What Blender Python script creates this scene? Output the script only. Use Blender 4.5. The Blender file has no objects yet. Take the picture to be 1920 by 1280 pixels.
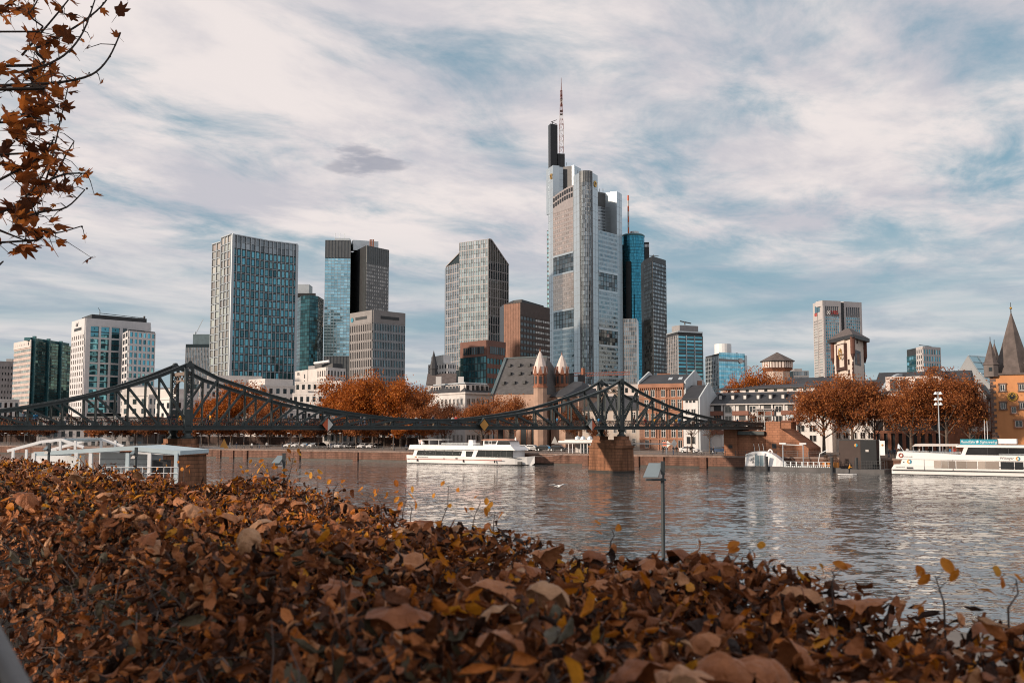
import bpy, bmesh, math, random
import numpy as np
from mathutils import Vector, Matrix
R = math.radians
random.seed(7); rng = np.random.default_rng(11)
scene = bpy.context.scene
COL = scene.collection

# ------------------------------------------------------------ camera, sky, sun
CAMZ = 7.7; F = 1920.0
PITCH = math.atan(163 / F)
cam = bpy.data.cameras.new('camera'); cam_o = bpy.data.objects.new('camera', cam); COL.objects.link(cam_o)
cam.lens = 36; cam.sensor_width = 36; cam.clip_start = 0.05; cam.clip_end = 20000
cam_o.location = (0, 0, CAMZ); cam_o.rotation_euler = (R(90) + PITCH, 0, 0)
cam.dof.use_dof = True; cam.dof.focus_distance = 22.0; cam.dof.aperture_fstop = 6.3
scene.camera = cam_o
SUN_AZ = (-0.92, -0.39); SUN_EL = 17.0

world = bpy.data.worlds.new('World'); scene.world = world; world.use_nodes = True
wt = world.node_tree; wn = wt.nodes; wl = wt.links; wn.clear()
def W(t, **k):
    n = wn.new(t)
    for a, b in k.items(): setattr(n, a, b)
    return n
def wmath(op, a, b=None, c=None, clamp=False):
    n = wn.new('ShaderNodeMath'); n.operation = op; n.use_clamp = clamp
    for i, v in enumerate((a, b, c)):
        if v is None: continue
        if isinstance(v, (int, float)): n.inputs[i].default_value = v
        else: wl.new(v, n.inputs[i])
    return n.outputs[0]
def wmix(fac, a, b, typ='MIX'):
    n = wn.new('ShaderNodeMix'); n.data_type = 'RGBA'; n.blend_type = typ
    for i, v in ((0, fac), (6, a), (7, b)):
        if isinstance(v, (int, float)): n.inputs[i].default_value = v
        elif isinstance(v, tuple): n.inputs[i].default_value = (*v, 1)
        else: wl.new(v, n.inputs[i])
    return n.outputs[2]
def wramp(x, stops):
    n = wn.new('ShaderNodeMapRange'); n.interpolation_type = 'SMOOTHSTEP'
    n.inputs[1].default_value, n.inputs[2].default_value = stops
    wl.new(x, n.inputs[0]); return n.outputs[0]
tc = W('ShaderNodeTexCoord'); sep = W('ShaderNodeSeparateXYZ'); wl.new(tc.outputs['Generated'], sep.inputs[0])
dx, dy, dz = sep.outputs
sky = W('ShaderNodeTexSky', sky_type='NISHITA', sun_disc=False)
sky.sun_elevation = R(SUN_EL); sky.sun_rotation = math.atan2(SUN_AZ[0], SUN_AZ[1]) % (2 * math.pi)
sky.air_density = 1.0; sky.dust_density = 1.6; sky.ozone_density = 2.0
zc = wmath('ADD', wmath('MAXIMUM', dz, 0.0), 0.075)
ux = wmath('DIVIDE', dx, zc); uy = wmath('DIVIDE', dy, zc)
def cloud_noise(ang, sx, sy, scale, detail, rough, off, dist=0.0):
    ca, sa = math.cos(R(ang)), math.sin(R(ang))
    p = wmath('MULTIPLY', wmath('ADD', wmath('MULTIPLY', ux, ca), wmath('MULTIPLY', uy, sa)), sx)
    q = wmath('MULTIPLY', wmath('SUBTRACT', wmath('MULTIPLY', uy, ca), wmath('MULTIPLY', ux, sa)), sy)
    cb = W('ShaderNodeCombineXYZ'); wl.new(p, cb.inputs[0]); wl.new(q, cb.inputs[1]); cb.inputs[2].default_value = off
    n = W('ShaderNodeTexNoise'); n.inputs['Scale'].default_value = scale; n.inputs['Detail'].default_value = detail
    n.inputs['Roughness'].default_value = rough; n.inputs['Distortion'].default_value = dist
    wl.new(cb.outputs[0], n.inputs['Vector']); return n.outputs[0]
big = cloud_noise(60, 0.55, 1.0, 0.60, 3, 0.5, 3.2, 0.15)
fine = cloud_noise(62, 0.8, 1.2, 2.3, 10, 0.62, 7.7, 0.35)
wisp = cloud_noise(6, 0.35, 1.0, 2.6, 6, 0.6, 1.3, 0.6)
dens = wmath('ADD', wmath('MULTIPLY', big, 0.56), wmath('ADD', wmath('MULTIPLY', fine, 0.46), wmath('MULTIPLY', wisp, 0.10)))
mask = wmath('ADD', wmath('MULTIPLY', wramp(dens, (0.435, 0.605)), 0.90), 0.10)
# thin stratus bands low over the horizon
bc = W('ShaderNodeCombineXYZ'); wl.new(wmath('MULTIPLY', dx, 1.6), bc.inputs[0]); wl.new(wmath('MULTIPLY', dz, 15.0), bc.inputs[1]); wl.new(wmath('MULTIPLY', dy, 1.6), bc.inputs[2])
bn = W('ShaderNodeTexNoise'); bn.inputs['Scale'].default_value = 1.7; bn.inputs['Detail'].default_value = 6; bn.inputs['Roughness'].default_value = 0.5; bn.inputs['Distortion'].default_value = 0.35
wl.new(bc.outputs[0], bn.inputs['Vector'])
bands = wmath('ADD', wmath('MULTIPLY', wramp(bn.outputs[0], (0.36, 0.66)), 0.55), 0.22)
low = wramp(dz, (0.10, 0.20))
cover = wmath('ADD', wmath('MULTIPLY', mask, low), wmath('MULTIPLY', bands, wmath('SUBTRACT', 1.0, low)), clamp=True)
# one small dark lens-shaped cloud above the left towers
def blob(px, py, wx, wz):
    r = (px - 960) / F; u = -(py - 640) / F
    v = Vector((r, math.cos(PITCH) - math.sin(PITCH) * u, math.sin(PITCH) + math.cos(PITCH) * u)).normalized()
    a = wmath('DIVIDE', wmath('SUBTRACT', dx, v.x), wx); b = wmath('DIVIDE', wmath('SUBTRACT', dz, v.z), wz)
    rag = wmath('MULTIPLY', wmath('SUBTRACT', fine2, 0.5), 5.5)
    d = wmath('ADD', wmath('ADD', wmath('MULTIPLY', a, a), wmath('MULTIPLY', b, b)), rag)
    return wmath('MULTIPLY', wramp(wmath('SUBTRACT', 1.0, d), (-0.3, 0.9)), wmath('GREATER_THAN', dy, 0.0))
fc = W('ShaderNodeCombineXYZ'); wl.new(wmath('MULTIPLY', dx, 14.0), fc.inputs[0]); wl.new(wmath('MULTIPLY', dz, 55.0), fc.inputs[1])
fn = W('ShaderNodeTexNoise'); fn.inputs['Scale'].default_value = 1.6; fn.inputs['Detail'].default_value = 5; wl.new(fc.outputs[0], fn.inputs['Vector'])
fine2 = fn.outputs[0]
lens = blob(688, 302, 0.036, 0.013)
skyc = wmix(1.0, sky.outputs[0], (0.72, 0.98, 0.92), 'MULTIPLY')
skyc = wmix(0.7, skyc, (1.9, 3.8, 5.0))
shade = wramp(cloud_noise(50, 0.8, 1.1, 1.6, 7, 0.6, 12.0, 0.3), (0.34, 0.62))
cloudc = wmix(shade, (5.7, 5.6, 6.1), (8.6, 7.85, 7.65))
final = wmix(cover, skyc, cloudc)
final = wmix(wmath('MULTIPLY', wmath('MULTIPLY', lens, 0.75), wmath('ADD', 0.45, wmath('MULTIPLY', fine2, 0.9)), clamp=True), final, (2.7, 2.95, 3.7))
bg = W('ShaderNodeBackground'); bg.inputs[1].default_value = 0.1; wl.new(final, bg.inputs[0])
wo = W('ShaderNodeOutputWorld'); wl.new(bg.outputs[0], wo.inputs[0])
world.cycles.sampling_method = 'MANUAL'; world.cycles.sample_map_resolution = 512

sun = bpy.data.lights.new('sun', 'SUN'); sun.energy = 4.7; sun.angle = R(2.0); sun.color = (1.0, 0.82, 0.66)
sun_o = bpy.data.objects.new('sun', sun); COL.objects.link(sun_o)
ts = Vector((SUN_AZ[0] * math.cos(R(SUN_EL)), SUN_AZ[1] * math.cos(R(SUN_EL)), math.sin(R(SUN_EL))))
sun_o.rotation_euler = ts.to_track_quat('Z', 'Y').to_euler()
sun_o.location = (-60, -40, 60)
scene.view_settings.view_transform = 'Standard'; scene.view_settings.look = 'None'
scene.view_settings.gamma = 1; scene.view_settings.exposure = 0.0; scene.view_settings.use_curve_mapping = False
scene.render.engine = 'CYCLES'
scene.cycles.filter_width = 1.05
scene.cycles.max_bounces = 5; scene.cycles.diffuse_bounces = 2; scene.cycles.glossy_bounces = 3
scene.cycles.transmission_bounces = 3; scene.cycles.transparent_max_bounces = 6
scene.cycles.caustics_reflective = False; scene.cycles.caustics_refractive = False

# ------------------------------------------------------------ geometry of the place
def ray(px, py):
    r = (px - 960) / F; u = -(py - 640) / F
    return r, math.cos(PITCH) - math.sin(PITCH) * u, math.sin(PITCH) + math.cos(PITCH) * u
def at(px, py, Y):
    a = ray(px, py); s = Y / a[1]
    return Vector((a[0] * s, Y, CAMZ + a[2] * s))
def zt(py, Y, px=960): return at(px, py, Y).z
def xy(px, Y, py=803): return at(px, py, Y).xy
BU = Vector((0.857, -0.515)); BN = Vector((0.515, 0.857)); BD = 191.97   # far bank: along, inland
def onbank(px, t):
    a = ray(px, 803); k = a[0] / a[1]
    Y = (BD + t) / (BN.x * k + BN.y)
    return Vector((k * Y, Y))
LAND = 2.4

# ------------------------------------------------------------ materials
MATS = {}
def newmat(name):
    m = bpy.data.materials.new(name); m.use_nodes = True
    nt = m.node_tree; b = nt.nodes['Principled BSDF']
    return m, nt, b
def noise_fac(nt, scale, detail=4, vec=None, rough=0.55):
    n = nt.nodes.new('ShaderNodeTexNoise'); n.inputs['Scale'].default_value = scale; n.inputs['Detail'].default_value = detail
    n.inputs['Roughness'].default_value = rough
    if vec is None:
        g = nt.nodes.new('ShaderNodeNewGeometry'); vec = g.outputs['Position']
    nt.links.new(vec, n.inputs['Vector']); return n.outputs[0]
def nmix(nt, fac, a, b, typ='MIX'):
    n = nt.nodes.new('ShaderNodeMix'); n.data_type = 'RGBA'; n.blend_type = typ
    for i, v in ((0, fac), (6, a), (7, b)):
        if isinstance(v, (int, float)): n.inputs[i].default_value = v
        elif isinstance(v, tuple): n.inputs[i].default_value = (*v, 1)
        else: nt.links.new(v, n.inputs[i])
    return n.outputs[2]
def nmap(nt, x, a, b, c=0.0, d=1.0):
    n = nt.nodes.new('ShaderNodeMapRange'); nt.links.new(x, n.inputs[0])
    for i, v in enumerate((a, b, c, d)): n.inputs[i + 1].default_value = v
    return n.outputs[0]
def nmath(nt, op, a, b):
    n = nt.nodes.new('ShaderNodeMath'); n.operation = op
    for i, v in enumerate((a, b)):
        if isinstance(v, (int, float)): n.inputs[i].default_value = v
        else: nt.links.new(v, n.inputs[i])
    return n.outputs[0]
def rnd(nt):
    g = nt.nodes.new('ShaderNodeNewGeometry'); o = nt.nodes.new('ShaderNodeObjectInfo')
    return nmath(nt, 'FRACT', nmath(nt, 'ADD', g.outputs['Random Per Island'], nmath(nt, 'MULTIPLY', o.outputs['Random'], 7.31)), 0.0)
def mat(name, col, rough=0.75, metal=0.0, var=0.18, scale=0.35, bump=0.0, bscale=6.0, spec=0.4, dirt=0.0, streak=0.0):
    if name in MATS: return MATS[name]
    m, nt, b = newmat(name)
    lo = tuple(c * (1 - var) for c in col); hi = tuple(min(1, c * (1 + var)) for c in col)
    c = nmix(nt, nmap(nt, noise_fac(nt, scale, 6), 0.3, 0.7), lo, hi)
    if streak:
        g = nt.nodes.new('ShaderNodeNewGeometry'); mp = nt.nodes.new('ShaderNodeMapping'); mp.inputs['Scale'].default_value = (1.3, 1.3, 0.07)
        nt.links.new(g.outputs['Position'], mp.inputs[0])
        s = nmap(nt, noise_fac(nt, 0.9, 5, mp.outputs[0]), 0.42, 0.72)
        c = nmix(nt, nmath(nt, 'MULTIPLY', s, streak), c, tuple(x * 0.42 for x in col))
    nt.links.new(c, b.inputs['Base Color'])
    b.inputs['Roughness'].default_value = rough; b.inputs['Metallic'].default_value = metal
    b.inputs['Specular IOR Level'].default_value = spec
    if bump:
        bp = nt.nodes.new('ShaderNodeBump'); bp.inputs['Strength'].default_value = bump; bp.inputs['Distance'].default_value = 0.05
        nt.links.new(noise_fac(nt, bscale, 5), bp.inputs['Height']); nt.links.new(bp.outputs[0], b.inputs['Normal'])
    MATS[name] = m; return m
def glassmat(name, col, metal=0.75, rough=0.08, var=0.45, tilt=0.03, wave=0.012):
    if name in MATS: return MATS[name]
    m, nt, b = newmat(name)
    r = rnd(nt)
    c = nmix(nt, r, tuple(x * (1 - var) for x in col), tuple(min(1, x * (1 + var)) for x in col))
    nt.links.new(c, b.inputs['Base Color']); b.inputs['Metallic'].default_value = metal; b.inputs['Roughness'].default_value = rough
    g = nt.nodes.new('ShaderNodeNewGeometry')
    wn_ = nt.nodes.new('ShaderNodeTexWhiteNoise'); wn_.noise_dimensions = '1D'; nt.links.new(nmath(nt, 'MULTIPLY', r, 913.0), wn_.inputs['W'])
    v1 = nt.nodes.new('ShaderNodeVectorMath'); v1.operation = 'SUBTRACT'; nt.links.new(wn_.outputs['Color'], v1.inputs[0]); v1.inputs[1].default_value = (.5, .5, .5)
    v2 = nt.nodes.new('ShaderNodeVectorMath'); v2.operation = 'SCALE'; nt.links.new(v1.outputs[0], v2.inputs[0]); v2.inputs['Scale'].default_value = tilt
    nz = nt.nodes.new('ShaderNodeTexNoise'); nz.inputs['Scale'].default_value = 0.22; nz.inputs['Detail'].default_value = 2; nt.links.new(g.outputs['Position'], nz.inputs['Vector'])
    v5 = nt.nodes.new('ShaderNodeVectorMath'); v5.operation = 'SUBTRACT'; nt.links.new(nz.outputs['Color'], v5.inputs[0]); v5.inputs[1].default_value = (.5, .5, .5)
    v6 = nt.nodes.new('ShaderNodeVectorMath'); v6.operation = 'SCALE'; nt.links.new(v5.outputs[0], v6.inputs[0]); v6.inputs['Scale'].default_value = wave * 5
    v3 = nt.nodes.new('ShaderNodeVectorMath'); v3.operation = 'ADD'; nt.links.new(v2.outputs[0], v3.inputs[0]); nt.links.new(g.outputs['Normal'], v3.inputs[1])
    v7 = nt.nodes.new('ShaderNodeVectorMath'); v7.operation = 'ADD'; nt.links.new(v3.outputs[0], v7.inputs[0]); nt.links.new(v6.outputs[0], v7.inputs[1])
    v4 = nt.nodes.new('ShaderNodeVectorMath'); v4.operation = 'NORMALIZE'; nt.links.new(v7.outputs[0], v4.inputs[0])
    nt.links.new(v4.outputs[0], b.inputs['Normal'])
    MATS[name] = m; return m
def stonemat(name, c1, c2, mortar, bw, bh, streak=0.5, rough=0.85):
    """coursed blocks drawn small: colour and joint relief for stone too fine to build; u runs along the wall, v is height"""
    if name in MATS: return MATS[name]
    m, nt, b = newmat(name)
    g = nt.nodes.new('ShaderNodeNewGeometry'); s = nt.nodes.new('ShaderNodeSeparateXYZ'); nt.links.new(g.outputs['Position'], s.inputs[0])
    u = nmath(nt, 'SUBTRACT', nmath(nt, 'MULTIPLY', s.outputs[0], 0.857), nmath(nt, 'MULTIPLY', s.outputs[1], 0.515))
    u = nmath(nt, 'ADD', u, nmath(nt, 'MULTIPLY', nmath(nt, 'ADD', nmath(nt, 'MULTIPLY', s.outputs[0], 0.515), nmath(nt, 'MULTIPLY', s.outputs[1], 0.857)), 0.83))
    cb = nt.nodes.new('ShaderNodeCombineXYZ'); nt.links.new(u, cb.inputs[0]); nt.links.new(s.outputs[2], cb.inputs[1])
    br = nt.nodes.new('ShaderNodeTexBrick'); br.inputs['Scale'].default_value = 1; br.inputs['Brick Width'].default_value = bw; br.inputs['Row Height'].default_value = bh
    br.inputs['Mortar Size'].default_value = 0.025; br.inputs['Color1'].default_value = (*c1, 1); br.inputs['Color2'].default_value = (*c2, 1); br.inputs['Mortar'].default_value = (*mortar, 1)
    nt.links.new(cb.outputs[0], br.inputs['Vector'])
    c = nmix(nt, nmap(nt, noise_fac(nt, 0.5, 7), 0.3, 0.75, 0.0, 0.55), br.outputs[0], tuple(x * 0.45 for x in c1))
    mp = nt.nodes.new('ShaderNodeMapping'); mp.inputs['Scale'].default_value = (1, 1, 0.12); nt.links.new(g.outputs['Position'], mp.inputs[0])
    c = nmix(nt, nmath(nt, 'MULTIPLY', nmap(nt, noise_fac(nt, 0.8, 5, mp.outputs[0]), 0.45, 0.7), streak), c, tuple(x * 0.25 for x in c1))
    nt.links.new(c, b.inputs['Base Color']); b.inputs['Roughness'].default_value = rough; b.inputs['Specular IOR Level'].default_value = 0.25
    bp = nt.nodes.new('ShaderNodeBump'); bp.inputs['Strength'].default_value = 0.6; bp.inputs['Distance'].default_value = 0.06
    nt.links.new(br.outputs['Fac'], bp.inputs['Height']); bp.invert = True; nt.links.new(bp.outputs[0], b.inputs['Normal'])
    MATS[name] = m; return m

# ------------------------------------------------------------ mesh builder and scene helpers
ORG = {}
class MB:
    def __init__(s): s.v = []; s.f = []; s.m = []; s.mi = 0
    def add(s, vs, fs):
        n = len(s.v); s.v += [tuple(v) for v in vs]; s.f += [tuple(i + n for i in q) for q in fs]; s.m += [s.mi] * len(fs); return s
    def hexa(s, p): return s.add(p, [(0, 3, 2, 1), (4, 5, 6, 7), (0, 1, 5, 4), (1, 2, 6, 5), (2, 3, 7, 6), (3, 0, 4, 7)])
    def box(s, x0, x1, y0, y1, z0, z1):
        return s.hexa([(x0, y0, z0), (x1, y0, z0), (x1, y1, z0), (x0, y1, z0), (x0, y0, z1), (x1, y0, z1), (x1, y1, z1), (x0, y1, z1)])
    def wall(s, A, B, z0, z1, o0, o1):
        """box along the wall line A to B (A left, B right as seen from outside), from o0 to o1 outward"""
        A = Vector(A[:2]); B = Vector(B[:2]); d = (B - A).normalized(); n = Vector((d.y, -d.x))
        a, b, c, e = A + n * o1, B + n * o1, B + n * o0, A + n * o0
        return s.hexa([(*a, z0), (*b, z0), (*c, z0), (*e, z0), (*a, z1), (*b, z1), (*c, z1), (*e, z1)])
    def prism(s, poly, z0, z1, top=None):
        """poly counter-clockwise seen from above; z1 may be a list of heights"""
        n = len(poly); zz = z1 if hasattr(z1, '__len__') else [z1] * n; tp = top or poly
        vs = [(p[0], p[1], z0) for p in poly] + [(p[0], p[1], zz[i]) for i, p in enumerate(tp)]
        fs = [tuple(range(n - 1, -1, -1)), tuple(range(n, 2 * n))] + [(i, (i + 1) % n, n + (i + 1) % n, n + i) for i in range(n)]
        return s.add(vs, fs)
    def cone(s, poly, z0, apex):
        n = len(poly); vs = [(p[0], p[1], z0) for p in poly] + [tuple(apex)]
        return s.add(vs, [tuple(range(n - 1, -1, -1))] + [(i, (i + 1) % n, n) for i in range(n)])
    def tube(s, p, q, r0, r1=None, n=6, caps=True):
        r1 = r0 if r1 is None else r1; p = Vector(p); q = Vector(q); d = (q - p)
        if d.length < 1e-6: return s
        d.normalize(); a = d.orthogonal().normalized(); b = d.cross(a)
        vs = [p + (a * math.cos(t) + b * math.sin(t)) * r0 for t in [i * 2 * math.pi / n for i in range(n)]] + [q + (a * math.cos(t) + b * math.sin(t)) * r1 for t in [i * 2 * math.pi / n for i in range(n)]]
        fs = [(i, (i + 1) % n, n + (i + 1) % n, n + i) for i in range(n)]
        if caps: fs += [tuple(range(n - 1, -1, -1)), tuple(range(n, 2 * n))]
        return s.add(vs, fs)
    def path(s, pts, rs, n=6):
        for i in range(len(pts) - 1): s.tube(pts[i], pts[i + 1], rs[i], rs[i + 1], n)
        return s
    def bar(s, p, q, w, h, up=(0, 0, 1)):
        p = Vector(p); q = Vector(q); d = (q - p).normalized(); u = Vector(up); a = d.cross(u)
        a = (a.normalized() if a.length > 1e-4 else d.orthogonal().normalized()); b = a.cross(d).normalized()
        a *= w / 2; b *= h / 2
        return s.hexa([p - a - b, p + a - b, q + a - b, q - a - b, p - a + b, p + a + b, q + a + b, q - a + b])
    def lathe(s, prof, c=(0, 0, 0), n=16, a0=0.0, a1=2 * math.pi):
        full = abs(a1 - a0 - 2 * math.pi) < 1e-5; m = n if full else n + 1
        vs = [(c[0] + r * math.cos(a0 + (a1 - a0) * i / n), c[1] + r * math.sin(a0 + (a1 - a0) * i / n), c[2] + z) for r, z in prof for i in range(m)]
        fs = [(k * m + i, k * m + (i + 1) % m, (k + 1) * m + (i + 1) % m, (k + 1) * m + i) for k in range(len(prof) - 1) for i in range(n)]
        return s.add(vs, fs)
    def ball(s, c, rx, ry=None, rz=None, n=10, k=6):
        ry = ry or rx; rz = rz or rx
        prof = [(math.sin(math.pi * i / k), -math.cos(math.pi * i / k)) for i in range(k + 1)]
        vs = [(c[0] + rx * r * math.cos(2 * math.pi * i / n), c[1] + ry * r * math.sin(2 * math.pi * i / n), c[2] + rz * z) for r, z in prof for i in range(n)]
        return s.add(vs, [(j * n + i, j * n + (i + 1) % n, (j + 1) * n + (i + 1) % n, (j + 1) * n + i) for j in range(k) for i in range(n)])
    def mesh(s, name, mats, org=(0, 0, 0), smooth=False):
        me = bpy.data.meshes.new(name); o = Vector(org)
        me.from_pydata([(v[0] - o.x, v[1] - o.y, v[2] - o.z) for v in s.v], [], s.f)
        for m in (mats if isinstance(mats, (list, tuple)) else [mats]): me.materials.append(m)
        if any(s.m): me.polygons.foreach_set('material_index', s.m)
        if smooth: me.polygons.foreach_set('use_smooth', [True] * len(me.polygons))
        me.update(); return me
    def build(s, name, mats, parent=None, kind=None, smooth=False):
        org = ORG.get(parent.name, Vector()) if parent else Vector()
        o = bpy.data.objects.new(name, s.mesh(name, mats, org, smooth)); COL.objects.link(o)
        if parent: o.parent = parent; ORG[o.name] = org
        if kind: o['kind'] = kind
        return o
def tag(o, label, cat, group=None):
    o['label'] = label; o['category'] = cat
    if group: o['group'] = group
    return o
def thing(name, label, cat, loc=(0, 0, 0), group=None):
    o = bpy.data.objects.new(name, None); COL.objects.link(o); o.location = loc; o.empty_display_size = 0.3
    ORG[o.name] = Vector(loc); return tag(o, label, cat, group)
def struct(o): o['kind'] = 'structure'; return o
def place(name, me, parent, loc, rz=0.0):
    """a part from shared mesh data; loc in world coordinates"""
    o = bpy.data.objects.new(name, me); COL.objects.link(o)
    org = ORG.get(parent.name, Vector()) if parent else Vector()
    o.location = Vector(loc) - org; o.rotation_euler = (0, 0, rz)
    if parent: o.parent = parent
    return o
def copy_tree(o, parent=None):
    c = o.copy(); COL.objects.link(c); c.parent = parent
    for ch in list(o.children): copy_tree(ch, c)
    return c
def text(s, size, mat_, parent, loc, rot, name='lettering', extrude=0.03, align='CENTER', shear=0.0, spacing=1.0):
    cu = bpy.data.curves.new('txt', 'FONT'); cu.body = s; cu.size = size; cu.extrude = extrude; cu.align_x = align; cu.align_y = 'CENTER'; cu.shear = shear; cu.resolution_u = 3; cu.space_character = spacing
    t = bpy.data.objects.new('txt', cu); COL.objects.link(t)
    dg = bpy.context.evaluated_depsgraph_get(); me = bpy.data.meshes.new_from_object(t.evaluated_get(dg)); bpy.data.objects.remove(t); bpy.data.curves.remove(cu)
    me.name = name; me.materials.clear(); me.materials.append(mat_)
    o = bpy.data.objects.new(name, me); COL.objects.link(o); o.parent = parent
    o.location = Vector(loc) - (ORG.get(parent.name, Vector()) if parent else Vector()); o.rotation_euler = rot; return o
def wall_rot(A, B):
    d = Vector(B[:2]) - Vector(A[:2]); return math.atan2(d.y, d.x)
def facade(T, A, B, z0, z1, nu, nv, pw, ph, fin, band, wallm, glassm, proud=0.4, parts=False, name='window', bandproud=None, offu=0.5, offv=0.5, grid='wall_grid', gmats=None, skip=None):
    """panes on the wall A-B plus the fins and bands of wall that stand proud round them"""
    A = Vector(A[:2]); B = Vector(B[:2]); L = (B - A).length; d = (B - A) / L; n = Vector((d.y, -d.x))
    cw, ch = L / nu, (z1 - z0) / nv; w, h = cw * pw * 0.985, ch * ph * 0.985; rz = wall_rot(A, B)
    mb = MB()
    pane = MB().box(-w / 2, w / 2, -0.05, 0.05, -h / 2, h / 2)
    me = pane.mesh(name, glassm) if parts else None
    big_ = MB()
    for j in range(nv):
        for i in range(nu):
            if skip and skip(i, j): continue
            c = A + d * (cw * (i + offu)) + n * 0.07; z = z0 + ch * (j + offv)
            if parts: place(name, me, T, (c.x, c.y, z), rz)
            else:
                a, b_ = c - d * w / 2, c + d * w / 2; big_.wall(a, b_, z - h / 2, z + h / 2, -0.05, 0.05)
    if not parts and big_.v: big_.build(name, glassm, T, 'stuff')
    if fin > 0:
        f = cw * fin / 2
        for i in range(nu + 1):
            c = A + d * (cw * i); a = c - d * (f if i else 0); b_ = c + d * (f if i < nu else 0)
            mb.wall(a, b_, z0, z1, -0.02, proud)
    if band > 0:
        g = ch * band / 2; bp = bandproud if bandproud is not None else proud * 0.85
        for j in range(nv + 1): mb.wall(A, B, z0 + ch * j - (g if j else 0), z0 + ch * j + (g if j < nv else 0), -0.02, bp)
    if mb.v: mb.build(grid, wallm, T, 'stuff')
def poly_of(*pts): return [tuple(p) for p in pts]
def offset_back(A, B, depth):
    """the two back corners of a rectangle standing behind the wall line A-B"""
    A = Vector(A); B = Vector(B); d = (B - A).normalized(); n = Vector((-d.y, d.x))
    return B + n * depth, A + n * depth
# ------------------------------------------------------------ shared materials
M_white = mat('white_render', (0.66, 0.64, 0.62), 0.8, var=0.07, streak=0.18)
M_paleston = mat('pale_stone', (0.60, 0.56, 0.53), 0.8, var=0.08, streak=0.2)
M_grey = mat('grey_stone', (0.30, 0.29, 0.29), 0.8, var=0.12, streak=0.2)
M_dark = mat('dark_metal', (0.035, 0.037, 0.04), 0.5, var=0.2)
M_black = mat('black_cladding', (0.016, 0.017, 0.019), 0.35, var=0.3)
M_alu = mat('aluminium', (0.58, 0.62, 0.64), 0.38, 0.55, var=0.08)
M_slate = mat('slate', (0.040, 0.041, 0.046), 0.65, var=0.25, bump=0.4, bscale=3.0)
M_slatebr = mat('weathered_slate', (0.115, 0.092, 0.084), 0.8, var=0.28, scale=0.8, bump=0.5, bscale=3.0)
M_redsand = mat('red_sandstone', (0.30, 0.125, 0.075), 0.85, var=0.25, scale=0.6, streak=0.35)
M_steel = mat('green_steel', (0.046, 0.056, 0.056), 0.5, 0.2, var=0.22, scale=1.2, spec=0.5)
M_teal = mat('teal_metal', (0.035, 0.12, 0.14), 0.4, 0.3, var=0.15)
M_copper = mat('brown_cladding', (0.21, 0.105, 0.07), 0.55, 0.2, var=0.2, streak=0.25)
M_dbrown = mat('dark_brown_cladding', (0.075, 0.05, 0.042), 0.55, 0.1, var=0.2)
M_ground = mat('paving', (0.17, 0.125, 0.10), 0.9, var=0.3, scale=0.25, bump=0.3)
M_gold = mat('gold', (0.75, 0.42, 0.08), 0.3, 0.9, var=0.1)
M_whitep = mat('white_paint', (0.78, 0.78, 0.78), 0.35, var=0.05, streak=0.12)
M_red = mat('red_paint', (0.55, 0.045, 0.03), 0.5, var=0.1)
M_bark = mat('bark', (0.10, 0.075, 0.06), 0.9, var=0.5, scale=2.5, bump=0.5)
M_glazing = mat('window_dark', (0.02, 0.022, 0.024), 0.08, var=0.3, spec=0.9)
G_teal = glassmat('glass_teal', (0.15, 0.40, 0.48), 0.82, 0.07, 0.55, tilt=.06)
G_dark = glassmat('glass_dark', (0.05, 0.062, 0.07), 0.7, 0.06, 0.6)
G_dteal = glassmat('glass_dark_teal', (0.055, 0.135, 0.15), 0.8, 0.08, 0.5)
G_sky = glassmat('glass_sky', (0.45, 0.70, 0.78), 0.85, 0.05, 0.25, tilt=0.05)
G_blue = glassmat('glass_blue', (0.06, 0.30, 0.42), 0.8, 0.12, 0.28)
G_sunlit = glassmat('glass_sunlit', (0.90, 0.71, 0.58), 0.85, 0.12, 0.3, tilt=0.08)  # warm sky reflection of the left-hand faces put into the pane colour
G_grey = glassmat('glass_grey', (0.24, 0.27, 0.29), 0.6, 0.1, 0.5)
G_blind = glassmat('glass_blinds', (0.42, 0.40, 0.38), 0.2, 0.25, 0.5)
M_dglass = mat('core_glass', (0.03, 0.042, 0.046), 0.15, 0.3, var=0.2)
M_louvre = mat('louvre_grey', (0.14, 0.15, 0.155), 0.5, 0.3, var=0.12)

# ------------------------------------------------------------ river, banks
m, nt, b = newmat('river_water')
b.inputs['Base Color'].default_value = (0.11, 0.115, 0.115, 1); b.inputs['Roughness'].default_value = 0.03; b.inputs['IOR'].default_value = 1.33
b.inputs['Specular IOR Level'].default_value = 0.75
g = nt.nodes.new('ShaderNodeNewGeometry')
def vm(op, a, b_=None, sc=None):
    n = nt.nodes.new('ShaderNodeVectorMath'); n.operation = op
    for i, v in enumerate((a, b_)):
        if v is None: continue
        if isinstance(v, tuple): n.inputs[i].default_value = v
        else: nt.links.new(v, n.inputs[i])
    if sc is not None:
        if isinstance(sc, float): n.inputs['Scale'].default_value = sc
        else: nt.links.new(sc, n.inputs['Scale'])
    return n.outputs[0]
def ripple(sx, sy, sc, det, rot, amp, dist=0.5):
    """slope field of one wave size (the two noise channels are the two slopes)"""
    mp = nt.nodes.new('ShaderNodeMapping'); mp.inputs['Scale'].default_value = (sx, sy, 1); mp.inputs['Rotation'].default_value = (0, 0, R(rot)); nt.links.new(g.outputs['Position'], mp.inputs[0])
    n = nt.nodes.new('ShaderNodeTexNoise'); n.inputs['Scale'].default_value = sc; n.inputs['Detail'].default_value = det; n.inputs['Distortion'].default_value = dist; nt.links.new(mp.outputs[0], n.inputs['Vector'])
    return vm('SCALE', vm('SUBTRACT', n.outputs['Color'], (.5, .5, .5)), sc=amp), n.outputs[0]
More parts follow.
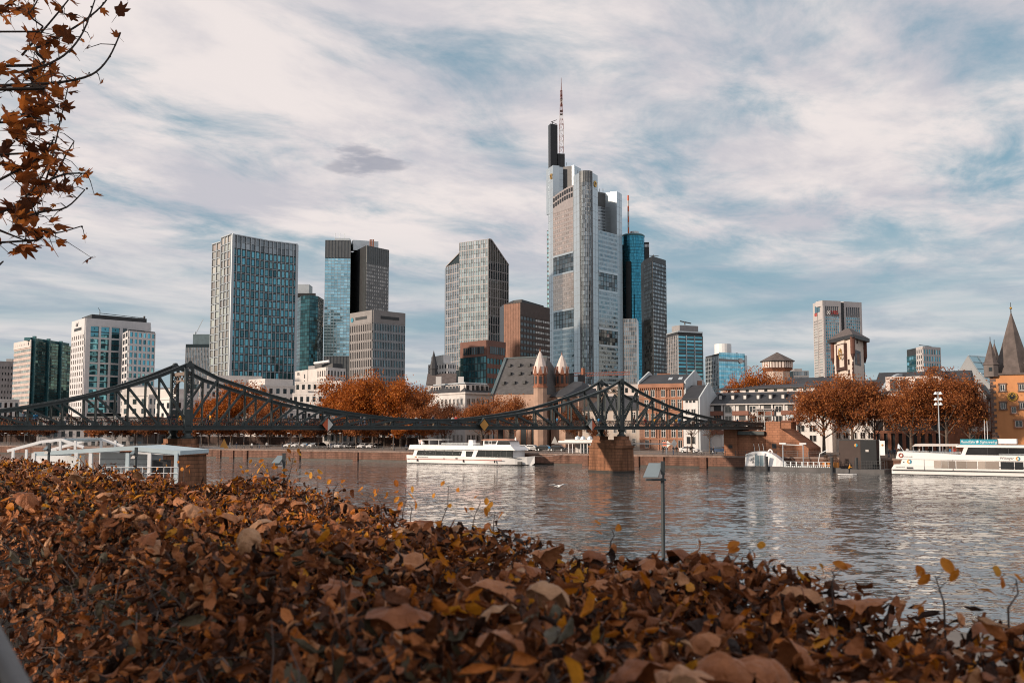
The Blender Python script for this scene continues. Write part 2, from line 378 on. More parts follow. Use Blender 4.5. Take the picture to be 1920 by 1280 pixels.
r1, _ = ripple(.5, 1.0, .18, 2, 10, .15); r2, _ = ripple(.6, 1.0, 1.15, 3, 6, .58); r3, _ = ripple(.7, 1.0, 3.2, 3, -14, .42); _, gust = ripple(.5, 1.0, .03, 3, 20, 1.)
sl = vm('SCALE', vm('ADD', vm('ADD', r1, r2), r3), sc=nmap(nt, gust, .38, .66, .55, 1.2))
nrm = vm('NORMALIZE', vm('ADD', vm('MULTIPLY', sl, (1, 1, 0)), (0, 0, 1))); nt.links.new(nrm, b.inputs['Normal'])
M_water = m
def bankpt(s, t): return Vector((0, BD / BN.y)) + BU * s + BN * t
Sx = 2600
NB = -157.5          # near bank line, measured like t
a, b_, c, d = bankpt(-Sx, NB - 3), bankpt(Sx, NB - 3), bankpt(Sx, 6), bankpt(-Sx, 6)
struct(MB().add([(*a, 0), (*b_, 0), (*c, 0), (*d, 0)], [(0, 1, 2, 3)]).build('river', M_water))
a, b_, c, d = bankpt(-Sx * 2, 1.0), bankpt(Sx * 2, 1.0), bankpt(Sx * 2, 7000), bankpt(-Sx * 2, 7000)
struct(MB().add([(*a, LAND), (*b_, LAND), (*c, LAND), (*d, LAND)], [(0, 1, 2, 3)]).build('ground', M_ground))
# far quay wall with buttresses and a coping
M_quay = stonemat('quay_stone', (0.26, 0.135, 0.095), (0.19, 0.105, 0.08), (0.07, 0.05, 0.04), 1.3, 0.42, 0.8)
qw = thing('quay_wall', 'long red sandstone quay wall along the far river bank', 'wall', (*bankpt(0, 1), 0))
MB().wall(bankpt(-900, 0), bankpt(700, 0), -1.5, LAND - 0.32, -1.2, 0).build('wall_face', M_quay, qw)
MB().wall(bankpt(-900, 0), bankpt(700, 0), -1.5, 0.34, -.1, 0.02).build('waterline_stain', mat('wet_stone', (.035, .028, .022), .5, var=.4, scale=1.2), qw)
mb = MB(); mb.wall(bankpt(-900, 0), bankpt(700, 0), LAND - 0.318, LAND + 0.03, -1.1, 0.14); mb.build('coping', mat('coping_stone', (0.24, 0.17, 0.14), 0.85, var=0.3, scale=1.5), qw)
for i, px in enumerate((412, 436, 462, 560, 668, 1098, 1192, 1238, 1318)):
    p = onbank(px, 0); MB().wall(p - BU * 0.7, p + BU * 0.7, -1, LAND - 0.33, -0.02, 0.35).build('buttress', M_quay, qw)
M_railing = mat('railing_grey', (0.12, 0.12, 0.125), 0.5, 0.4)
rl = thing('quay_railing', 'thin grey post and rail fence along the far quay edge', 'railing', (*onbank(1200, 0.5), LAND))
mb = MB()
for s in np.arange(-190, 95, 2.0):
    p = bankpt(s, 0.5); mb.bar((*p, LAND), (*p, LAND + 1.05), 0.05, 0.05)
mb.build('post', M_railing, rl, 'stuff')
mb = MB()
for z in (0.4, 0.72, 1.05):
    p, q = bankpt(-190, 0.5), bankpt(95, 0.5); mb.bar((*p, LAND + z), (*q, LAND + z), 0.045, 0.045)
mb.build('rail', M_railing, rl)
# near bank: lower quay, and the upper path the camera stands on
M_nearstone = mat('near_paving', (0.16, 0.14, 0.125), 0.9, var=0.25, bump=0.3)
a, b_, c, d = bankpt(-Sx, NB - 4000), bankpt(Sx, NB - 4000), bankpt(Sx, NB), bankpt(-Sx, NB)
mb = MB(); n_ = 0
mb.add([(*a, 1.5), (*b_, 1.5), (*c, 1.5), (*d, 1.5), (*c, -1.5), (*d, -1.5)], [(0, 1, 2, 3), (3, 2, 4, 5)])
struct(mb.build('near_quay', M_nearstone))
HD = Vector((-0.447, 0.894)); HN = Vector((0.894, 0.447))     # hedge: along (away from camera) and towards the river
def hp(s, w): return HD * s + HN * w
HEDGE_FAR = 1.86
pth = [hp(-60, -90), hp(-60, HEDGE_FAR + 0.25), hp(14, HEDGE_FAR + 0.25), hp(14, -90)]
struct(MB().prism([tuple(p) for p in pth], 1.5, 6.05).build('path', M_nearstone))

# ------------------------------------------------------------ the skyline
def tower(name, label, base_pts, cat='building'):
    c = sum((Vector(p) for p in base_pts), Vector((0, 0))) / len(base_pts)
    return thing(name, label, cat, (c.x, c.y, LAND))
# far-left grey block
P = [xy(-60, 620), xy(20, 640)]; P += [*offset_back(P[0], P[1], 25)]
T = tower('office_block', 'plain beige grey block cut by the left picture edge', P); z1 = zt(678, 640)
MB().prism(P, LAND, z1).build('wall', mat('beige_grey', (0.34, 0.31, 0.30), 0.8), T)
facade(T, P[0], P[1], zt(752, 640), z1 - 2, 14, 6, 0.3, 0.4, 0, 0, M_grey, G_dark)
MB().box(P[1].x - 6, P[1].x - 2, P[1].y + 3, P[1].y + 7, z1, z1 + 2).build('roof_vent', M_grey, T)

# teal glass office with striped side
C0, C1, C2 = xy(21, 505), xy(53, 485), xy(127, 520)
P = [C0, C1, C2, C2 + Vector((-14, 26)), C0 + Vector((-2, 16))]
T = tower('glass_office', 'teal dark glass office with three fins and pink striped end wall', P)
z1 = zt(638, 485); MB().prism(P, LAND, z1).build('core', M_dglass, T)
facade(T, C0, C1, zt(770, 490), z1 - 3.2, 9, 12, 0.96, 0.5, 0, 0.5, mat('pink_panel', (0.50, 0.40, 0.36), 0.7), G_sunlit, 0.3)
MB().wall(C0, C1, z1 - 3.1, z1 + 0.4, -0.02, 0.45).build('sign_band', M_paleston, T)
mid = (C0 + C1) / 2; d = (C1 - C0).normalized(); nn = Vector((d.y, -d.x))
Lw = (C1 - C0).length
for k, f in enumerate((.14, .25, .36, .47, .56, .65, .73)): q = C0 + d * Lw * f; MB().wall(q, q + d * (.55 if k % 2 else .4), z1 - 1.9, z1 - 1.0, 0.44, 0.5).build('worn_letter', M_grey, T)
em = MB().prism([(math.cos(t) * .75, math.sin(t) * .75) for t in np.linspace(0, 2 * math.pi, 17)[:-1]], 0, .08).mesh('round_emblem', M_dark); o = place('round_emblem', em, T, (*(C0 + d * Lw * .88 + nn * .46), z1 - 1.4)); o.rotation_euler = (R(90), 0, wall_rot(C0, C1))
facade(T, C1, C2, zt(770, 500), z1, 12, 22, 0.94, 0.8, 0.05, 0.12, M_dglass, G_dteal, 0.12)
d = (C2 - C1); L = d.length; d /= L; nn = Vector((d.y, -d.x))
for k, fr in enumerate((0.05, 0.40, 0.72)):
    p = C1 + d * L * fr
    MB().wall(p - d * 0.5, p + d * 0.5, LAND, z1 + 2.2 - k * 0.2, -0.5, 1.0).build('fin', M_teal, T)
MB().wall(C1 + d * 0.3, C2, z1 + 0.003, z1 + 1.5, -4, -0.8).build('roof_screen', M_teal, T)

# white high-rise with lower right wing
C0, C1, C2 = xy(129, 436), xy(153.5, 420), xy(276, 440)
P = [C0, C1, C2, C2 + Vector((-8, 24)), C0 + Vector((2, 20))]
T = tower('white_highrise', 'white high-rise with punched windows and a dark roof box', P)
z1 = zt(596, 420); M_wh = mat('white_cladding', (0.60, 0.585, 0.59), 0.75, var=0.05, streak=0.1)
MB().prism(P, LAND, z1).build('core', M_dglass, T)
zb = zt(775, 420)
facade(T, C0, C1, zb, z1 - 6.2, 6, 13, 0.5, 0.62, 0.5, 0.38, M_wh, G_sunlit, 0.35, parts=True)
MB().wall(C0, C1, z1 - 6.2, z1, -0.02, 0.35).build('wall_head', M_wh, T); MB().wall(C0, C1, LAND, zb, -0.02, 0.35).build('wall_head', M_wh, T)
d = (C1 - C0).normalized(); nn = Vector((d.y, -d.x)); q = C0 + d * (C1 - C0).length * 0.42 + nn * 0.42
text('cluf', 2.6, M_dark, T, (*q, z1 - 1.9), (R(90), 0, wall_rot(C0, C1)), shear=0.2)
q2 = C0 + d * (C1 - C0).length * 0.22; q3 = C0 + d * (C1 - C0).length * 0.78
MB().wall(q2, q3, z1 - 4.6, z1 - 3.4, 0.2, 0.42).build('louvre', M_dark, T)
d = (C2 - C1); L = d.length; d /= L; K1 = C1 + d * L * 0.53; K2 = C1 + d * L * 0.66
MB().wall(C1, C2, z1 - 2.9, z1, -0.02, 0.45).build('wall_head', M_wh, T); MB().wall(C1, C1 + d * L * 0.055, LAND, z1 - 2.9, -0.02, 0.45).build('wall_head', M_wh, T); MB().wall(K2, C2, zt(632, 430), z1 - 2.9, -0.02, 0.45).build('wall_head', M_wh, T)
D1 = C1 + d * L * 0.055
facade(T, D1, K1, zt(775, 428), z1 - 2.9, 3, 7, 0.78, 0.86, 0.22, 0.14, M_wh, G_teal, 0.45, parts=True)
facade(T, D1, K1, zt(775, 428), z1 - 2.9, 3, 14, 0.10, 0.3, 0, 0.16, M_dark, M_dark, 0.22, grid='spandrel')
facade(T, K1, K2, zt(775, 428), z1 - 2.9, 1, 14, 0.5, 0.68, 0.5, 0.32, M_wh, G_dark, 0.45, parts=True)
W0, W1, W2 = xy(226, 424), xy(236, 412), xy(285.5, 424)
Pw = [W0, W1, W2, W2 + Vector((-6, 12)), W0 + Vector((2, 14))]; zw = zt(617, 412)
MB().prism(Pw, LAND, zw).build('wing_core', M_dglass, T)
facade(T, W0, W1, zt(775, 415), zw - 0.6, 2, 12, 0.7, 0.66, 0.3, 0.34, M_wh, G_dark, 0.35, parts=True)
facade(T, W1, W2, zt(775, 415), zw - 0.6, 6, 12, 0.62, 0.66, 0.38, 0.34, M_wh, G_teal, 0.35, parts=True)
MB().prism(Pw, zw - 0.6, zw).build('wing_parapet', M_wh, T)
Pd = [C0 + Vector((3.5, 0.8)), C1 + Vector((1.2, 3)), C1 + d * L * 0.9 + Vector((0, 3)), C2 + Vector((-10, 19)), C0 + Vector((6, 16))]
MB().prism(Pd, z1, z1 + 1.9).build('roof_box', M_dark, T)
mb = MB(); q = C1 + d * L * 0.12 + Vector((0, 6)); r_ = C1 + d * L * 0.82 + Vector((0, 6))
mb.tube((*q, z1 + 1.9), (*q, z1 + 4.0), 0.16); mb.tube((*q, z1 + 4.0), (q.x - 0.8, q.y, z1 + 5.2), 0.12); mb.tube((*q, z1 + 2.9), (*r_, z1 + 2.3), 0.13); mb.tube((*r_, z1 + 1.9), (*r_, z1 + 3.2), 0.45)
mb.build('cleaning_crane', M_dark, T)
# low white houses beside it, behind the bridge
def low_house(name, label, px0, px1, py, Y, nu, nv, matw, dY=0.0, depth=14, floor=3.3, roof=None):
    A, B = xy(px0, Y), xy(px1, Y + dY); P = [A, B, *offset_back(A, B, depth)]
    T = tower(name, label, P); z1 = zt(py, Y)
    MB().prism(P, LAND, z1).build('core', matw, T)
    facade(T, A, B, z1 - floor * nv - 0.4, z1 - 0.4, nu, nv, 0.5, 0.58, 0.5, 0.42, matw, G_dark, 0.25, parts=True)
    MB().wall(A, B, z1 - 0.4, z1 + 0.25, -depth + 0.3, 0.33).build('wall', matw, T); MB().wall(A, B, LAND, z1 - floor * nv - 0.4, -0.02, 0.25).build('wall', matw, T)
    facade(T, P[3], A, z1 - floor * nv - 0.4, z1 - 0.4, 3, nv, 0.4, 0.55, 0, 0, matw, G_dark, 0.2, parts=True)
    if roof: MB().prism([A.lerp(B, .1) + Vector((0, 2)), A.lerp(B, .9) + Vector((0, 2)), P[2].lerp(P[3], .1) + Vector((0, -2)), P[2].lerp(P[3], .9) + Vector((0, -2))], z1 + 0.25, z1 + roof).build('roof_box', M_paleston, T)
    return T
low_house('riverside_house', 'pale stone house seen through the bridge right of white high-rise', 276, 318, 741, 352, 5, 5, M_paleston, 8, roof=3)
low_house('riverside_house', 'pale stone house framed by the left bridge tower', 319, 372, 748, 336, 5, 4, M_white, 6, roof=3.5)
low_house('riverside_house', 'long flat white house above trees below tall glass tower', 372, 500, 714, 420, 12, 3, M_paleston, 10, roof=2.5)
low_house('riverside_house', 'white terrace house below the tall glass tower right edge', 486, 552, 722, 380, 5, 4, M_paleston, 8, roof=2.6)
low_house('riverside_house', 'white house with small windows under descending bridge chord', 508, 606, 768, 330, 9, 4, M_white, 4)

# grey tower with crane, far
A, B = xy(344, 930), xy(390, 930); P = [A, B, *offset_back(A, B, 30)]
T = tower('grey_tower', 'distant grey ribbed tower with rooftop crane behind tall glass tower', P); z1 = zt(645, 930)
MB().prism(P, LAND, z1).build('core', M_dglass, T); facade(T, A, B, zt(720, 930), z1 - 3, 16, 14, 0.6, 0.9, 0.35, 0.05, M_grey, G_grey, 0.3)
MB().wall(xy(356, 930), xy(388, 930), z1, zt(626, 930), -20, -2).build('roof_box', mat('blue_grey', (0.12, 0.17, 0.19), 0.5), T)
q = at(366, 628, 935)
mb = MB(); mb.bar((q.x, q.y, q.z), at(381, 598, 935), 0.5, 0.5); mb.bar((q.x, q.y, q.z - 3), (q.x, q.y, q.z + 3), 0.8, 0.8); mb.build('crane_jib', M_alu, T)

# the tall dark teal gridded tower on the left
C0, C0b, C1, CK, C2 = xy(390.5, 592), xy(407, 583), xy(426, 560), xy(497, 581), xy(551, 592)
C0c = xy(407.5, 571)
P = [C0, C0b, C0c, C1, CK, C2, C2 + Vector((-20, 30)), C0 + Vector((5, 22))]
T = tower('glass_tower', 'tall teal glass tower with white vertical fins, tallest on the left', P)
z1 = zt(438, 560, 426); M_fin = mat('fin_white', (0.46, 0.50, 0.53), 0.45, 0.4, var=0.05)
MB().prism(P, LAND, z1 - 0.6).build('core', M_dglass, T)
zl = z1 - 7.6; pitch = 4.52; G_wteal = glassmat('glass_deep_teal', (0.12, 0.29, 0.34), 0.82, 0.07, 0.6, tilt=.08)
for (A, B, nu) in ((C1, CK, 8), (CK, C2, 7)):
    facade(T, A, B, zl - pitch * 17, zl, nu, 17, 0.56, 0.74, 0.11, 0.05, M_fin, G_wteal, 0.6, parts=True, bandproud=0.25, offu=0.6)
    facade(T, A, B, zl, z1 - 0.5, nu, 2, 0.8, 0.94, 0.13, 0.03, M_fin, G_grey, 0.7)
for (A, B, nu) in ((C0, C0b, 2), (C0c, C1, 3)):
    facade(T, A, B, zl - pitch * 17, z1 - 0.5, nu, 19, 0.74, 0.78, 0.14, 0.1, M_fin, G_sunlit, 0.5)
mb = MB()
for A, B in ((C0, C0b), (C0c, C1), (C1, CK), (CK, C2)): mb.wall(A, B, z1 - 0.55, z1, -1.0, 0.75)
mb.build('roof_edge', M_fin, T)
MB().wall(C1 - (CK - C1).normalized() * 0.2, C1 + (CK - C1).normalized() * 1.5, LAND, z1 - 0.6, -0.1, 0.8).build('corner_pier', M_fin, T)
MB().wall(C2 - (C2 - CK).normalized() * 1.0, C2 + (C2 - CK).normalized() * 0.5, LAND, z1 - 0.6, -0.5, 0.8).build('corner_pier', M_fin, T)

# curved dark glass block behind
pts = [xy(547, 668), xy(560, 650), xy(577, 644), xy(592, 650), xy(603, 668)]
P = pts + [xy(603, 700), xy(547, 700)]
T = tower('dark_glass_block', 'dark teal curved glass block between two tall towers', P); z1 = zt(555, 650)
MB().prism(P, LAND, z1 - 0.5).build('core', M_dglass, T)
for i in range(4): facade(T, pts[i], pts[i + 1], zt(720, 650), z1, 4, 24, 0.93, 0.86, 0.06, 0.08, M_dglass, G_dteal, 0.12)
MB().wall(xy(548, 690), xy(575, 690), z1, zt(533, 690), -12, 0).build('roof_box', M_alu, T)
MB().prism([xy(553, 655), xy(588, 655), xy(588, 680), xy(553, 680)], z1, z1 + 2.5).build('roof_step', M_dark, T)

# twin slab tower
A, B = xy(604.5, 760), xy(653, 762); P = [A, B, *offset_back(A, B, 26)]
C0, C1, C2 = xy(655, 784), xy(683, 752), xy(725.5, 772)
P2 = [C0, C1, C2, C2 + Vector((-10, 26)), C0 + Vector((0, 14))]
T = tower('twin_slab_tower', 'twin slab tower, left slab sky blue glass, right slab grey windows', P + P2); z1 = zt(450, 760); z2 = zt(460, 752)
MB().prism(P, LAND, z1).build('left_core', M_dglass, T); MB().prism(P2, LAND, z2).build('right_core', M_black, T)
facade(T, A, B, zt(483, 760), z1, 8, 1, 0.86, 0.98, 0.14, 0.02, M_louvre, M_louvre, 0.35, grid='louvre_fin')
facade(T, A, B, zt(667, 760), zt(483, 760), 8, 32, 0.93, 0.62, 0.06, 0.0, M_alu, G_sky, 0.2)
facade(T, A, B, zt(667, 760), zt(483, 760), 8, 32, 0.93, 0.36, 0, 0, M_alu, glassmat('spandrel_glass', (0.38, 0.52, 0.57), 0.5, 0.2, 0.15), 0.1, name='spandrel_pane', offv=0.01)
facade(T, A, B, zt(725, 760), zt(667.5, 760), 8, 1, 0.86, 0.98, 0.14, 0.02, M_louvre, M_louvre, 0.35, grid='louvre_fin')
facade(T, C1, C2, zt(493, 752), z2, 12, 1, 0.8, 0.98, 0.2, 0.03, M_louvre, M_louvre, 0.35, grid='louvre_fin')
facade(T, C1, C2, zt(600, 752), zt(493, 752), 12, 16, 0.62, 0.55, 0.3, 0.4, mat('grey_clad', (0.17, 0.175, 0.18), 0.5), G_blind, 0.25)
MB().wall(C0, C1, LAND, z2 - 0.4, -0.02, 0.3).build('blank_wall', mat('charcoal_wall', (0.028, 0.03, 0.033), 0.6), T)
MB().wall(xy(622, 770), xy(650, 770), z1, zt(446, 770), -8, -1).build('roof_box', M_alu, T)
MB().wall(xy(660, 768), xy(708, 775), z2, zt(449, 770), -10, -4).build('roof_box', M_alu, T)
mb = MB()
for px in (623, 632, 641): q = xy(px, 774); mb.tube((*q, z1 + 2), (*q, z1 + 8), 0.25)
mb.build('antenna', M_alu, T)
mb = MB()
for px in (690, 693, 696): q = xy(px, 766); mb.tube((*q, z2), (*q, z2 + 7), 0.5)
mb.build('flue', M_redsand, T)

# grey gridded office block in front
C0, C1, C2 = xy(655, 485), xy(696.5, 470), xy(757, 484)
P = [C0, C1, C2, C2 + Vector((-6, 24)), C0 + Vector((2, 22))]
T = tower('grey_office', 'grey stone office block with slot windows and a round blue emblem', P); z1 = zt(581, 470)
MB().prism(P, LAND, z1 - 0.4).build('core', M_dglass, T); zh = z1 - 5.8
M_gst = mat('grey_brown_stone', (0.24, 0.225, 0.22), 0.75, var=0.1)
MB().wall(C0, C1, zh, z1, -0.5, 0.5).build('wall_head', M_gst, T); MB().wall(C1, C2, zh, z1 - 0.003, -0.5, 0.497).build('wall_head', M_gst, T)
facade(T, C0, C1, zh - 4.15 * 11, zh, 12, 11, 0.45, 0.72, 0.5, 0.25, M_gst, G_dark, 0.45)
facade(T, C1, C2, zh - 4.15 * 11, zh, 20, 11, 0.5, 0.72, 0.4, 0.25, mat('grey_blue_stone', (0.26, 0.275, 0.29), 0.7), G_teal, 0.45)
for A, B, f0, f1 in ((C0, C1, .26, .78), (C1, C2, .22, .8)): MB().wall(A.lerp(B, f0), A.lerp(B, f1), zh + 2.0, zh + 3.4, 0.4, 0.56).build('louvre_slot', M_dark, T)
q = C0.lerp(C1, .12); MB().lathe([(0.001, 0), (1.0, 0), (1.0, 0.25), (0.001, 0.25)]).v
em = MB(); rz = wall_rot(C0, C1); cb_ = [(math.cos(t) * 1.1, math.sin(t) * 1.1) for t in np.linspace(0, 2 * math.pi, 17)[:-1]]
em.prism(cb_, 0, 0.3); o = em.build('emblem', mat('emblem_blue', (0.05, 0.25, 0.34), 0.4), T)
nn = Vector((math.sin(rz), -math.cos(rz))); o.location = Vector((*(q + nn * 0.5), zh + 2.4)); o.rotation_euler = (R(90), 0, rz)
o.data.transform(Matrix.Translation(ORG[T.name])); o.location -= ORG[T.name]

# pale stone offices in front of it
C0, C1, C2 = xy(552.5, 452), xy(611, 420), xy(646, 432)
P = [C0, C1, C2, C2 + Vector((-4, 20)), C0 + Vector((2, 14))]
T = tower('pale_office', 'pale stone office with slot windows and small dark lettering', P); z1 = zt(688, 420)
MB().prism(P, LAND, z1 - 0.1).build('core', M_paleston, T)
mb = MB(); E1 = C0.lerp(C1, 0.42); E2 = C0.lerp(C1, 0.72)
mb.wall(C0, E1, LAND, z1, -0.5, 0.3); mb.wall(E1, E2, LAND, z1 - 0.5, -2.5, -0.3); mb.build('wall', M_paleston, T)
facade(T, E2, C1, z1 - 7.6, z1 - 0.8, 4, 2, 0.45, 0.7, 0.55, 0.3, M_paleston, G_dark, 0.3, parts=True)
facade(T, C1, C2, z1 - 7.6, z1 - 0.8, 6, 2, 0.52, 0.7, 0.48, 0.3, M_paleston, G_dark, 0.3, parts=True)
MB().wall(E2, C1, z1 - 0.8, z1, -.3, 0.3).build('parapet', M_paleston, T); MB().wall(C1, C2, z1 - 0.8, z1 - 0.004, -.3, 0.297).build('parapet', M_paleston, T); MB().wall(E2, C1, LAND, z1 - 7.6, -.3, 0.3).build('parapet', M_paleston, T); MB().wall(C1, C2, LAND, z1 - 7.6, -.3, 0.297).build('parapet', M_paleston, T)
text('GfG', 1.8, M_dark, T, (*(C0.lerp(C1, .12) + Vector((-.3, -.4))), z1 - 1.4), (R(90), 0, wall_rot(C0, C1)))
for k in range(2):
    q = C0.lerp(C1, 0.33); dd = (C1 - C0).normalized() * 0.6; MB().wall(q - dd, q + dd, z1 - 3.6 - k * 2.6, z1 - 1.8 - k * 2.6, 0.2, 0.32).build('window', G_dark, T)
MB().wall(xy(588, 436), xy(622, 430), z1, z1 + 2.2, -6, 0).build('roof_box', M_dark, T)
MB().tube(at(589, 681, 432), at(617, 677, 430), 0.55, 0.55, 10).build('duct', M_whitep, T)
MB().wall(xy(576, 440), xy(588, 436), z1, z1 + 1.6, -4, 0).build('roof_box', M_grey, T)
T = low_house('pale_terrace_house', 'pale stone terrace house with balcony below the lettered office', 552, 640, 716, 404, 8, 3, M_paleston, -8, 16)
T = low_house('pale_terrace_house', 'low pale stone house with dark attic windows among orange trees', 548, 606, 738, 372, 5, 3, M_paleston, -4, 14)

# slanted-top grey tower
C0, C0b, C1, C2 = xy(835, 885), xy(860, 868), xy(914.5, 850), xy(953, 872)
P = [C0b, C1, C2, C2 + Vector((-12, 22)), C0b + Vector((0, 18))]
z1 = zt(448, 850); zr = zt(497, 872); zlft = zt(500, 885)
T = tower('slanted_tower', 'grey gridded tower with a roof slanting down to the right', P)
K = C1.lerp(C2, 0.14)
mb = MB(); Pc = [C0b, C1, K, C2, C2 + Vector((-12, 22)), C0b + Vector((0, 18))]
mb.prism(Pc, LAND, [z1, z1, z1, zr, zr, z1 - 3]); mb.build('core', M_dglass, T)
Pl = [C0, C0b, C0b + Vector((0, 16)), C0 + Vector((-2, 12))]
MB().prism(Pl, LAND, [zlft, zlft + 9, zlft + 9, zlft]).build('wing_core', M_dglass, T)
M_gbar = mat('pinkish_grey_bar', (0.36, 0.34, 0.34), 0.6, var=0.06)
rp = 7.6; G_slant = glassmat('glass_slant', (0.30, 0.34, 0.37), 0.7, 0.1, 0.3)
facade(T, C0b, C1, z1 - rp * 14, z1, 12, 28, 0.78, 0.9, 0.2, 0.0, M_gbar, G_slant, 0.4)
facade(T, C0b, C1, z1 - rp * 14, z1, 12, 14, 0.5, 0.5, 0, 0.09, M_gbar, G_grey, 0.45, grid='floor_band', skip=lambda i, j: True)
facade(T, C0, C0b, zlft - rp * 12, zlft, 6, 24, 0.78, 0.9, 0.2, 0.0, M_gbar, G_slant, 0.4)
facade(T, C0, C0b, zlft - rp * 12, zlft, 6, 12, 0.5, 0.5, 0, 0.09, M_gbar, G_grey, 0.45, grid='floor_band', skip=lambda i, j: True)
facade(T, C1, C2, zr - rp * 10, zr, 9, 10, 0.6, 0.93, 0.2, 0.07, M_gbar, G_dark, 0.45)
mb = MB(); L = (C2 - C1).length; dd = (C2 - C1) / L
for i in range(10):
    q = C1 + dd * L * i / 9; zz = z1 if i / 9 < 0.14 else z1 + (zr - z1) * (i / 9 - 0.14) / 0.86
    mb.wall(q - dd * 0.22, q + dd * 0.22, zr, zz, -0.02, 0.45)
nn = Vector((dd.y, -dd.x)) * 0.3
mb.bar((*(K + nn), z1), (*(C2 + nn), zr), 0.9, 0.9); mb.bar((*(C1 + nn), z1), (*(K + nn), z1), 0.9, 0.9)
mb.build('gable_fin', M_gbar, T)
mb = MB(); L = (C0b - C0).length; dd = (C0b - C0) / L; nn = Vector((dd.y, -dd.x)) * 0.3
for i in range(6):
    q = C0 + dd * L * i / 6 + nn; mb.bar((*q, zlft), (*(q + Vector((3, 6))), zlft + 9 * i / 6 + 2), 0.5, 0.5)
mb.bar((*(C0 + nn), zlft), (*(C0b + nn), zlft + 9), 0.8, 0.8); mb.build('wing_rafter', M_gbar, T)

# brown tower
C0, C1, C2 = xy(945, 690), xy(975.5, 680), xy(1031, 716)
P = [C0, C1, C2, C2 + Vector((-10, 20)), C0 + Vector((-3, 18))]
T = tower('brown_tower', 'brown ribbed tower with dark glass right face', P); z1 = zt(566, 680)
MB().prism(P, LAND, z1 - 0.2).build('core', M_black, T)
facade(T, C0, C1, LAND, z1, 10, 1, 0.9, 0.999, 0.12, 0.0, M_copper, M_copper, 0.25, name='cladding_panel', grid='rib')
d = C2 - C1
facade(T, C1, C1.lerp(C2, 0.5), zt(715, 690), z1 - 8.5, 5, 11, 0.9, 0.5, 0.05, 0.45, M_dbrown, G_dark, 0.3)
facade(T, C1.lerp(C2, 0.5), C2, zt(715, 690), z1 - 8.5, 8, 11, 0.85, 0.36, 0.05, 0.5, M_dbrown, G_blind, 0.3)
MB().wall(C1, C2, z1 - 8.5, z1, -0.02, 0.32).build('wall_head', M_dbrown, T)
MB().prism([C0.lerp(C1, .6) + Vector((0, 3)), C1 + Vector((1, 2)), C2 + Vector((-4, 2)), C2 + Vector((-10, 14)), C0 + Vector((2, 12))], z1 - 0.2, z1 + 2.0).build('roof_box', M_dark, T)
# red-brown lower office
C0, C1, C2 = xy(863, 530), xy(912, 512), xy(947.5, 528)
P = [C0, C1, C2, C2 + Vector((-6, 20)), C0 + Vector((2, 16))]
T = tower('redbrown_office', 'red brown office block with teal glazed lower floors', P); z1 = zt(637, 512)
M_rb = mat('redbrown_clad', (0.16, 0.075, 0.055), 0.65, var=0.12)
MB().prism(P, LAND, z1 - 0.2).build('core', M_dglass, T)
MB().wall(C0, C1, z1 - 8, z1, -0.4, 0.3).build('wall_head', M_rb, T); MB().wall(C1, C2, z1 - 8, z1 - 0.003, -0.4, 0.297).build('wall_head', M_rb, T)
for A, B, nu in ((C0, C1, 10), (C1, C2, 7)):
    A2, B2 = A.lerp(B, .13), A.lerp(B, .93); d = (B2 - A2).normalized(); nn = Vector((d.y, -d.x)) * 0.3
    facade(T, A2 + nn, B2 + nn, z1 - 6.8, z1 - 3, nu, 1, 0.7, 0.98, 0.25, 0.0, M_dbrown, G_dark, 0.12)
facade(T, C0, C1, LAND + 2, z1 - 8, 9, 11, 0.86, 0.86, 0.1, 0.1, M_dglass, G_dteal, 0.2)
facade(T, C1, C2, LAND + 2, z1 - 8, 6, 8, 0.9, 0.55, 0.06, 0.45, M_rb, G_dteal, 0.4)
# white block with small spire in front
C0, C1, C2 = xy(803, 500), xy(838, 484), xy(853.5, 490)
P = [C0, C1, C2, C2 + Vector((-6, 14)), C0 + Vector((2, 10))]
T = tower('white_block', 'white block with square windows and blank upper storey behind spire', P); z1 = zt(680, 484)
MB().prism(P, LAND, z1 - 0.1).build('core', M_white, T)
facade(T, C0, C1, z1 - 3.3 * 6, z1, 7, 6, 0.55, 0.55, 0.45, 0.45, M_white, G_dark, 0.3, parts=True)
facade(T, C1, C2, z1 - 3.3 * 6, z1, 5, 6, 0.6, 0.55, 0.4, 0.45, M_white, G_dark, 0.3, parts=True)
MB().prism([C0 + Vector((1.2, 1)), C1 + Vector((-2, 2)), C1 + Vector((1, 10)), C0 + Vector((3, 9))], z1, zt(665, 486)).build('upper_storey', M_white, T)
# ------------------------------------------------------------ the triangular tower with the antenna
T = thing('antenna_tower', 'tallest silver tower with black mast shaft and red white antenna', 'building', (*xy(1100, 870), LAND))
L0, L1, P1, P2 = xy(1030.5, 900), xy(1038.5, 890), xy(1077, 862), xy(1089.5, 849)
P4, P5, R1, R2 = xy(1113.5, 849), xy(1124, 860), xy(1160, 882), xy(1170, 893)
BK = [xy(1166, 925), xy(1036, 930)]
zc = zt(324, 850); zl = zt(311, 892); zrr = zt(360, 885); zs = zt(347, 862); zsl = zt(371, 890)
M_sil = mat('silver_panel', (0.52, 0.58, 0.615), 0.32, 0.7, var=0.06, scale=0.08)
M_seam = mat('panel_seam', (0.30, 0.31, 0.32), 0.5, 0.3)
inn = lambda p: p + Vector((0, 1.2))
MB().prism([inn(L1), inn(P1), inn(P2), inn(P4), inn(P5), inn(R1), *BK], LAND, zt(440, 862)).build('core', M_dark, T)
MB().prism([inn(L1), inn(P1), inn(P2), xy(1095, 905), BK[1]], zt(440, 862), [zsl, zs, zs, zs, zsl]).build('upper_core', M_dark, T)
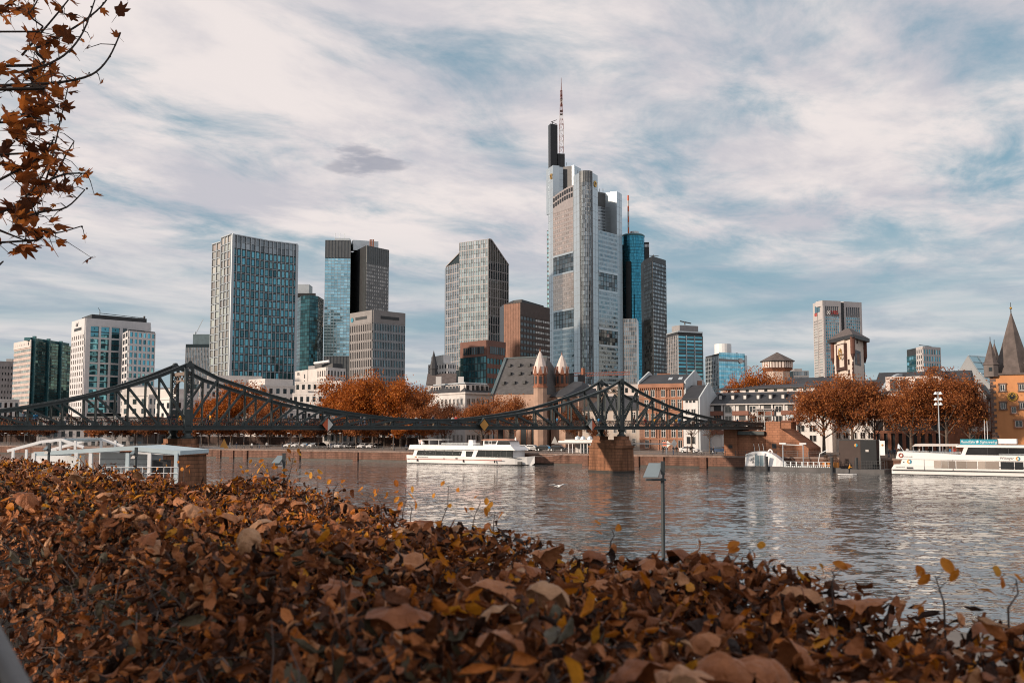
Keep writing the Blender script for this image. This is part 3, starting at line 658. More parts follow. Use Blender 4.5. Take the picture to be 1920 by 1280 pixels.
# silver corner strips
def strip(A, B, z0, z1, depth, nseam, parent=T, nm='corner_pillar'):
    p = MB().wall(A, B, z0, z1, -depth, 0).build(nm, M_sil, parent)
    mb = MB()
    for i in range(1, nseam):
        z = z0 + (z1 - z0) * i / nseam; mb.wall(A, B, z - 0.09, z + 0.09, -0.1, 0.05)
    c = A.lerp(B, 0.5); d = (B - A).normalized() * 0.08; mb.wall(c - d, c + d, z0, z1, -0.1, 0.06)
    mb.build('panel_seam', M_seam, p)
    return p
strip(L0, L1, LAND, zl, 6, 34); strip(P1, P2, LAND, zc, 5, 34); strip(P4, P5, LAND, zc, 5, 34); strip(R1, R2, LAND, zrr, 6, 32)
MB().wall(L0 + Vector((-0.5, 0.6)), L0 + Vector((0.4, 0.4)), LAND, zl - 1, -10, 0).build('side_wall', M_sil, T)
# rounded glass corner
cc = (P2 + P4) / 2; rad = (P4 - P2).length / 2
seg = 12; mbg = MB(); mbl = MB(); mbf = MB()
zlv = zt(343, 849)
for i in range(seg):
    a0, a1 = math.pi + math.pi * i / seg, math.pi + math.pi * (i + 1) / seg
    q0 = cc + Vector((math.cos(a0) * rad, math.sin(a0) * rad * 0.75)); q1 = cc + Vector((math.cos(a1) * rad, math.sin(a1) * rad * 0.75))
    for j in range(60):
        za, zb = LAND + (zlv - LAND) * j / 60, LAND + (zlv - LAND) * (j + 1) / 60; mbg.wall(q0, q1, za + 0.15, zb - 0.15, -0.3, 0)
    mbl.wall(q0, q1, zlv, zc + 0.8, -0.3, 0); mbf.wall(q0 - (q1 - q0) * 0.05, q0 + (q1 - q0) * 0.08, LAND, zc + 0.9, -0.3, 0.35)
mbg.build('corner_glass', G_grey, T, 'stuff'); mbl.build('louvre_crown', M_louvre, T); mbf.build('corner_mullion', M_seam, T, 'stuff')
G_silver = glassmat('glass_silver', (0.26, 0.32, 0.355), 0.88, 0.08, 0.18, tilt=.04, wave=.03)
# left face: bands of windows broken by two hanging gardens
def face_section(A, B, z0, z1, nu, nv, gm, wm):
    facade(T, A, B, z0, z1, nu, nv, 0.86, 0.46, 0.08, 0.5, wm, gm, 0.16, bandproud=0.14)
def garden(A, B, z0, z1):
    d = (B - A).normalized(); n = Vector((d.y, -d.x)); A2, B2 = A - n * .42, B - n * .42
    o = MB().wall(A2, B2, z0, z1, -0.3, 0).build('garden_recess', M_dglass, T)
    facade(o, A2, B2, z0, z1, 7, 4, 0.86, 0.9, 0.1, 0.06, M_dark, glassmat('garden_glass', (.15, .18, .195), .85, .08, .5, tilt=.08), 0.15)
    MB().wall(A, B, z0 - 1.0, z0 + 0.4, -.4, 0.42).build('garden_sill', M_sil, T); MB().wall(A, B, z1 - 0.8, z1 + 0.8, -3.0, 0.46).build('garden_sill', M_sil, T)
M_sunspan = mat('sunlit_spandrel', (0.60, 0.50, 0.44), 0.24, 0.85, var=0.1)  # golden sunlight on the left face painted into the spandrel colour
zz = lambda py: zt(py, 872)
A, B = L1, P1
G_sunglow = glassmat('glass_sun_reflection', (0.66, 0.52, 0.44), 0.9, 0.12, 0.16, tilt=0.05, wave=.03)  # pane colour carries the golden sun reflection of this face
face_section(A, B, zz(475), zz(392), 9, 10, G_sunglow, M_sunspan)
garden(A, B, zz(511), zz(476)); face_section(A, B, zz(580), zz(513), 9, 8, G_sunglow, M_sunspan)
garden(A, B, zz(615), zz(581)); face_section(A, B, zz(700), zz(617), 9, 9, G_silver, mat('cool_spandrel', (0.37, 0.43, 0.46), 0.22, 0.85, var=0.1))
n1 = 9; d = (B - A); dn = d.normalized()
mbw = MB(); mbs = MB()
for i in range(n1):     # sloping head of the face with two rows of dark openings
    q0, q1 = A + d * i / n1, A + d * (i + 1) / n1; zt0 = zsl + (zs - zsl) * math.sin((i + 1) / n1 * math.pi / 2)
    mbs.wall(q0, q1, zz(392) - 0.5, zt0, -0.8, 0.3)
    for k in range(2): mbw.wall(q0 + dn * 0.4, q1 - dn * 0.4, zt0 - 5.2 - k * 5.0, zt0 - 1.6 - k * 5.0, 0.2, 0.36)
mbs.build('face_head', M_sunspan, T); mbw.build('roof_opening', M_black, T, 'stuff')
A, B = P5, R1
M_cs = MATS['cool_spandrel']
face_section(A, B, zz(510), zz(436), 9, 9, G_silver, M_cs); garden(A, B, zz(546), zz(512)); face_section(A, B, zz(616), zz(548), 9, 8, G_silver, M_cs)
garden(A, B, zz(648), zz(618)); face_section(A, B, zz(725), zz(650), 9, 9, G_silver, M_cs)
# upper right block
U0, U1 = xy(1124, 884), xy(1138, 889)
facade(T, U0, U1, zz(434), zrr - 13, 3, 9, 0.86, 0.6, 0.1, 0.36, M_sil, G_grey, 0.2)
MB().prism([U0 + Vector((0, .1)), U1 + Vector((0, .1)), U1 + Vector((0, 20)), U0 + Vector((0, 20))], zz(440), zrr - 0.3).build('upper_block_core', M_dark, T)
mb = MB()
for i in range(7): q = U0.lerp(U1, i / 7); mb.wall(q, q + (U1 - U0) * 0.09, zrr - 13, zrr, -0.1, 0.3)
mb.build('louvre_fin', M_louvre, T)
strip(U1, xy(1160.5, 884), zz(440), zrr, 8, 12, nm='upper_wall')
# upper left block, shaft and antenna
V0, V1, V2, V3 = xy(1038.6, 893), xy(1058, 897), xy(1075, 893), xy(1079, 892)
strip(V0, V1, zsl - 12, zl, 14, 7, nm='upper_wall')
MB().wall(V1, V2, zsl - 6, zl + 0.2, -14, 0.1).build('dark_panel', mat('graphite_panel', (0.07, 0.072, 0.078), 0.4), T)
MB().wall(V2, V3, zs - 4, zl + 0.6, -14, 0.15).build('upper_wall_edge', M_sil, T)
S0, S1, S2 = xy(1029.6, 905), xy(1034, 898), xy(1047.5, 902)
zsh = zt(233, 900)
sh = MB().prism([S0, S1, S2, S2 + Vector((0, 9)), S0 + Vector((1, 9))], zl - 1, zsh).build('mast_shaft', M_black, T)
MB().wall(S0, S0.lerp(S1, .12), zl, zsh + .1, -0.2, 0.15).build('shaft_edge', M_sil, T)
MB().wall(S2 + Vector((0.1, 0)), xy(1061, 903), zl, zt(287, 900), -8, 0.5).build('shaft_step', M_black, T)
q = xy(1038, 903); mb = MB(); mb.tube((*q, zsh), (*q, zsh + 3), .3); mb.tube(at(1033, 229, 903), at(1044, 225, 903), .25); mb.tube(at(1034, 229, 903), at(1044, 233, 903), .25); mb.build('maintenance_arm', M_black, T)
def lattice(parent, x, y, z0, z1, w0, w1, nb, cols, nm='antenna_section'):
    for k in range(nb):
        za, zb = z0 + (z1 - z0) * k / nb, z0 + (z1 - z0) * (k + 1) / nb
        wa, wb = w0 + (w1 - w0) * k / nb, w0 + (w1 - w0) * (k + 1) / nb
        mb = MB(); cs = [(-1, -1), (1, -1), (1, 1), (-1, 1)]
        for i in range(4):
            c, e = cs[i], cs[(i + 1) % 4]
            mb.tube((x + c[0] * wa, y + c[1] * wa, za), (x + c[0] * wb, y + c[1] * wb, zb), 0.2, n=4)
            mb.tube((x + c[0] * wa, y + c[1] * wa, za), (x + e[0] * wb, y + e[1] * wb, zb), 0.14, n=4); mb.tube((x + c[0] * wb, y + c[1] * wb, zb - .1), (x + e[0] * wb, y + e[1] * wb, zb - .1), 0.17, n=4)
        mb.build(nm, cols[k % len(cols)], parent)
M_mred = mat('mast_red', (0.22, 0.075, 0.055), 0.6); M_mwh = mat('mast_white', (0.5, 0.47, 0.45), 0.6)
q = xy(1055, 903)
lattice(T, q.x, q.y, zt(287, 903), zt(233, 903), 1.7, 1.7, 5, [M_mred, M_mwh]); lattice(T, q.x, q.y, zt(233, 903), zt(170, 903), 1.5, 0.8, 7, [M_mred, M_mwh, M_mred])
MB().tube((q.x, q.y, zt(200, 903)), (q.x, q.y, zt(146, 903)), 0.75, 0.15, 6).build('antenna_tip', M_mred, T)
for py in (188, 210, 216): MB().lathe([(1.1, 0), (1.3, .6), (1.1, 1.2)], (q.x, q.y, zt(py, 903)), 8).build('antenna_drum', M_dark, T)
def ring_emblem(c, rz, r):
    mb = MB()
    for i in range(5):
        a = i * 2 * math.pi / 5 + .3
        p0 = Vector((math.cos(a) * r, 0, math.sin(a) * r)); p1 = Vector((math.cos(a + 1.25) * r * 1.05, 0, math.sin(a + 1.25) * r * 1.05))
        mb.bar(p0, p1, 0.5, r * 0.42, (0, 0, 1))
    me = mb.mesh('gold_emblem', M_gold); return place('gold_emblem', me, T, c, rz)
ring_emblem((*(xy(1034.5, 893)), zt(331, 893)), wall_rot(L0, L1), 2.2)
d = (P5 - P4).normalized(); ring_emblem((*((P4 + P5) / 2 + Vector((d.y, -d.x)) * 0.4), zt(344, 852)), wall_rot(P4, P5), 2.4)
mb = MB()
for px, py, Y in ((1064, 311, 895), (1086, 325, 856), (1127, 360, 888), (1134, 360, 888)): q = xy(px, Y); mb.tube((*q, zt(py, Y)), (*q, zt(py - 6, Y)), .22)
mb.build('roof_mast', M_dark, T)
# thin glass tower just behind on the left
A, B = xy(1026.8, 1040), xy(1044, 1034); P = [A, B, *offset_back(A, B, 20)]
T = tower('thin_glass_tower', 'sliver of glass tower just left of the tallest silver tower', P); z1 = zt(432, 1040)
MB().prism(P, LAND, z1 - .2).build('core', M_dglass, T); facade(T, A, B, zt(690, 1040), z1, 3, 30, 0.8, 0.6, 0.15, 0.3, M_dark, G_sky, 0.3)

# round blue tower with striped mast
cx_ = xy(1190, 912); r = 22.3 * 912 / 1920
T = thing('round_blue_tower', 'round blue glass tower with an orange white striped mast', 'building', (*cx_, LAND)); z1 = zt(440, 905)
MB().lathe([(r - .3, LAND), (r - .3, z1), (0.01, z1)], (*cx_, 0), 48).build('core', M_dglass, T)
mb = MB(); ns = 40; nr = 62
for i in range(ns):
    a0, a1 = math.pi * (1.0 + (i + .06) / ns), math.pi * (1.0 + (i + .94) / ns)
    for j in range(nr):
        za, zb = LAND + (z1 - LAND) * (j + .05) / nr, LAND + (z1 - LAND) * (j + .95) / nr
        mb.add([(cx_.x + r * math.cos(a0), cx_.y + r * math.sin(a0), za), (cx_.x + r * math.cos(a1), cx_.y + r * math.sin(a1), za), (cx_.x + r * math.cos(a1), cx_.y + r * math.sin(a1), zb), (cx_.x + r * math.cos(a0), cx_.y + r * math.sin(a0), zb)], [(0, 1, 2, 3)])
mb.build('curtain_wall', G_blue, T, 'stuff')
MB().lathe([(r + .2, z1 - 1.2), (r + .2, z1), (r - 1.5, z1 + 1.2), (0.01, z1 + 1.2)], (*cx_, 0), 40).build('roof_ring', M_teal, T)
q = xy(1193, 912); MB().lathe([(4, 0), (4, 3), (0.01, 3)], (q.x, q.y, z1 + 1), 14).build('roof_drum', M_alu, T)
q = xy(1182, 910)
for k in range(7):
    za, zb = zt(437 - k * 10.1, 910), zt(437 - (k + 1) * 10.1, 910)
    MB().tube((*q, za), (*q, zb), 0.75, 0.7, 8).build('mast_section', mat('mast_orange', (0.62, 0.13, 0.04), 0.5) if k % 2 == 0 else M_mwh, T)
MB().prism([xy(1176, 900), xy(1186, 898), xy(1186, 901), xy(1176, 903)], LAND, zt(490, 900)).build('dark_strip', M_black, T)
P = [xy(1207, 912), xy(1221, 912), xy(1221, 935), xy(1207, 935)]
MB().prism(P, LAND, zt(454, 912)).build('square_wing', M_black, T)
mb = MB()
for i in range(3): mb.wall(xy(1213 + i * 2.6, 912), xy(1214.6 + i * 2.6, 912), zt(463, 912), zt(458, 912), 0.01, 0.15)
mb.build('roof_window', M_alu, T)
# dark gridded tower
C0, C1, C2 = xy(1210.5, 800), xy(1227, 780), xy(1252.5, 800); P = [C0, C1, C2, C2 + Vector((-4, 20)), C0 + Vector((0, 18))]
T = tower('black_grid_tower', 'black tower with a pale window grid on its right face', P); z1 = zt(480, 780)
MB().prism(P, LAND, z1).build('core', M_black, T)
facade(T, C1, C2, zt(712, 780), z1 - 4, 9, 30, 0.72, 0.62, 0.14, 0.2, M_dark, G_grey, 0.2)
facade(T, C0, C1, zt(712, 780), z1 - 4, 6, 30, 0.9, 0.8, 0.05, 0.1, M_black, G_dark, 0.15)
q = xy(1229, 792); mb = MB(); mb.bar((*q, z1), (*q, z1 + 3), .5, .5); mb.bar((q.x - 4, q.y, z1 + 2.5), (q.x + 4, q.y, z1 + 2.0), .4, .4); mb.build('cleaning_crane', M_dark, T)
# low glass slab in front of round tower
A, B = xy(1171, 802), xy(1195.5, 800); P = [A, B, *offset_back(A, B, 20)]
T = tower('low_glass_slab', 'lower grey glass slab in front of the round blue tower', P); z1 = zt(597, 800)
MB().prism(P, LAND, z1 - .2).build('core', M_dglass, T); facade(T, A, B, zt(725, 800), z1, 7, 16, 0.8, 0.8, 0.16, 0.12, M_gbar, G_grey, 0.3)
# teal tower with roof box
C0, C1, C2 = xy(1253, 640), xy(1273, 620), xy(1320, 628); P = [C0, C1, C2, C2 + Vector((2, 22)), C0 + Vector((7, 14))]
T = tower('teal_office_tower', 'mid-height office tower with teal window bands and white piers', P); z1 = zt(620, 620)
MB().prism(P, LAND, z1 - .1).build('core', M_dark, T)
facade(T, C1, C2, zt(725, 620), z1 - 2.6, 3, 14, 0.86, 0.5, 0.07, 0.0, M_alu, G_teal, 0.5)
facade(T, C1, C2, zt(725, 620), z1 - 2.6, 24, 14, 0.06, 0.5, 0, 0.35, mat('grey_green', (0.11, 0.13, 0.135), 0.5), M_dark, 0.25, grid='spandrel')
facade(T, C0, C1, zt(725, 620), z1 - 2.6, 6, 14, 0.7, 0.8, 0.25, 0.1, M_gbar, G_grey, 0.3)
MB().wall(C0, C1, z1 - 0.8, z1, -1, .5).build('roof_edge', M_alu, T); MB().wall(C1, C2, z1 - 0.8, z1 - .003, -1, .497).build('roof_edge', M_alu, T)
MB().prism([xy(1262, 636), xy(1277, 628), xy(1312, 634), xy(1308, 645), xy(1266, 645)], z1 - .1, zt(610, 630)).build('roof_box', M_grey, T)
q = at(1284, 609, 636); mb = MB(); mb.bar(q, (q.x, q.y, q.z + 2), .6, .6); mb.bar((q.x - 3, q.y, q.z + 2.4), (q.x + 4, q.y, q.z + .9), .5, .7); mb.build('cleaning_crane', M_dark, T)
# bright blue glass block with white drum
C0, C1, C2 = xy(1325, 680), xy(1350, 650), xy(1399, 664); P = [C0, C1, C2, C2 + Vector((2, 26)), C0 + Vector((5, 16))]
T = tower('blue_glass_block', 'bright sky blue glass block with white rooftop drum', P); z1 = zt(662, 650)
MB().prism(P, LAND, z1 - .1).build('core', M_dark, T)
facade(T, C1, C2, LAND + 8, z1, 12, 16, 0.97, 0.5, 0, 0, M_alu, glassmat('glass_bright', (0.25, 0.62, 0.78), 0.8, 0.06, 0.2), 0.2)
facade(T, C1, C2, LAND + 8, z1, 12, 16, 0.97, 0.48, 0, 0, M_alu, G_sky, 0.2, name='spandrel_pane', offv=1.0)
facade(T, C0, C1, LAND + 8, z1 - 1.5, 8, 16, 0.82, 0.7, 0.2, 0.15, M_alu, G_dark, 0.25)
MB().wall(C1, C2, z1 - 5, z1 - 3.4, 0.05, 0.4).build('sign_band', M_grey, T)
q = C1.lerp(C2, .82); d = (C2 - C1).normalized(); nn = Vector((d.y, -d.x))
me = MB().prism([(math.cos(t) * 2, math.sin(t) * 1.6) for t in np.linspace(0, 2 * math.pi, 17)[:-1]], 0, .3).mesh('round_sign', M_paleston); o = place('round_sign', me, T, (*(q + nn * .4), z1 - 4.2)); o.rotation_euler = (R(90), 0, wall_rot(C1, C2))
MB().wall(C2 - d * .3, C2 + d * 1.6, LAND, z1 - .5, -1, .5).build('corner_pier', M_alu, T)
q = xy(1358, 680); MB().lathe([(5.6, 0), (5.6, zt(645, 680) - z1), (.01, zt(645, 680) - z1)], (q.x, q.y, z1 - .1), 20).build('roof_drum', M_whitep, T, smooth=False)
mb = MB()
for i in range(6): p = xy(1364 + i * 4, 668); mb.box(p.x - .5, p.x + .5, p.y - .5, p.y + .5, z1 - .1, z1 + 0.5 + (i % 3) * .5)
mb.build('roof_plant', M_dark, T)

# twin white tower with the red letters
C0, C1, G0, G1, C2 = xy(1530.5, 925), xy(1548.5, 900), xy(1582, 906), xy(1588, 908), xy(1621.5, 915)
P = [C0, C1, C2, C2 + Vector((6, 30)), C0 + Vector((9, 18))]
T = tower('twin_white_tower', 'white twin tower with red letters under its notched crown', P); z1 = zt(563, 900)
M_tw = mat('pinkish_white_stone', (0.48, 0.455, 0.45), 0.7, var=0.05)
MB().prism(P, LAND, z1 - 1).build('core', M_dark, T)
facade(T, C0, C1, zt(705, 900), zt(597, 900), 2, 22, 0.74, 0.55, 0.26, 0.45, M_tw, G_sunlit, 0.4)
MB().wall(C0, C1, zt(597, 900), z1, -1, .4).build('wall_head', M_tw, T)
q = C0.lerp(C1, .5); d = (C1 - C0).normalized(); MB().wall(q - d * .25, q + d * .25, LAND, z1 + 1, .3, .55).build('slot', M_dark, T)
MB().wall(C0.lerp(C1, .22), C0.lerp(C1, .74), zt(583, 900), zt(570, 900), .3, .5).build('upper_window', G_teal, T)
text('UBS', 4.2, M_red, T, (*(C0.lerp(C1, .3) + Vector((-.6, -.6))), zt(590, 915)), (R(90), 0, wall_rot(C0, C1)), extrude=.1)
for A, B in ((C1, G0), (G1, C2)):
    d = (B - A).normalized(); a, b2 = A + d * 2.0, B - d * 2.0
    facade(T, a, b2, zt(705, 900), zt(592, 900), 7, 20, 0.62, 0.7, 0.4, 0.3, M_tw, G_teal, 0.35)
    facade(T, a, b2, zt(592, 900), z1 - 5, 7, 1, 0.6, 0.99, 0.4, 0.0, M_tw, G_dark, 0.35)
    MB().wall(A, a, LAND, z1 - .003, -1, .55).build('frame', M_tw, T); MB().wall(b2, B, LAND, z1 - .003, -1, .55).build('frame', M_tw, T); MB().wall(A, B, z1 - 5, z1, -10, .5).build('frame', M_tw, T)
d = (G0 - C1).normalized()
text('UBS', 4.6, M_red, T, (*(C1.lerp(G0, .63) + Vector((0, -1))), zt(586, 902)), (R(90), 0, wall_rot(C1, G0)), extrude=.1)
mb = MB(); q = Vector((*(C1.lerp(G0, .3) + Vector((0, -1))), zt(586, 902)))
for i in range(3): a = R(60 * i); mb.bar(q - Vector((math.cos(a), 0, math.sin(a))) * 1.9, q + Vector((math.cos(a), 0, math.sin(a))) * 1.9, .3, .35)
mb.build('key_emblem', M_whitep, T)
MB().wall(G0, G1, LAND, z1 - 2, -1, -.5).build('gap', M_dark, T)
# white gridded block right, and small far one
C0, C1, C2 = xy(1705, 585), xy(1735, 560), xy(1768, 568); P = [C0, C1, C2, C2 + Vector((2, 22)), C0 + Vector((7, 14))]
T = tower('white_grid_block', 'white gridded block with glassy left side above brown trees', P); z1 = zt(649, 560)
MB().prism(P, LAND, z1 - .1).build('core', M_dark, T)
E0 = C0.lerp(C1, .62)
facade(T, E0, C1, z1 - 3.2 * 11, z1 - 1, 3, 11, 0.5, 0.62, 0.5, 0.38, M_tw, G_dark, 0.3)
facade(T, C1, C2, z1 - 3.2 * 11, z1 - 1, 7, 9, 0.55, 0.68, 0.45, 0.32, M_tw, G_teal, 0.3)
facade(T, C0, E0, z1 - 3.2 * 11, z1 - 4, 4, 11, 0.95, 0.6, 0.04, 0.3, M_teal, G_teal, 0.2)
MB().wall(E0, C1, z1 - 1, z1, -1, .33).build('parapet', M_tw, T); MB().wall(C1, C2, z1 - 1, z1 - .003, -1, .327).build('parapet', M_tw, T)
q = xy(1745, 575); mb = MB(); mb.bar((*q, z1), (*q, z1 + 1.5), .4, .4); mb.bar((q.x - 5, q.y, z1 + 2), (q.x + 2, q.y, z1 + 1), .3, .3); mb.build('cleaning_crane', M_dark, T)
A, B = xy(1490, 560), xy(1519, 560); P = [A, B, *offset_back(A, B, 14)]
T = tower('small_glass_block', 'small grey glass block between octagonal tower and white twin tower', P); z1 = zt(695, 560)
MB().prism(P, LAND, z1 - .1).build('core', M_dglass, T); facade(T, A, B, z1 - 12, z1, 9, 4, 0.9, 0.7, 0.08, 0.25, M_grey, G_grey, 0.2)
MB().wall(A.lerp(B, .1), A.lerp(B, .6), z1 - .1, z1 + 1.2, -8, -1).build('roof_box', M_grey, T)
# ------------------------------------------------------------ riverside houses, church, old towers
M_frame = mat('window_frame_white', (0.62, 0.60, 0.57), 0.6, var=0.05)
M_trim = mat('sandstone_trim', (0.33, 0.16, 0.10), 0.85, var=0.2)
_wm = {}
def win_mesh(w, h, style='cross', trim=None):
    k = (round(w, 2), round(h, 2), style, trim.name if trim else None)
    if k in _wm: return _wm[k]
    mb = MB(); mb.box(-w / 2, w / 2, -0.02, 0.1, -h / 2, h / 2); mb.mi = 1; f = 0.09
    if style != 'dark':
        mb.box(-w / 2, -w / 2 + f, -0.07, -0.015, -h / 2, h / 2); mb.box(w / 2 - f, w / 2, -0.07, -0.015, -h / 2, h / 2)
        mb.box(-w / 2 + f, w / 2 - f, -0.068, -0.015, h / 2 - f, h / 2); mb.box(-w / 2 + f, w / 2 - f, -0.068, -0.015, -h / 2, -h / 2 + f)
        mb.box(-f / 2, f / 2, -0.066, -0.015, -h / 2 + f, h / 2 - f)
        if style == 'cross': mb.box(-w / 2 + f, w / 2 - f, -0.064, -0.015, h * 0.18, h * 0.18 + f)
    if trim:
        mb.mi = 2; t = 0.22
        mb.box(-w / 2 - t, -w / 2, -0.14, 0.05, -h / 2, h / 2); mb.box(w / 2, w / 2 + t, -0.14, 0.05, -h / 2, h / 2)
        mb.box(-w / 2 - t * 1.4, w / 2 + t * 1.4, -0.2, 0.05, h / 2, h / 2 + t * 1.2); mb.box(-w / 2 - t * 1.4, w / 2 + t * 1.4, -0.22, 0.05, -h / 2 - t, -h / 2)
    me = mb.mesh('window', [M_glazing, M_frame] + ([trim] if trim else [])); _wm[k] = me; return me
def windows(T, A, B, us, zs, w, h, style='cross', trim=None, out=0.03, name='window'):
    A = Vector(A); B = Vector(B); d = (B - A).normalized(); n = Vector((d.y, -d.x)); me = win_mesh(w, h, style, trim); rz = wall_rot(A, B)
    for z in zs:
        for u in us:
            c = A.lerp(B, u) + n * out; place(name, me, T, (c.x, c.y, z), rz)
def roof_gable(T, A, B, depth, z0, zr, mat_, over=0.4, name='roof', hip=0.0, ridge=0.5, thick=0.25):
    """saddle roof over the rectangle behind A-B; hip pulls the ridge ends in"""
    A = Vector(A); B = Vector(B); d = (B - A).normalized(); n = Vector((-d.y, d.x))
    a, b_, c, e = A - d * over - n * over, B + d * over - n * over, B + d * over + n * (depth + over), A - d * over + n * (depth + over)
    r0, r1 = A - d * over + n * depth * ridge + d * hip, B + d * over + n * depth * ridge - d * hip
    mb = MB(); v = [(*a, z0), (*b_, z0), (*c, z0), (*e, z0), (*r0, zr), (*r1, zr)]; v2 = [(x, y, z - thick) for x, y, z in v[:4]]
    mb.add(v + v2, [(0, 1, 5, 4), (2, 3, 4, 5), (1, 2, 5), (3, 0, 4), (0, 6, 7, 1), (1, 7, 8, 2), (2, 8, 9, 3), (3, 9, 6, 0), (9, 8, 7, 6)])
    return mb.build(name, mat_, T)
def zp(py, Y): return zt(py, Y)
Yb = lambda px, t: onbank(px, t).y

# retaining wall and shrubs behind the quay trees
A, B = onbank(-80, 40), onbank(800, 40)
rw = thing('retaining_wall', 'low dark brown stone wall behind the parked cars and quay trees', 'wall', (*A, LAND))
MB().wall(A, B, LAND - .2, 5.0, -0.8, 0).build('wall_face', stonemat('dark_wall_stone', (0.10, 0.06, 0.05), (0.075, 0.05, 0.04), (0.03, 0.025, 0.02), 0.9, 0.35), rw)
MB().wall(A, B, 5.0, 5.2, -0.9, 0.12).build('coping', mat('wall_coping', (0.14, 0.11, 0.10), 0.9), rw)
low_house('riverside_house', 'flat pale building at the left edge seen through the bridge', -70, 34, 748, 380, 10, 4, M_paleston, 12)
low_house('riverside_house', 'low grey house half hidden by quay trees left of bridge tower', 70, 270, 782, 330, 14, 3, M_grey, -4)
low_house('riverside_house', 'low pale house behind the big orange trees', 606, 800, 786, 300, 16, 3, M_white, -8)

# white mansard corner building
C0, C1, C2 = xy(800, 306), xy(872, 288), xy(922, 296)
T = thing('mansard_building', 'white corner building with dark mansard roof and dormers left of church', 'building', (*C1, LAND))
P = [C0, C1, C2, C2 + Vector((0, 14)), C0 + Vector((3, 14))]; ze = zp(738, 288); zr = zp(718, 288)
MB().prism(P, LAND, ze).build('wall', mat('mansard_wall', (0.58, 0.56, 0.54), 0.8, var=.05, streak=.15), T)
mb = MB(); cx2 = sum((p for p in P), Vector((0, 0))) / 5
mb.prism([p + (p - cx2).normalized() * .5 for p in P], ze + .002, ze + .5); mb.build('cornice', M_paleston, T)
top = [p + (cx2 - p).normalized() * 1.9 for p in P]
MB().prism(P, ze + .5, zr, top=top).build('mansard_roof', M_slate, T)
MB().prism(top, zr, zr + .35).build('roof_edge', M_alu, T)
windows(T, C0, C1, [.3, .42, .52, .62, .72, .82, .92], [ze - 2.2 - k * 3.4 for k in range(4)], 1.1, 1.9, 'mid')
windows(T, C1, C2, [.12, .3, .48, .66, .84], [ze - 2.2 - k * 3.4 for k in range(4)], 1.2, 1.9, 'mid')
for A, B, us in ((C0, C1, [.1, .17, .24, .31, .5, .6, .68, .76, .84, .92]), (C1, C2, [.14, .32, .5, .68, .86])):
    d = (B - A).normalized(); n = Vector((d.y, -d.x)); rz = wall_rot(A, B)
    me = MB().box(-.75, .75, -.2, 2.2, -.9, .95); me.mi = 1; me.box(-.55, .55, -.26, -.15, -.75, .7); me = me.mesh('dormer', [M_paleston, M_glazing])
    for u in us: c = A.lerp(B, u) - n * .7; place('dormer', me, T, (*c, ze + 1.75), rz)
for px, py in ((822, 706), (864, 706)):
    q = xy(px, 298); MB().box(q.x - .8, q.x + .8, q.y - .6, q.y + .6, zr, zp(py, 298)).build('chimney', M_white, T)
# steep small church roof with needle spire behind it
A, B = xy(800, 330), xy(852, 330)
T = thing('needle_spire_church', 'brown steep church roof with thin dark needle spire', 'church', (*A, LAND))
MB().prism([A, B, *offset_back(A, B, 12)], LAND, zp(720, 330)).build('wall', M_paleston, T)
roof_gable(T, A, B, 12, zp(720, 330), zp(700, 336), M_slatebr, .3)
q = xy(812.5, 336); s8 = lambda c, r, n=8, a=.39: [(c.x + r * math.cos(a + i * 2 * math.pi / n), c.y + r * math.sin(a + i * 2 * math.pi / n)) for i in range(n)]
sp = MB().prism(s8(q, 1.3), zp(715, 336), zp(692, 336)).build('spire_base', M_slate, T)
MB().cone(s8(q, 1.55), zp(692, 336), (q.x, q.y, zp(656, 336))).build('spire', M_slate, T)

# the gothic church with twin pale spires
T = thing('gothic_church', 'gothic church with big slate roof and twin pale octagonal spires', 'church', (*xy(1000, 280), LAND))
E0, E1, R0, R1 = at(923, 740, 278), at(1012, 738, 272), at(948.5, 672, 288), at(1026, 669, 284)
ze = E0.z
A, B = Vector(E0.xy), Vector(E1.xy); d = (B - A).normalized(); n = Vector((-d.y, d.x))
Pn = [A + d * .6, B, B + n * 23, A + d * .6 + n * 23]
M_chw = mat('church_plaster', (0.42, 0.28, 0.21), 0.85, var=.2, scale=.5, streak=.3)
MB().prism(Pn, LAND, ze).build('nave_wall', M_chw, T)
mb = MB(); bk0, bk1 = A + n * 24, B + n * 24
v = [(*A, ze), (*B, E1.z), tuple(R1), tuple(R0), (*bk1, ze), (*bk0, ze)]
mb.add(v, [(0, 1, 2, 3), (2, 4, 5, 3), (1, 4, 2), (0, 3, 5), (0, 5, 4, 1)]); roof = mb.build('nave_roof', mat('nave_slate', (0.095, 0.090, 0.089), .75, var=.22, scale=.9, bump=.5, bscale=2.2), T)
nn3 = (Vector(E1) - Vector(E0)).cross(Vector(R0) - Vector(E0)).normalized()
mb = MB(); mb.bar(Vector(v[0]) + nn3 * .1, Vector(v[3]) + nn3 * .1, .8, .5); mb.bar(Vector(v[3]) + Vector((0, 0, .1)), Vector(v[2]) + Vector((0, 0, .1)), .5, .35); mb.build('verge', mat('verge_lead', (.10, .13, .14), .5), T)
me = MB().box(-.45, .45, -.5, .6, -.35, .45).mesh('roof_hatch', M_dark)
for row, (f, cnt) in enumerate(((.3, 4), (.55, 4), (.78, 3))):
    for i in range(cnt):
        u = (.16 + i * .23 + (row % 2) * .07); lo = Vector(v[0]).lerp(Vector(v[1]), u); hi = Vector(v[3]).lerp(Vector(v[2]), u)
        p = lo.lerp(hi, f) + nn3 * .1; place('roof_hatch', me, T, p, wall_rot(A, B))
mb = MB(); mb.tube(R0, R0 + Vector((0, 0, 2)), .15, .05); mb.build('ridge_finial', M_redsand, T)
M_spire = mat('spire_plaster', (0.62, 0.53, 0.48), .8, var=.1, scale=.8)
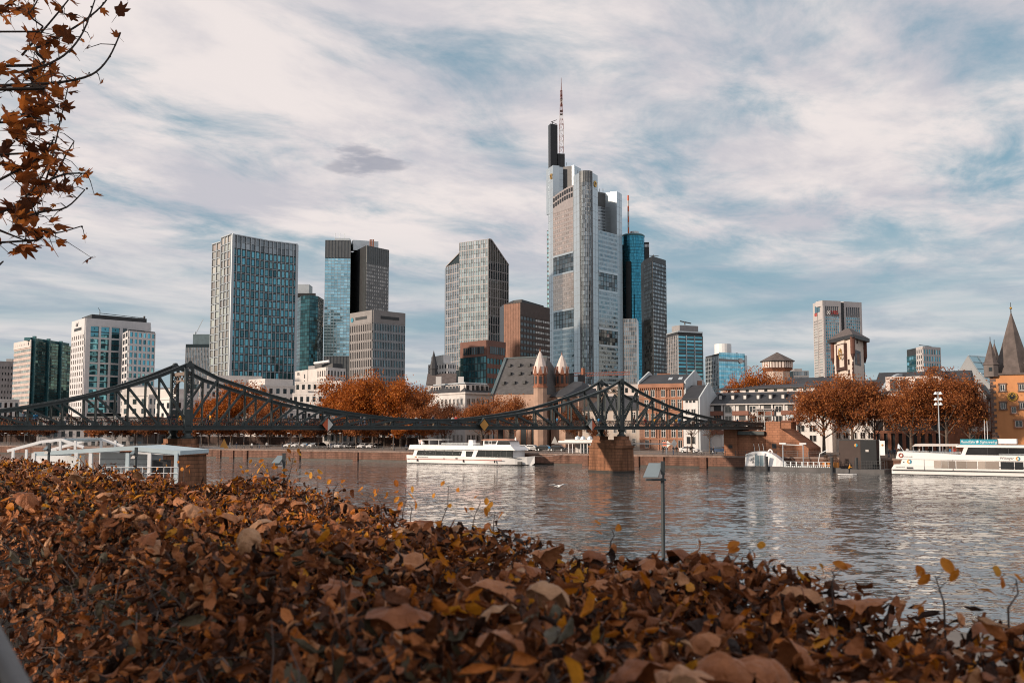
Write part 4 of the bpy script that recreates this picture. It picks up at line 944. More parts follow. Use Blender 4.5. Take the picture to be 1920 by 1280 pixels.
for px, Y, pyt, pyb in ((1013, 268, 660, 703), (1054, 284, 667, 703)):
    c = xy(px, Y); r = 13 * Y / 1920; zb, ztop = zp(pyb, Y), zp(pyt, Y)
    t = MB().prism(s8(c, r * 1.02), LAND, zb - 3.0).build('tower_shaft', M_chw, T)
    u = MB().prism(s8(c, r * .96), zb - 3.0, zb + 1.2).build('belfry', M_redsand, T)
    mb = MB(); mb.prism(s8(c, r * 1.14), zb - 3.3, zb - 2.9); mb.prism(s8(c, r * 1.12), zb - 8.4, zb - 8.1); mb.build('string_course', M_redsand, T)
    prof = MB(); k = 7
    for i in range(k):
        f0, f1 = i / k, (i + 1) / k; g = lambda f: r * 1.08 * (1 - f) ** .8 * (1 + .12 * math.sin(f * math.pi)) + .06
        prof.prism(s8(c, g(f0)), zb + .4 + (ztop - zb) * f0, zb + .4 + (ztop - zb) * f1, top=s8(c, g(f1)))
    prof.build('spire', M_spire, T)
    for i in range(8):     # gablets and belfry openings
        a = .39 + (i + .5) * math.pi / 4; rz = a + math.pi / 2; q = c + Vector((math.cos(a), math.sin(a))) * r * .92
        g = MB().add([(-.62, -.25, -.9), (.62, -.25, -.9), (0, -.25, 1.3), (-.62, .3, -.9), (.62, .3, -.9), (0, .5, 1.3)], [(0, 1, 2), (5, 4, 3), (0, 2, 5, 3), (1, 4, 5, 2), (0, 3, 4, 1)]).mesh('gablet', M_redsand); place('gablet', g, T, (*q, zb + 1.0), rz)
        w = MB().box(-.32, .32, -.06, .2, -1.0, 1.0).mesh('belfry_opening', M_dark); place('belfry_opening', w, T, (*q, zb - 1.3), rz)
    mb = MB(); mb.tube((*c, ztop), (*c, ztop + 1.2), .12, .04); mb.ball((*c, ztop + .4), .22); mb.build('finial', M_redsand, T)
A, B = xy(1033, 276), xy(1086, 270)
MB().prism([A, B, *offset_back(A, B, 12)], LAND, zp(742, 272)).build('choir_wall', M_chw, T)
roof_gable(T, A, B, 12, zp(742, 272), zp(716, 280), M_slate, .3, 'choir_roof', hip=3.5)
windows(T, A, B, [.2, .45, .7], [zp(775, 272)], 1.6, 7, 'dark', M_trim); windows(T, Vector(E0.xy) + d * .6, Vector(E1.xy), [.15, .4, .65, .88], [zp(815, 270)], 1.6, 8, 'dark', M_trim)
# house with slate hip roof behind the right bridge tower
A, B = onbank(1092, 46), onbank(1200, 44)
T = thing('slate_roof_house', 'beige house with dark hipped roof behind the right bridge tower', 'house', (*A, LAND)); Y = A.y
MB().prism([A, B, *offset_back(A, B, 12)], LAND, zp(768, Y)).build('wall', mat('beige_render', (.44, .38, .33), .85, var=.1, streak=.2), T)
roof_gable(T, A, B, 12, zp(768, Y), zp(742, Y), M_slate, .4, hip=4)
windows(T, A, B, [.1, .26, .42, .58, .74, .9], [zp(780, Y), zp(805, Y), zp(828, Y)], 1.1, 1.9)
A, B = xy(1098, 330), xy(1206, 320)
T = thing('pale_rear_building', 'pale flat building behind the right bridge tower below silver skyscraper', 'building', (*A, LAND))
MB().prism([A, B, *offset_back(A, B, 14)], LAND, zp(722, 330)).build('wall', mat('pinkish_wall', (.50, .44, .41), .8), T)
facade(T, A, B, zp(760, 330), zp(724, 330), 9, 2, .4, .5, 0, 0, M_white, G_dark, .2, parts=True)

# sandstone town house
A, B = onbank(1199, 37), onbank(1284, 37); Y = (A.y + B.y) / 2
T = thing('sandstone_house', 'brown sandstone town house with five storeys and chimney roof', 'house', (*A, LAND))
ze = zp(722, Y); zr = zp(702, Y + 6); bk = offset_back(A, B, 13)
MB().prism([A, B, *bk], LAND, ze).build('wall', stonemat('brown_sandstone', (.34, .20, .145), (.29, .17, .125), (.2, .12, .09), .8, .32, .3), T)
roof_gable(T, A, B, 13, ze + .35, zr, M_slate, .1)
zs = [zp(y, Y) for y in (735, 758, 784, 811)]
windows(T, A, B, [.17, .31, .54, .76, .90], zs, 1.15, 2.3, 'cross', M_trim)
windows(T, A, B, [.17, .54, .90], [zp(832, Y)], 1.1, 1.9, 'mid', M_trim)
mb = MB(); mb.wall(A, B, ze - .6, ze + .35, -.2, .55); mb.build('cornice', M_trim, T)
for py in (746, 771, 797, 822): MB().wall(A, B, zp(py, Y) - .2, zp(py, Y) + .1, -.1, .22).build('string_course', M_trim, T)
mb = MB(); d = (B - A).normalized()
for i in range(22): q = A.lerp(B, (i + .5) / 22); mb.wall(q - d * .12, q + d * .12, ze - 1.05, ze - .6, -.1, .4)
mb.build('bracket', M_trim, T, 'stuff')
for u in (0.43, .66): q = A.lerp(B, u); MB().wall(q - d * .12, q + d * .12, LAND, ze - .6, -.1, .16).build('pilaster', M_trim, T)
nv = Vector((-d.y, d.x))
for end, q in (('l', A), ('r', B)):     # fire walls standing above the roof
    qq = q - d * (.35 if end == 'l' else 0); v0, v1, vm = qq, qq + nv * 13, qq + nv * 6.5
    mb = MB(); th = d * .35
    lo = LAND if end == 'r' else ze
    pts = [(v0, lo), (v1, lo), (v1, ze + .9), (vm, zr + .9), (v0, ze + .9)]
    mb.add([(*p, z) for p, z in pts] + [(*(p + th), z) for p, z in pts], [(0, 1, 2, 3, 4), (9, 8, 7, 6, 5)] + [(i, i + 5, (i + 1) % 5 + 5, (i + 1) % 5) for i in range(5)])
    mb.build('fire_wall', mat('pale_blue_render', (.52, .56, .58), .8, var=.06, streak=.2), T)
for px in (1238, 1246, 1254): q = xy(px, Y + 9); MB().box(q.x - .5, q.x + .5, q.y - .5, q.y + .5, zr - 2, zp(700, Y + 9)).build('chimney', M_trim, T)
me = MB().box(-.5, .5, -.5, .5, -.05, .08).mesh('skylight', M_alu)
for u in (.6, .82): q = A.lerp(B, u) + nv * 3; o = place('skylight', me, T, (*q, ze + .35 + (zr - ze - .35) * 3.1 / 6.6 + .1), wall_rot(A, B)); o.rotation_euler = (R(38), 0, wall_rot(A, B))

# narrow white house with slate roof and pale gable
A, B = onbank(1281.5, 33), onbank(1309, 33); Y = A.y; ze = zp(748, Y); zr = zp(722, Y + 5)
T = thing('narrow_white_house', 'narrow white house squeezed beside the sandstone town house', 'house', (*A, LAND)); bk = offset_back(A, B, 12)
MB().prism([A, B, *bk], LAND, ze).build('wall', M_white, T); roof_gable(T, A, B, 12, ze, zr, M_slate, .3)
d = (B - A).normalized(); nv = Vector((-d.y, d.x)); mb = MB(); q = B + d * .32
pts = [(q - nv * .3, LAND), (q + nv * 12.3, LAND), (q + nv * 12.3, ze + .3), (q + nv * 6, zr + .6), (q - nv * .3, ze + .3)]; th = d * .3
mb.add([(*p, z) for p, z in pts] + [(*(p + th), z) for p, z in pts], [(0, 1, 2, 3, 4), (9, 8, 7, 6, 5)] + [(i, i + 5, (i + 1) % 5 + 5, (i + 1) % 5) for i in range(5)])
mb.build('gable_wall', MATS['pale_blue_render'], T)
windows(T, A, B, [.25, .5, .75], [zp(752.5, Y)], .6, .6, 'dark'); windows(T, A, B, [.3, .7], [zp(772, Y), zp(795, Y)], 1.1, 1.4, 'mid'); windows(T, A, B, [.5], [zp(825, Y)], 2.2, 1.8, 'mid')
q = xy(1313, Y + 8); MB().box(q.x - .5, q.x + .5, q.y - .4, q.y + .4, zr - 1, zr + 1.2).build('chimney', M_trim, T)

# long white apartment row with dormers and brown loggias
A, B = onbank(1311, 40), onbank(1560, 40); YA, YB = A.y, B.y; Y = Yb(1420, 40)
T = thing('white_apartment_row', 'long white apartment row with slate roof dormers and brown loggias', 'building', (*A, LAND))
ze = zp(757, Y); zr = zp(735, Y + 6); bk = offset_back(A, B, 12)
MB().prism([A, B, *bk], LAND, ze).build('wall', mat('white_row_render', (.70, .67, .64), .85, var=.05, streak=.22), T)
roof_gable(T, A, B, 12, ze + .1, zr, M_slate, .5)
d = (B - A).normalized(); n = Vector((d.y, -d.x)); L = (B - A).length
uof = lambda px: ((onbank(px, 40) - A).dot(d)) / L
MB().wall(A, B, ze - .15, ze + .09, .3, .75).build('gutter', M_paleston, T)
dm = MB().box(-.55, .55, -.2, 2.0, -.6, .7); dm.add([(-.7, -.3, .7), (.7, -.3, .7), (0, -.3, 1.15), (-.7, 2.4, .7), (.7, 2.4, .7), (0, 2.4, 1.15)], [(0, 1, 2), (5, 4, 3), (0, 2, 5, 3), (1, 4, 5, 2)]); dm.mi = 1; dm.box(-.3, .3, -.25, -.1, -.4, .5); dm = dm.mesh('dormer', [M_slate, M_frame])
for px in (1323, 1346, 1369, 1392, 1417, 1440, 1464, 1490, 1516): q = A.lerp(B, uof(px)) - n * 2.4; place('dormer', dm, T, (*q, ze + 1.55), wall_rot(A, B))
zs = [zp(y, Y) for y in (767, 785, 803, 821)]
windows(T, A, B, [uof(p) for p in (1321, 1366, 1412, 1461, 1502, 1524)], zs, 1.6, 1.5, 'mid')
lg = MB(); lg.box(-1.9, 1.9, -.03, .3, -1.1, 1.05); lg.mi = 1; lg.box(-1.95, 1.95, -.55, -.35, -1.35, -.35); lg.mi = 2; lg.box(-1.6, -.5, -.06, 0, -.9, .8)
lg = lg.mesh('loggia', [M_dark, mat('loggia_brown', (.22, .10, .07), .8, var=.15), M_frame])
for px in (1343, 1390, 1437, 1482):
    for z in zs[:3]: q = A.lerp(B, uof(px)) + n * .05; place('loggia', lg, T, (*q, z), wall_rot(A, B))
for px in (1331, 1355, 1378, 1401, 1425, 1449, 1471, 1493): q = A.lerp(B, uof(px)); MB().wall(q - d * .2, q + d * .2, LAND, ze - .15, -.05, .3).build('downpipe_pier', M_white, T)
q0, q1 = A.lerp(B, uof(1476)), A.lerp(B, uof(1491)); aw = MB(); a3 = [(*(q0 + n * .4), zp(777, Y)), (*(q1 + n * .4), zp(777, Y)), (*(q1 + n * 1.4), zp(783, Y)), (*(q0 + n * 1.4), zp(783, Y))]
aw.add(a3 + [(x, y, z - .08) for x, y, z in a3], [(0, 1, 2, 3), (7, 6, 5, 4), (3, 2, 6, 7), (0, 3, 7, 4), (2, 1, 5, 6)]); aw.build('awning', mat('awning_blue', (.45, .52, .55), .8), T)
# steel lift tower at the bridge head
A2, B2 = onbank(1421, 16), onbank(1447, 16)
T = thing('lift_tower', 'small grey steel and glass lift tower at the bridge head', 'structure', (*A2, LAND)); Y2 = A2.y
bk = offset_back(A2, B2, 3); mb = MB()
for p in (A2, A2.lerp(B2, .5), B2, *bk): mb.bar((*p, LAND), (*p, zp(768, Y2)), .16, .16)
for py in (770, 779, 790): 
    for p, q in ((A2, B2), (B2, bk[0]), (bk[0], bk[1]), (bk[1], A2)): mb.bar((*p, zp(py, Y2)), (*q, zp(py, Y2)), .14, .14)
mb.build('frame', mat('lift_grey', (.22, .23, .235), .5, .3), T)
MB().prism([A2 - BU - BN * .6, B2 + BU - BN * .6, bk[0] + BU, bk[1] - BU], zp(768, Y2), zp(768, Y2) + .2).build('roof', M_grey, T)
# second roof band behind the row, and a dark long roof
A, B = xy(1352, 290), xy(1530, 268); T = thing('rear_row_house', 'pale rear row with thin dark roof behind the white apartments', 'building', (*A, LAND)); Y = 280
MB().prism([A, B, *offset_back(A, B, 10)], LAND, zp(727, Y)).build('wall', M_paleston, T); roof_gable(T, A, B, 10, zp(727, Y), zp(720, Y), M_slate, .8)
windows(T, A, B, [.1 + i * .1 for i in range(9)], [zp(731, Y)], 1.0, .9, 'dark')
A, B = xy(1474, 306), xy(1570, 300); T = thing('dark_roof_hall', 'dark slate roof with small skylights below the white twin tower', 'building', (*A, LAND))
MB().prism([A, B, *offset_back(A, B, 14)], LAND, zp(722, 303)).build('wall', M_paleston, T); roof_gable(T, A, B, 14, zp(722, 303), zp(707, 308), M_slate, .4)

A, B = onbank(1562, 44), onbank(1642, 44); T = thing('white_infill_house', 'white house with small windows below the pale clock tower', 'house', (*A, LAND)); Y = A.y
MB().prism([A, B, *offset_back(A, B, 10)], LAND, zp(736, Y)).build('wall', M_white, T); roof_gable(T, A, B, 10, zp(736, Y), zp(712, Y), M_slate, .4)
windows(T, A, B, [.12, .3, .5, .7, .88], [zp(748, Y), zp(770, Y), zp(792, Y), zp(816, Y)], 1.2, 1.5, 'mid')
# octagonal timbered tower
c = xy(1460, 330); r = 30 * 330 / 1920; T = thing('octagonal_tower', 'octagonal tower with timbered gallery and dark pyramid roof above trees', 'tower', (*c, LAND)); Y = 330
z0, z1, z2 = zp(692, Y), zp(677, Y), zp(660, Y); o8 = lambda rr: s8(c, rr, 8, .2)
MB().prism(o8(r * .78), LAND, z0 - .8).build('shaft', mat('tower_plaster', (.50, .40, .34), .85, var=.12, streak=.2), T)
MB().prism(o8(r * .8), z0 - .8, z0, top=o8(r * 1.02)).build('corbel', M_redsand, T); MB().prism(o8(r * .96), z0, z1).build('gallery_wall', mat('gallery_dark', (.10, .045, .03), .85), T)
for i in range(8):
    a0, a1 = o8(r * .975)[i], o8(r * .975)[(i + 1) % 8]; a0, a1 = Vector(a0), Vector(a1)
    for k in range(4):
        p = a1.lerp(a0, (k + .5) / 4); dd = (a0 - a1).normalized() * .33; MB().wall(p + dd, p - dd, z0 + .35, z1 - .25, -.1, .1).build('plaster_panel', M_spire, T)
MB().cone(o8(r * 1.1), z1, (*c, z2)).build('roof', M_slatebr, T)
MB().prism(o8(r * 1.12), z1 - .2, z1).build('eaves', M_dark, T)

# white clock tower with dark quoins
C0, C1, C2 = xy(1567, 338), xy(1603, 318), xy(1624, 334); Y = 318
T = thing('white_clock_tower', 'pale old tower with dark jagged quoins and gold clock face', 'tower', (*C1, LAND))
P = [C0, C1, C2, C2 + C0 - C1]; zb = zp(630, Y); cm = (C0 + C2) / 2
M_ct = mat('clock_tower_plaster', (.64, .55, .48), .85, var=.07, streak=.15); M_q = mat('dark_quoin', (.07, .035, .03), .9, var=.3, scale=1.5)
MB().prism(P, LAND, zb).build('shaft', M_ct, T)
for q, (a, b2) in ((C0, (None, C1)), (C1, (C0, C2)), (C2, (C1, None))):
    for k in range(26):
        z = zb - 8.2 - k * .62; L_ = .9 if k % 2 else .5
        if a is not None: dd = (q - a).normalized(); MB().wall(q - dd * L_, q, z - .31, z + .29, -.2, .1).build('quoin', M_q, T)
        if b2 is not None: dd = (b2 - q).normalized(); MB().wall(q, q + dd * L_, z - .31, z + .29, -.2, .103).build('quoin', M_q, T)
    pr = q + (q - cm).normalized() * .25; MB().prism(s8(pr, .72), zb - 5.5, zb - .2).build('corner_turret', mat('dark_red_stone', (.13, .06, .045), .9, var=.25), T); MB().prism(s8(pr, .15), zb - 7.5, zb - 5.5, top=s8(pr, .72)).build('turret_corbel', M_q, T)
A, B = C0.lerp(C1, .3), C0.lerp(C1, .68)
MB().wall(A, B, zp(660, Y), zb - .5, 0, .7).build('bay', M_ct, T)
mb = MB(); mb.wall(A - (B - A) * .1, A, zp(692, Y), zp(641, Y), -.1, .85); mb.wall(B, B + (B - A) * .1, zp(692, Y), zp(641, Y), -.1, .85); mb.wall(A - (B - A) * .1, B + (B - A) * .1, zp(641, Y), zp(640, Y), -.1, .88); mb.build('bay_frame', M_q, T)
MB().wall(A, B, zp(690, Y), zp(685, Y), .02, .9).build('bay_foot', M_q, T)
d = (B - A).normalized(); nn = Vector((d.y, -d.x)); cc = A.lerp(B, .5) + nn * .85; zcl = zp(659, Y)
mb = MB()
for i in range(24):
    a = i * math.pi / 12; mb.bar(Vector((math.cos(a), 0, math.sin(a))) * 1.25, Vector((math.cos(a), 0, math.sin(a))) * (1.9 if i % 2 else 1.7), .12, .3)
mb.bar((0, 0, 0), (.9, 0, 1.2), .14, .2); mb.bar((0, 0, 0), (-.5, 0, -.9), .14, .2)
mb.v = [(x, y - .1, z) for x, y, z in mb.v]; place('gold_clock', mb.mesh('gold_clock', M_gold), T, (*cc, zcl), wall_rot(A, B))
windows(T, C0, C1, [.2, .8], [zp(677, Y), zp(697, Y)], .7, 1.2, 'dark', M_q); windows(T, C1, C2, [.38], [zp(636, Y)], .9, 1.2, 'dark', M_q)
A, B = C1.lerp(C2, .18), C1.lerp(C2, .66); pt = MB().wall(A, B, zp(682, Y), zp(654, Y), 0, .12).build('painted_panel', mat('faded_fresco', (.13, .15, .17), .9, var=.5, scale=.9), T)
MB().wall(A.lerp(B, .3), A.lerp(B, .75), zp(680, Y), zp(660, Y), .1, .16).build('painted_figure', mat('fresco_figure', (.20, .14, .12), .9, var=.4, scale=1.2), T)
Pe = [p + (p - cm).normalized() * 1.9 for p in P]; MB().prism(Pe, zb - .6, zb + .5).build('eaves', M_dark, T)
Pm = [p + (cm - p) * .42 for p in P]; mb = MB(); mb.prism(Pe, zb + .5, zp(612, 328), top=[cm + (p - cm) * .16 for p in Pe]); mb.build('roof', M_slatebr, T)

# beige museum front behind the right-hand trees
A, B = onbank(1641, 34), onbank(1812, 34); Y = Yb(1720, 34); T = thing('beige_museum', 'beige four-storey building with arcade behind the right brown trees', 'building', (*A, LAND))
ze, zr = zp(740, Y), zp(697, Y + 8); bk = offset_back(A, B, 16); d = (B - A).normalized(); n = Vector((d.y, -d.x)); L = (B - A).length
MB().prism([A, B, *bk], LAND, ze).build('wall', mat('beige_stone', (.47, .37, .30), .85, var=.12, streak=.2), T)
roof_gable(T, A, B, 16, ze + .4, zr, M_slate, .5)
MB().wall(A, B, ze - .3, ze + .4, -.2, .6).build('cornice', M_spire, T)
zs = [zp(y, Y) for y in (755, 776, 797)]
windows(T, A, B, [.05 + i * .1 for i in range(10)], zs, 1.5, 2.2, 'dark', mat('stone_trim', (.40, .30, .24), .85))
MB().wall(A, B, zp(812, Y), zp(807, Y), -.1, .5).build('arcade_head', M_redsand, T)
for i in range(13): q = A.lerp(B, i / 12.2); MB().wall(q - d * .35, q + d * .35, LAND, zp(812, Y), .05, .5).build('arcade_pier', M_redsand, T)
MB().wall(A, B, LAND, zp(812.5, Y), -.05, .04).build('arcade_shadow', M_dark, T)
dm2 = MB().box(-1.6, 1.6, -.2, 4, -1.6, 1.7); dm2.mi = 1; dm2.box(-.7, .7, -.26, -.1, -1.2, 1.2); dm2 = dm2.mesh('dormer', [M_spire, M_dark])
for u in (.22, .34, .5, .66): q = A.lerp(B, u) - n * .6; place('dormer', dm2, T, (*q, ze + 2.2), wall_rot(A, B))
q = A + d * 3 - n * 6.5
mb = MB()
for i in range(8):
    f0, f1 = i / 8, (i + 1) / 8; cr = lambda f: A + d * (1.2 + 3.2 * f) - n * (0.2 + 6 * f); hh = lambda f: ze + .4 + (zr - ze - 1.2) * math.sin(f * math.pi / 2)
    mb.bar((*cr(f0), hh(f0)), (*cr(f1), hh(f1)), .8, .8)
mb.build('curved_verge', M_alu, T)
q = A.lerp(B, .64) - n * 5; MB().cone([q - d * 2.6 - n * -2, q + d * 2.6 - n * -2, q + d * 2.6 - n * 3, q - d * 2.6 - n * 3], zr - 1.2, (*q, zr + 1.2)).build('roof_lantern', M_slate, T)

# glass gable hall
T = thing('glass_gable_hall', 'modern hall with pale gables and glass roof left of orange tower', 'building', (*xy(1830, 262), LAND))
M_gg = mat('gable_grey', (.52, .52, .51), .7, var=.05); G_roof = glassmat('glass_roof', (.40, .58, .62), .6, .15, .2)
for (px0, pxm, px1, pye, pyr, Y, dx_) in ((1794, 1815, 1838, 703, 667, 262, 18), (1820, 1838, 1856, 722, 700, 240, 14)):
    a, m_, b2 = at(px0, pye, Y), at(pxm, pyr, Y), at(px1, pye, Y); off = Vector((dx_, 13, 0))
    mb = MB(); v = [a, m_, b2, Vector((a.x, a.y, LAND)), Vector((b2.x, b2.y, LAND))]; mb.add([tuple(p) for p in v], [(3, 4, 2, 1, 0)]); mb.add([tuple(p + Vector((.0, .3, 0))) for p in v], [(0, 1, 2, 4, 3)]); mb.build('gable', M_gg, T)
    rf = MB().add([tuple(m_), tuple(b2), tuple(b2 + off), tuple(m_ + off)], [(0, 1, 2, 3)]); rf.add([tuple(a), tuple(m_), tuple(m_ + off), tuple(a + off)], [(0, 1, 2, 3)]); rf = rf.build('glass_roof', G_roof, T)
    mb = MB(); up = Vector((.05, -.1, .12))
    for k in range(6): f = k / 5; mb.bar(m_ + off * f + up, b2 + off * f + up, .12, .12)
    for k in range(4): f = k / 3; mb.bar(m_.lerp(b2, f) + up, m_.lerp(b2, f) + off + up, .12, .12)
    mb.build('glazing_bar', M_alu, T, 'stuff')

# half-timbered looking small gable house with red side wall
A, B = onbank(1818, 24), onbank(1858, 24); Y = A.y; T = thing('small_gable_house', 'small pale gabled house with red window trims beside orange tower', 'house', (*A, LAND)); bk = offset_back(A, B, 12)
ze, zr = zp(752, Y), zp(722, Y); m_ = A.lerp(B, .45); d = (B - A).normalized(); nv = Vector((-d.y, d.x))
mb = MB(); mb.add([(*A, LAND), (*B, LAND), (*B, ze), (*m_, zr), (*A, ze)] + [(*(p + nv * 12), z) for p, z in ((A, LAND), (B, LAND), (B, ze), (m_, zr), (A, ze))], [(0, 1, 2, 3, 4), (9, 8, 7, 6, 5), (0, 4, 9, 5), (1, 6, 7, 2), (0, 5, 6, 1)]); mb.build('wall', M_white, T)
mb = MB()
for p, q in (((*(A - d * .4), ze - .4), (*m_, zr + .15)), ((*m_, zr + .15), (*(B + d * .4), ze - .4))):
    p, q = Vector(p) - Vector((*nv, 0)) * .3, Vector(q) - Vector((*nv, 0)) * .3; o3 = Vector((*nv, 0)) * 12.6; mb.add([tuple(p), tuple(q), tuple(q + o3), tuple(p + o3), tuple(p + Vector((0, 0, .3))), tuple(q + Vector((0, 0, .3))), tuple(q + o3 + Vector((0, 0, .3))), tuple(p + o3 + Vector((0, 0, .3)))], [(0, 3, 2, 1), (4, 5, 6, 7), (0, 1, 5, 4), (1, 2, 6, 5), (2, 3, 7, 6), (3, 0, 4, 7)])
mb.build('roof', M_slate, T)
windows(T, A, B, [.3, .72], [zp(764, Y), zp(786, Y)], .9, 1.7, 'cross', M_trim); windows(T, A, B, [.5], [zp(742, Y)], .9, 1.2, 'cross', M_trim)
MB().wall(A, B, LAND, zp(808, Y), -.05, .25).build('ground_floor', M_redsand, T); windows(T, A, B, [.2, .5, .8], [zp(826, Y)], 1.3, 2.4, 'dark', M_trim, .28)
A, B = B + BU * .1, onbank(1872, 27)
T = thing('red_side_house', 'red plastered house strip with dark roof touching the orange tower', 'house', (*A, LAND)); MB().prism([A, B, *offset_back(A, B, 9)], LAND, zp(750, A.y)).build('wall', M_redsand, T); roof_gable(T, A, B, 9, zp(750, A.y), zp(716, A.y), M_slate, .2)

# orange river tower with slate spires
c0 = xy(1904.5, 196); hw = 3.75; rz = R(-31); Y = 192
T = thing('orange_river_tower', 'orange plastered medieval tower with slate spires and gold clock', 'tower', (*c0, LAND))
dv, nv = BU, BN; cor = [c0 - dv * hw - nv * hw, c0 + dv * hw - nv * hw, c0 + dv * hw + nv * hw, c0 - dv * hw + nv * hw]; A, B = cor[0], cor[1]
zb = zp(702, Y); M_or = mat('orange_plaster', (.56, .255, .11), .9, var=.1, scale=.5, streak=.12)
MB().prism(cor, LAND, zb).build('shaft', M_or, T)
M_qg = mat('grey_quoin', (.16, .115, .10), .9, var=.35, scale=2)
for k in range(24):
    z = zb - .4 - k * .56; L_ = .95 if k % 2 else .5
    if k > 19: L_ += .7
    MB().wall(A, A + dv * L_, z - .25, z + .25, -.2, .06 + .004 * (k % 2)).build('quoin', M_qg, T); MB().wall(A + nv * L_, A, z - .25, z + .25, -.2, .063).build('quoin', M_qg, T); MB().wall(B - dv * L_, B, z - .25, z + .25, -.2, .06).build('quoin', M_qg, T)
windows(T, A, B, [.28, .72], [zp(726, Y), zp(760, Y)], .85, 1.2, 'mid', M_qg); windows(T, A, B, [.52], [zp(768, Y)], .8, 1.2, 'mid', M_trim); windows(T, A, B, [.62], [zp(794, Y)], 1.2, 1.2, 'mid', M_trim)
q = A.lerp(B, .5) - nv * .12; me = MB(); me.prism([(math.cos(t) * .72, math.sin(t) * .72) for t in np.linspace(0, 2 * math.pi, 25)[:-1]], 0, .12); me = me.mesh('clock_dial', M_black); o = place('clock_dial', me, T, (*q, zp(743, Y))); o.rotation_euler = (R(90), 0, rz)
mb = MB()
for i in range(32): a0, a1 = i * math.pi / 16, (i + 1) * math.pi / 16; mb.bar((math.cos(a0) * .78, -.1, math.sin(a0) * .78), (math.cos(a1) * .78, -.1, math.sin(a1) * .78), .12, .14)
for i in range(12): a = i * math.pi / 6; mb.bar((math.cos(a) * .45, -.14, math.sin(a) * .45), (math.cos(a) * .66, -.14, math.sin(a) * .66), .05, .1)
mb.bar((0, -.15, 0), (-.25, -.15, .3), .05, .09); mb.bar((0, -.15, 0), (.2, -.15, .5), .05, .07); place('clock_ring', mb.mesh('clock_ring', M_gold), T, (*q, zp(743, Y)), rz)
cs = [c0 + (p - c0) * 1.08 for p in cor]
MB().prism(cs, zb, zb + .35).build('eaves', M_slatebr, T)
oct_ = lambda rr: s8(c0, rr, 8, rz + .3927)
MB().prism(oct_(3.8), zb + .35, zp(672, Y), top=oct_(2.75)).build('spire_foot', M_slatebr, T); MB().cone(oct_(2.75), zp(672, Y), (*c0, zp(579, Y))).build('spire', M_slatebr, T)
MB().tube((*c0, zp(582, Y)), (*c0, zp(562, Y)), .1, .04).build('weathervane', M_dark, T)
mb = MB(); mb.ball((*c0, zp(573, Y)), .25); mb.build('spire_ball', M_gold, T)
for i, p in enumerate(cor):
    pc = c0 + (p - c0) * .93; zt0 = zp(682, Y)
    t8 = lambda rr: s8(pc, rr, 8, rz + .3927)
    MB().prism(t8(1.35), zb - .3, zt0).build('turret', mat('turret_slate', (.17, .145, .135), .85, var=.2), T); MB().prism(t8(1.55), zt0, zt0 + .5, top=t8(1.2)).build('turret_eaves', M_slatebr, T); MB().cone(t8(1.22), zt0 + .5, (*pc, zp(634, Y))).build('turret_spire', M_slatebr, T)
    MB().tube((*pc, zp(636, Y)), (*pc, zp(629, Y)), .06).build('turret_finial', M_dark, T)
    if i < 2: windows(T, pc - dv * 1.3 - nv * 1.27, pc + dv * 1.3 - nv * 1.27, [.5], [zp(691, Y)], .55, .7, 'dark', out=.02)
# tower crane jib far behind
T = thing('construction_crane', 'thin reddish tower crane jib behind the church and bridge', 'crane', (*xy(1094, 560), LAND)); q = xy(1094, 560)
mb = MB(); mb.bar((*q, LAND), (*q, zt(690, 560)), 1.5, 1.5); mb.build('mast', M_redsand, T)
mb = MB(); a, b2 = at(1076, 705, 560), at(1182, 702, 560)
for z in (0, 1.6): mb.bar(a + Vector((0, 0, z)), b2 + Vector((0, 0, z)), .35, .35)
for i in range(22): mb.bar(a.lerp(b2, i / 22), a.lerp(b2, (i + 1) / 22) + Vector((0, 0, 1.6)), .22, .22)
mb.build('jib', mat('crane_red', (.30, .10, .07), .6), T)
q = at(1090, 706, 558); MB().box(q.x - 1.8, q.x + 1.8, q.y - 1.5, q.y + 1.5, q.z - 2.5, q.z + 1).build('counterweight', M_dark, T)
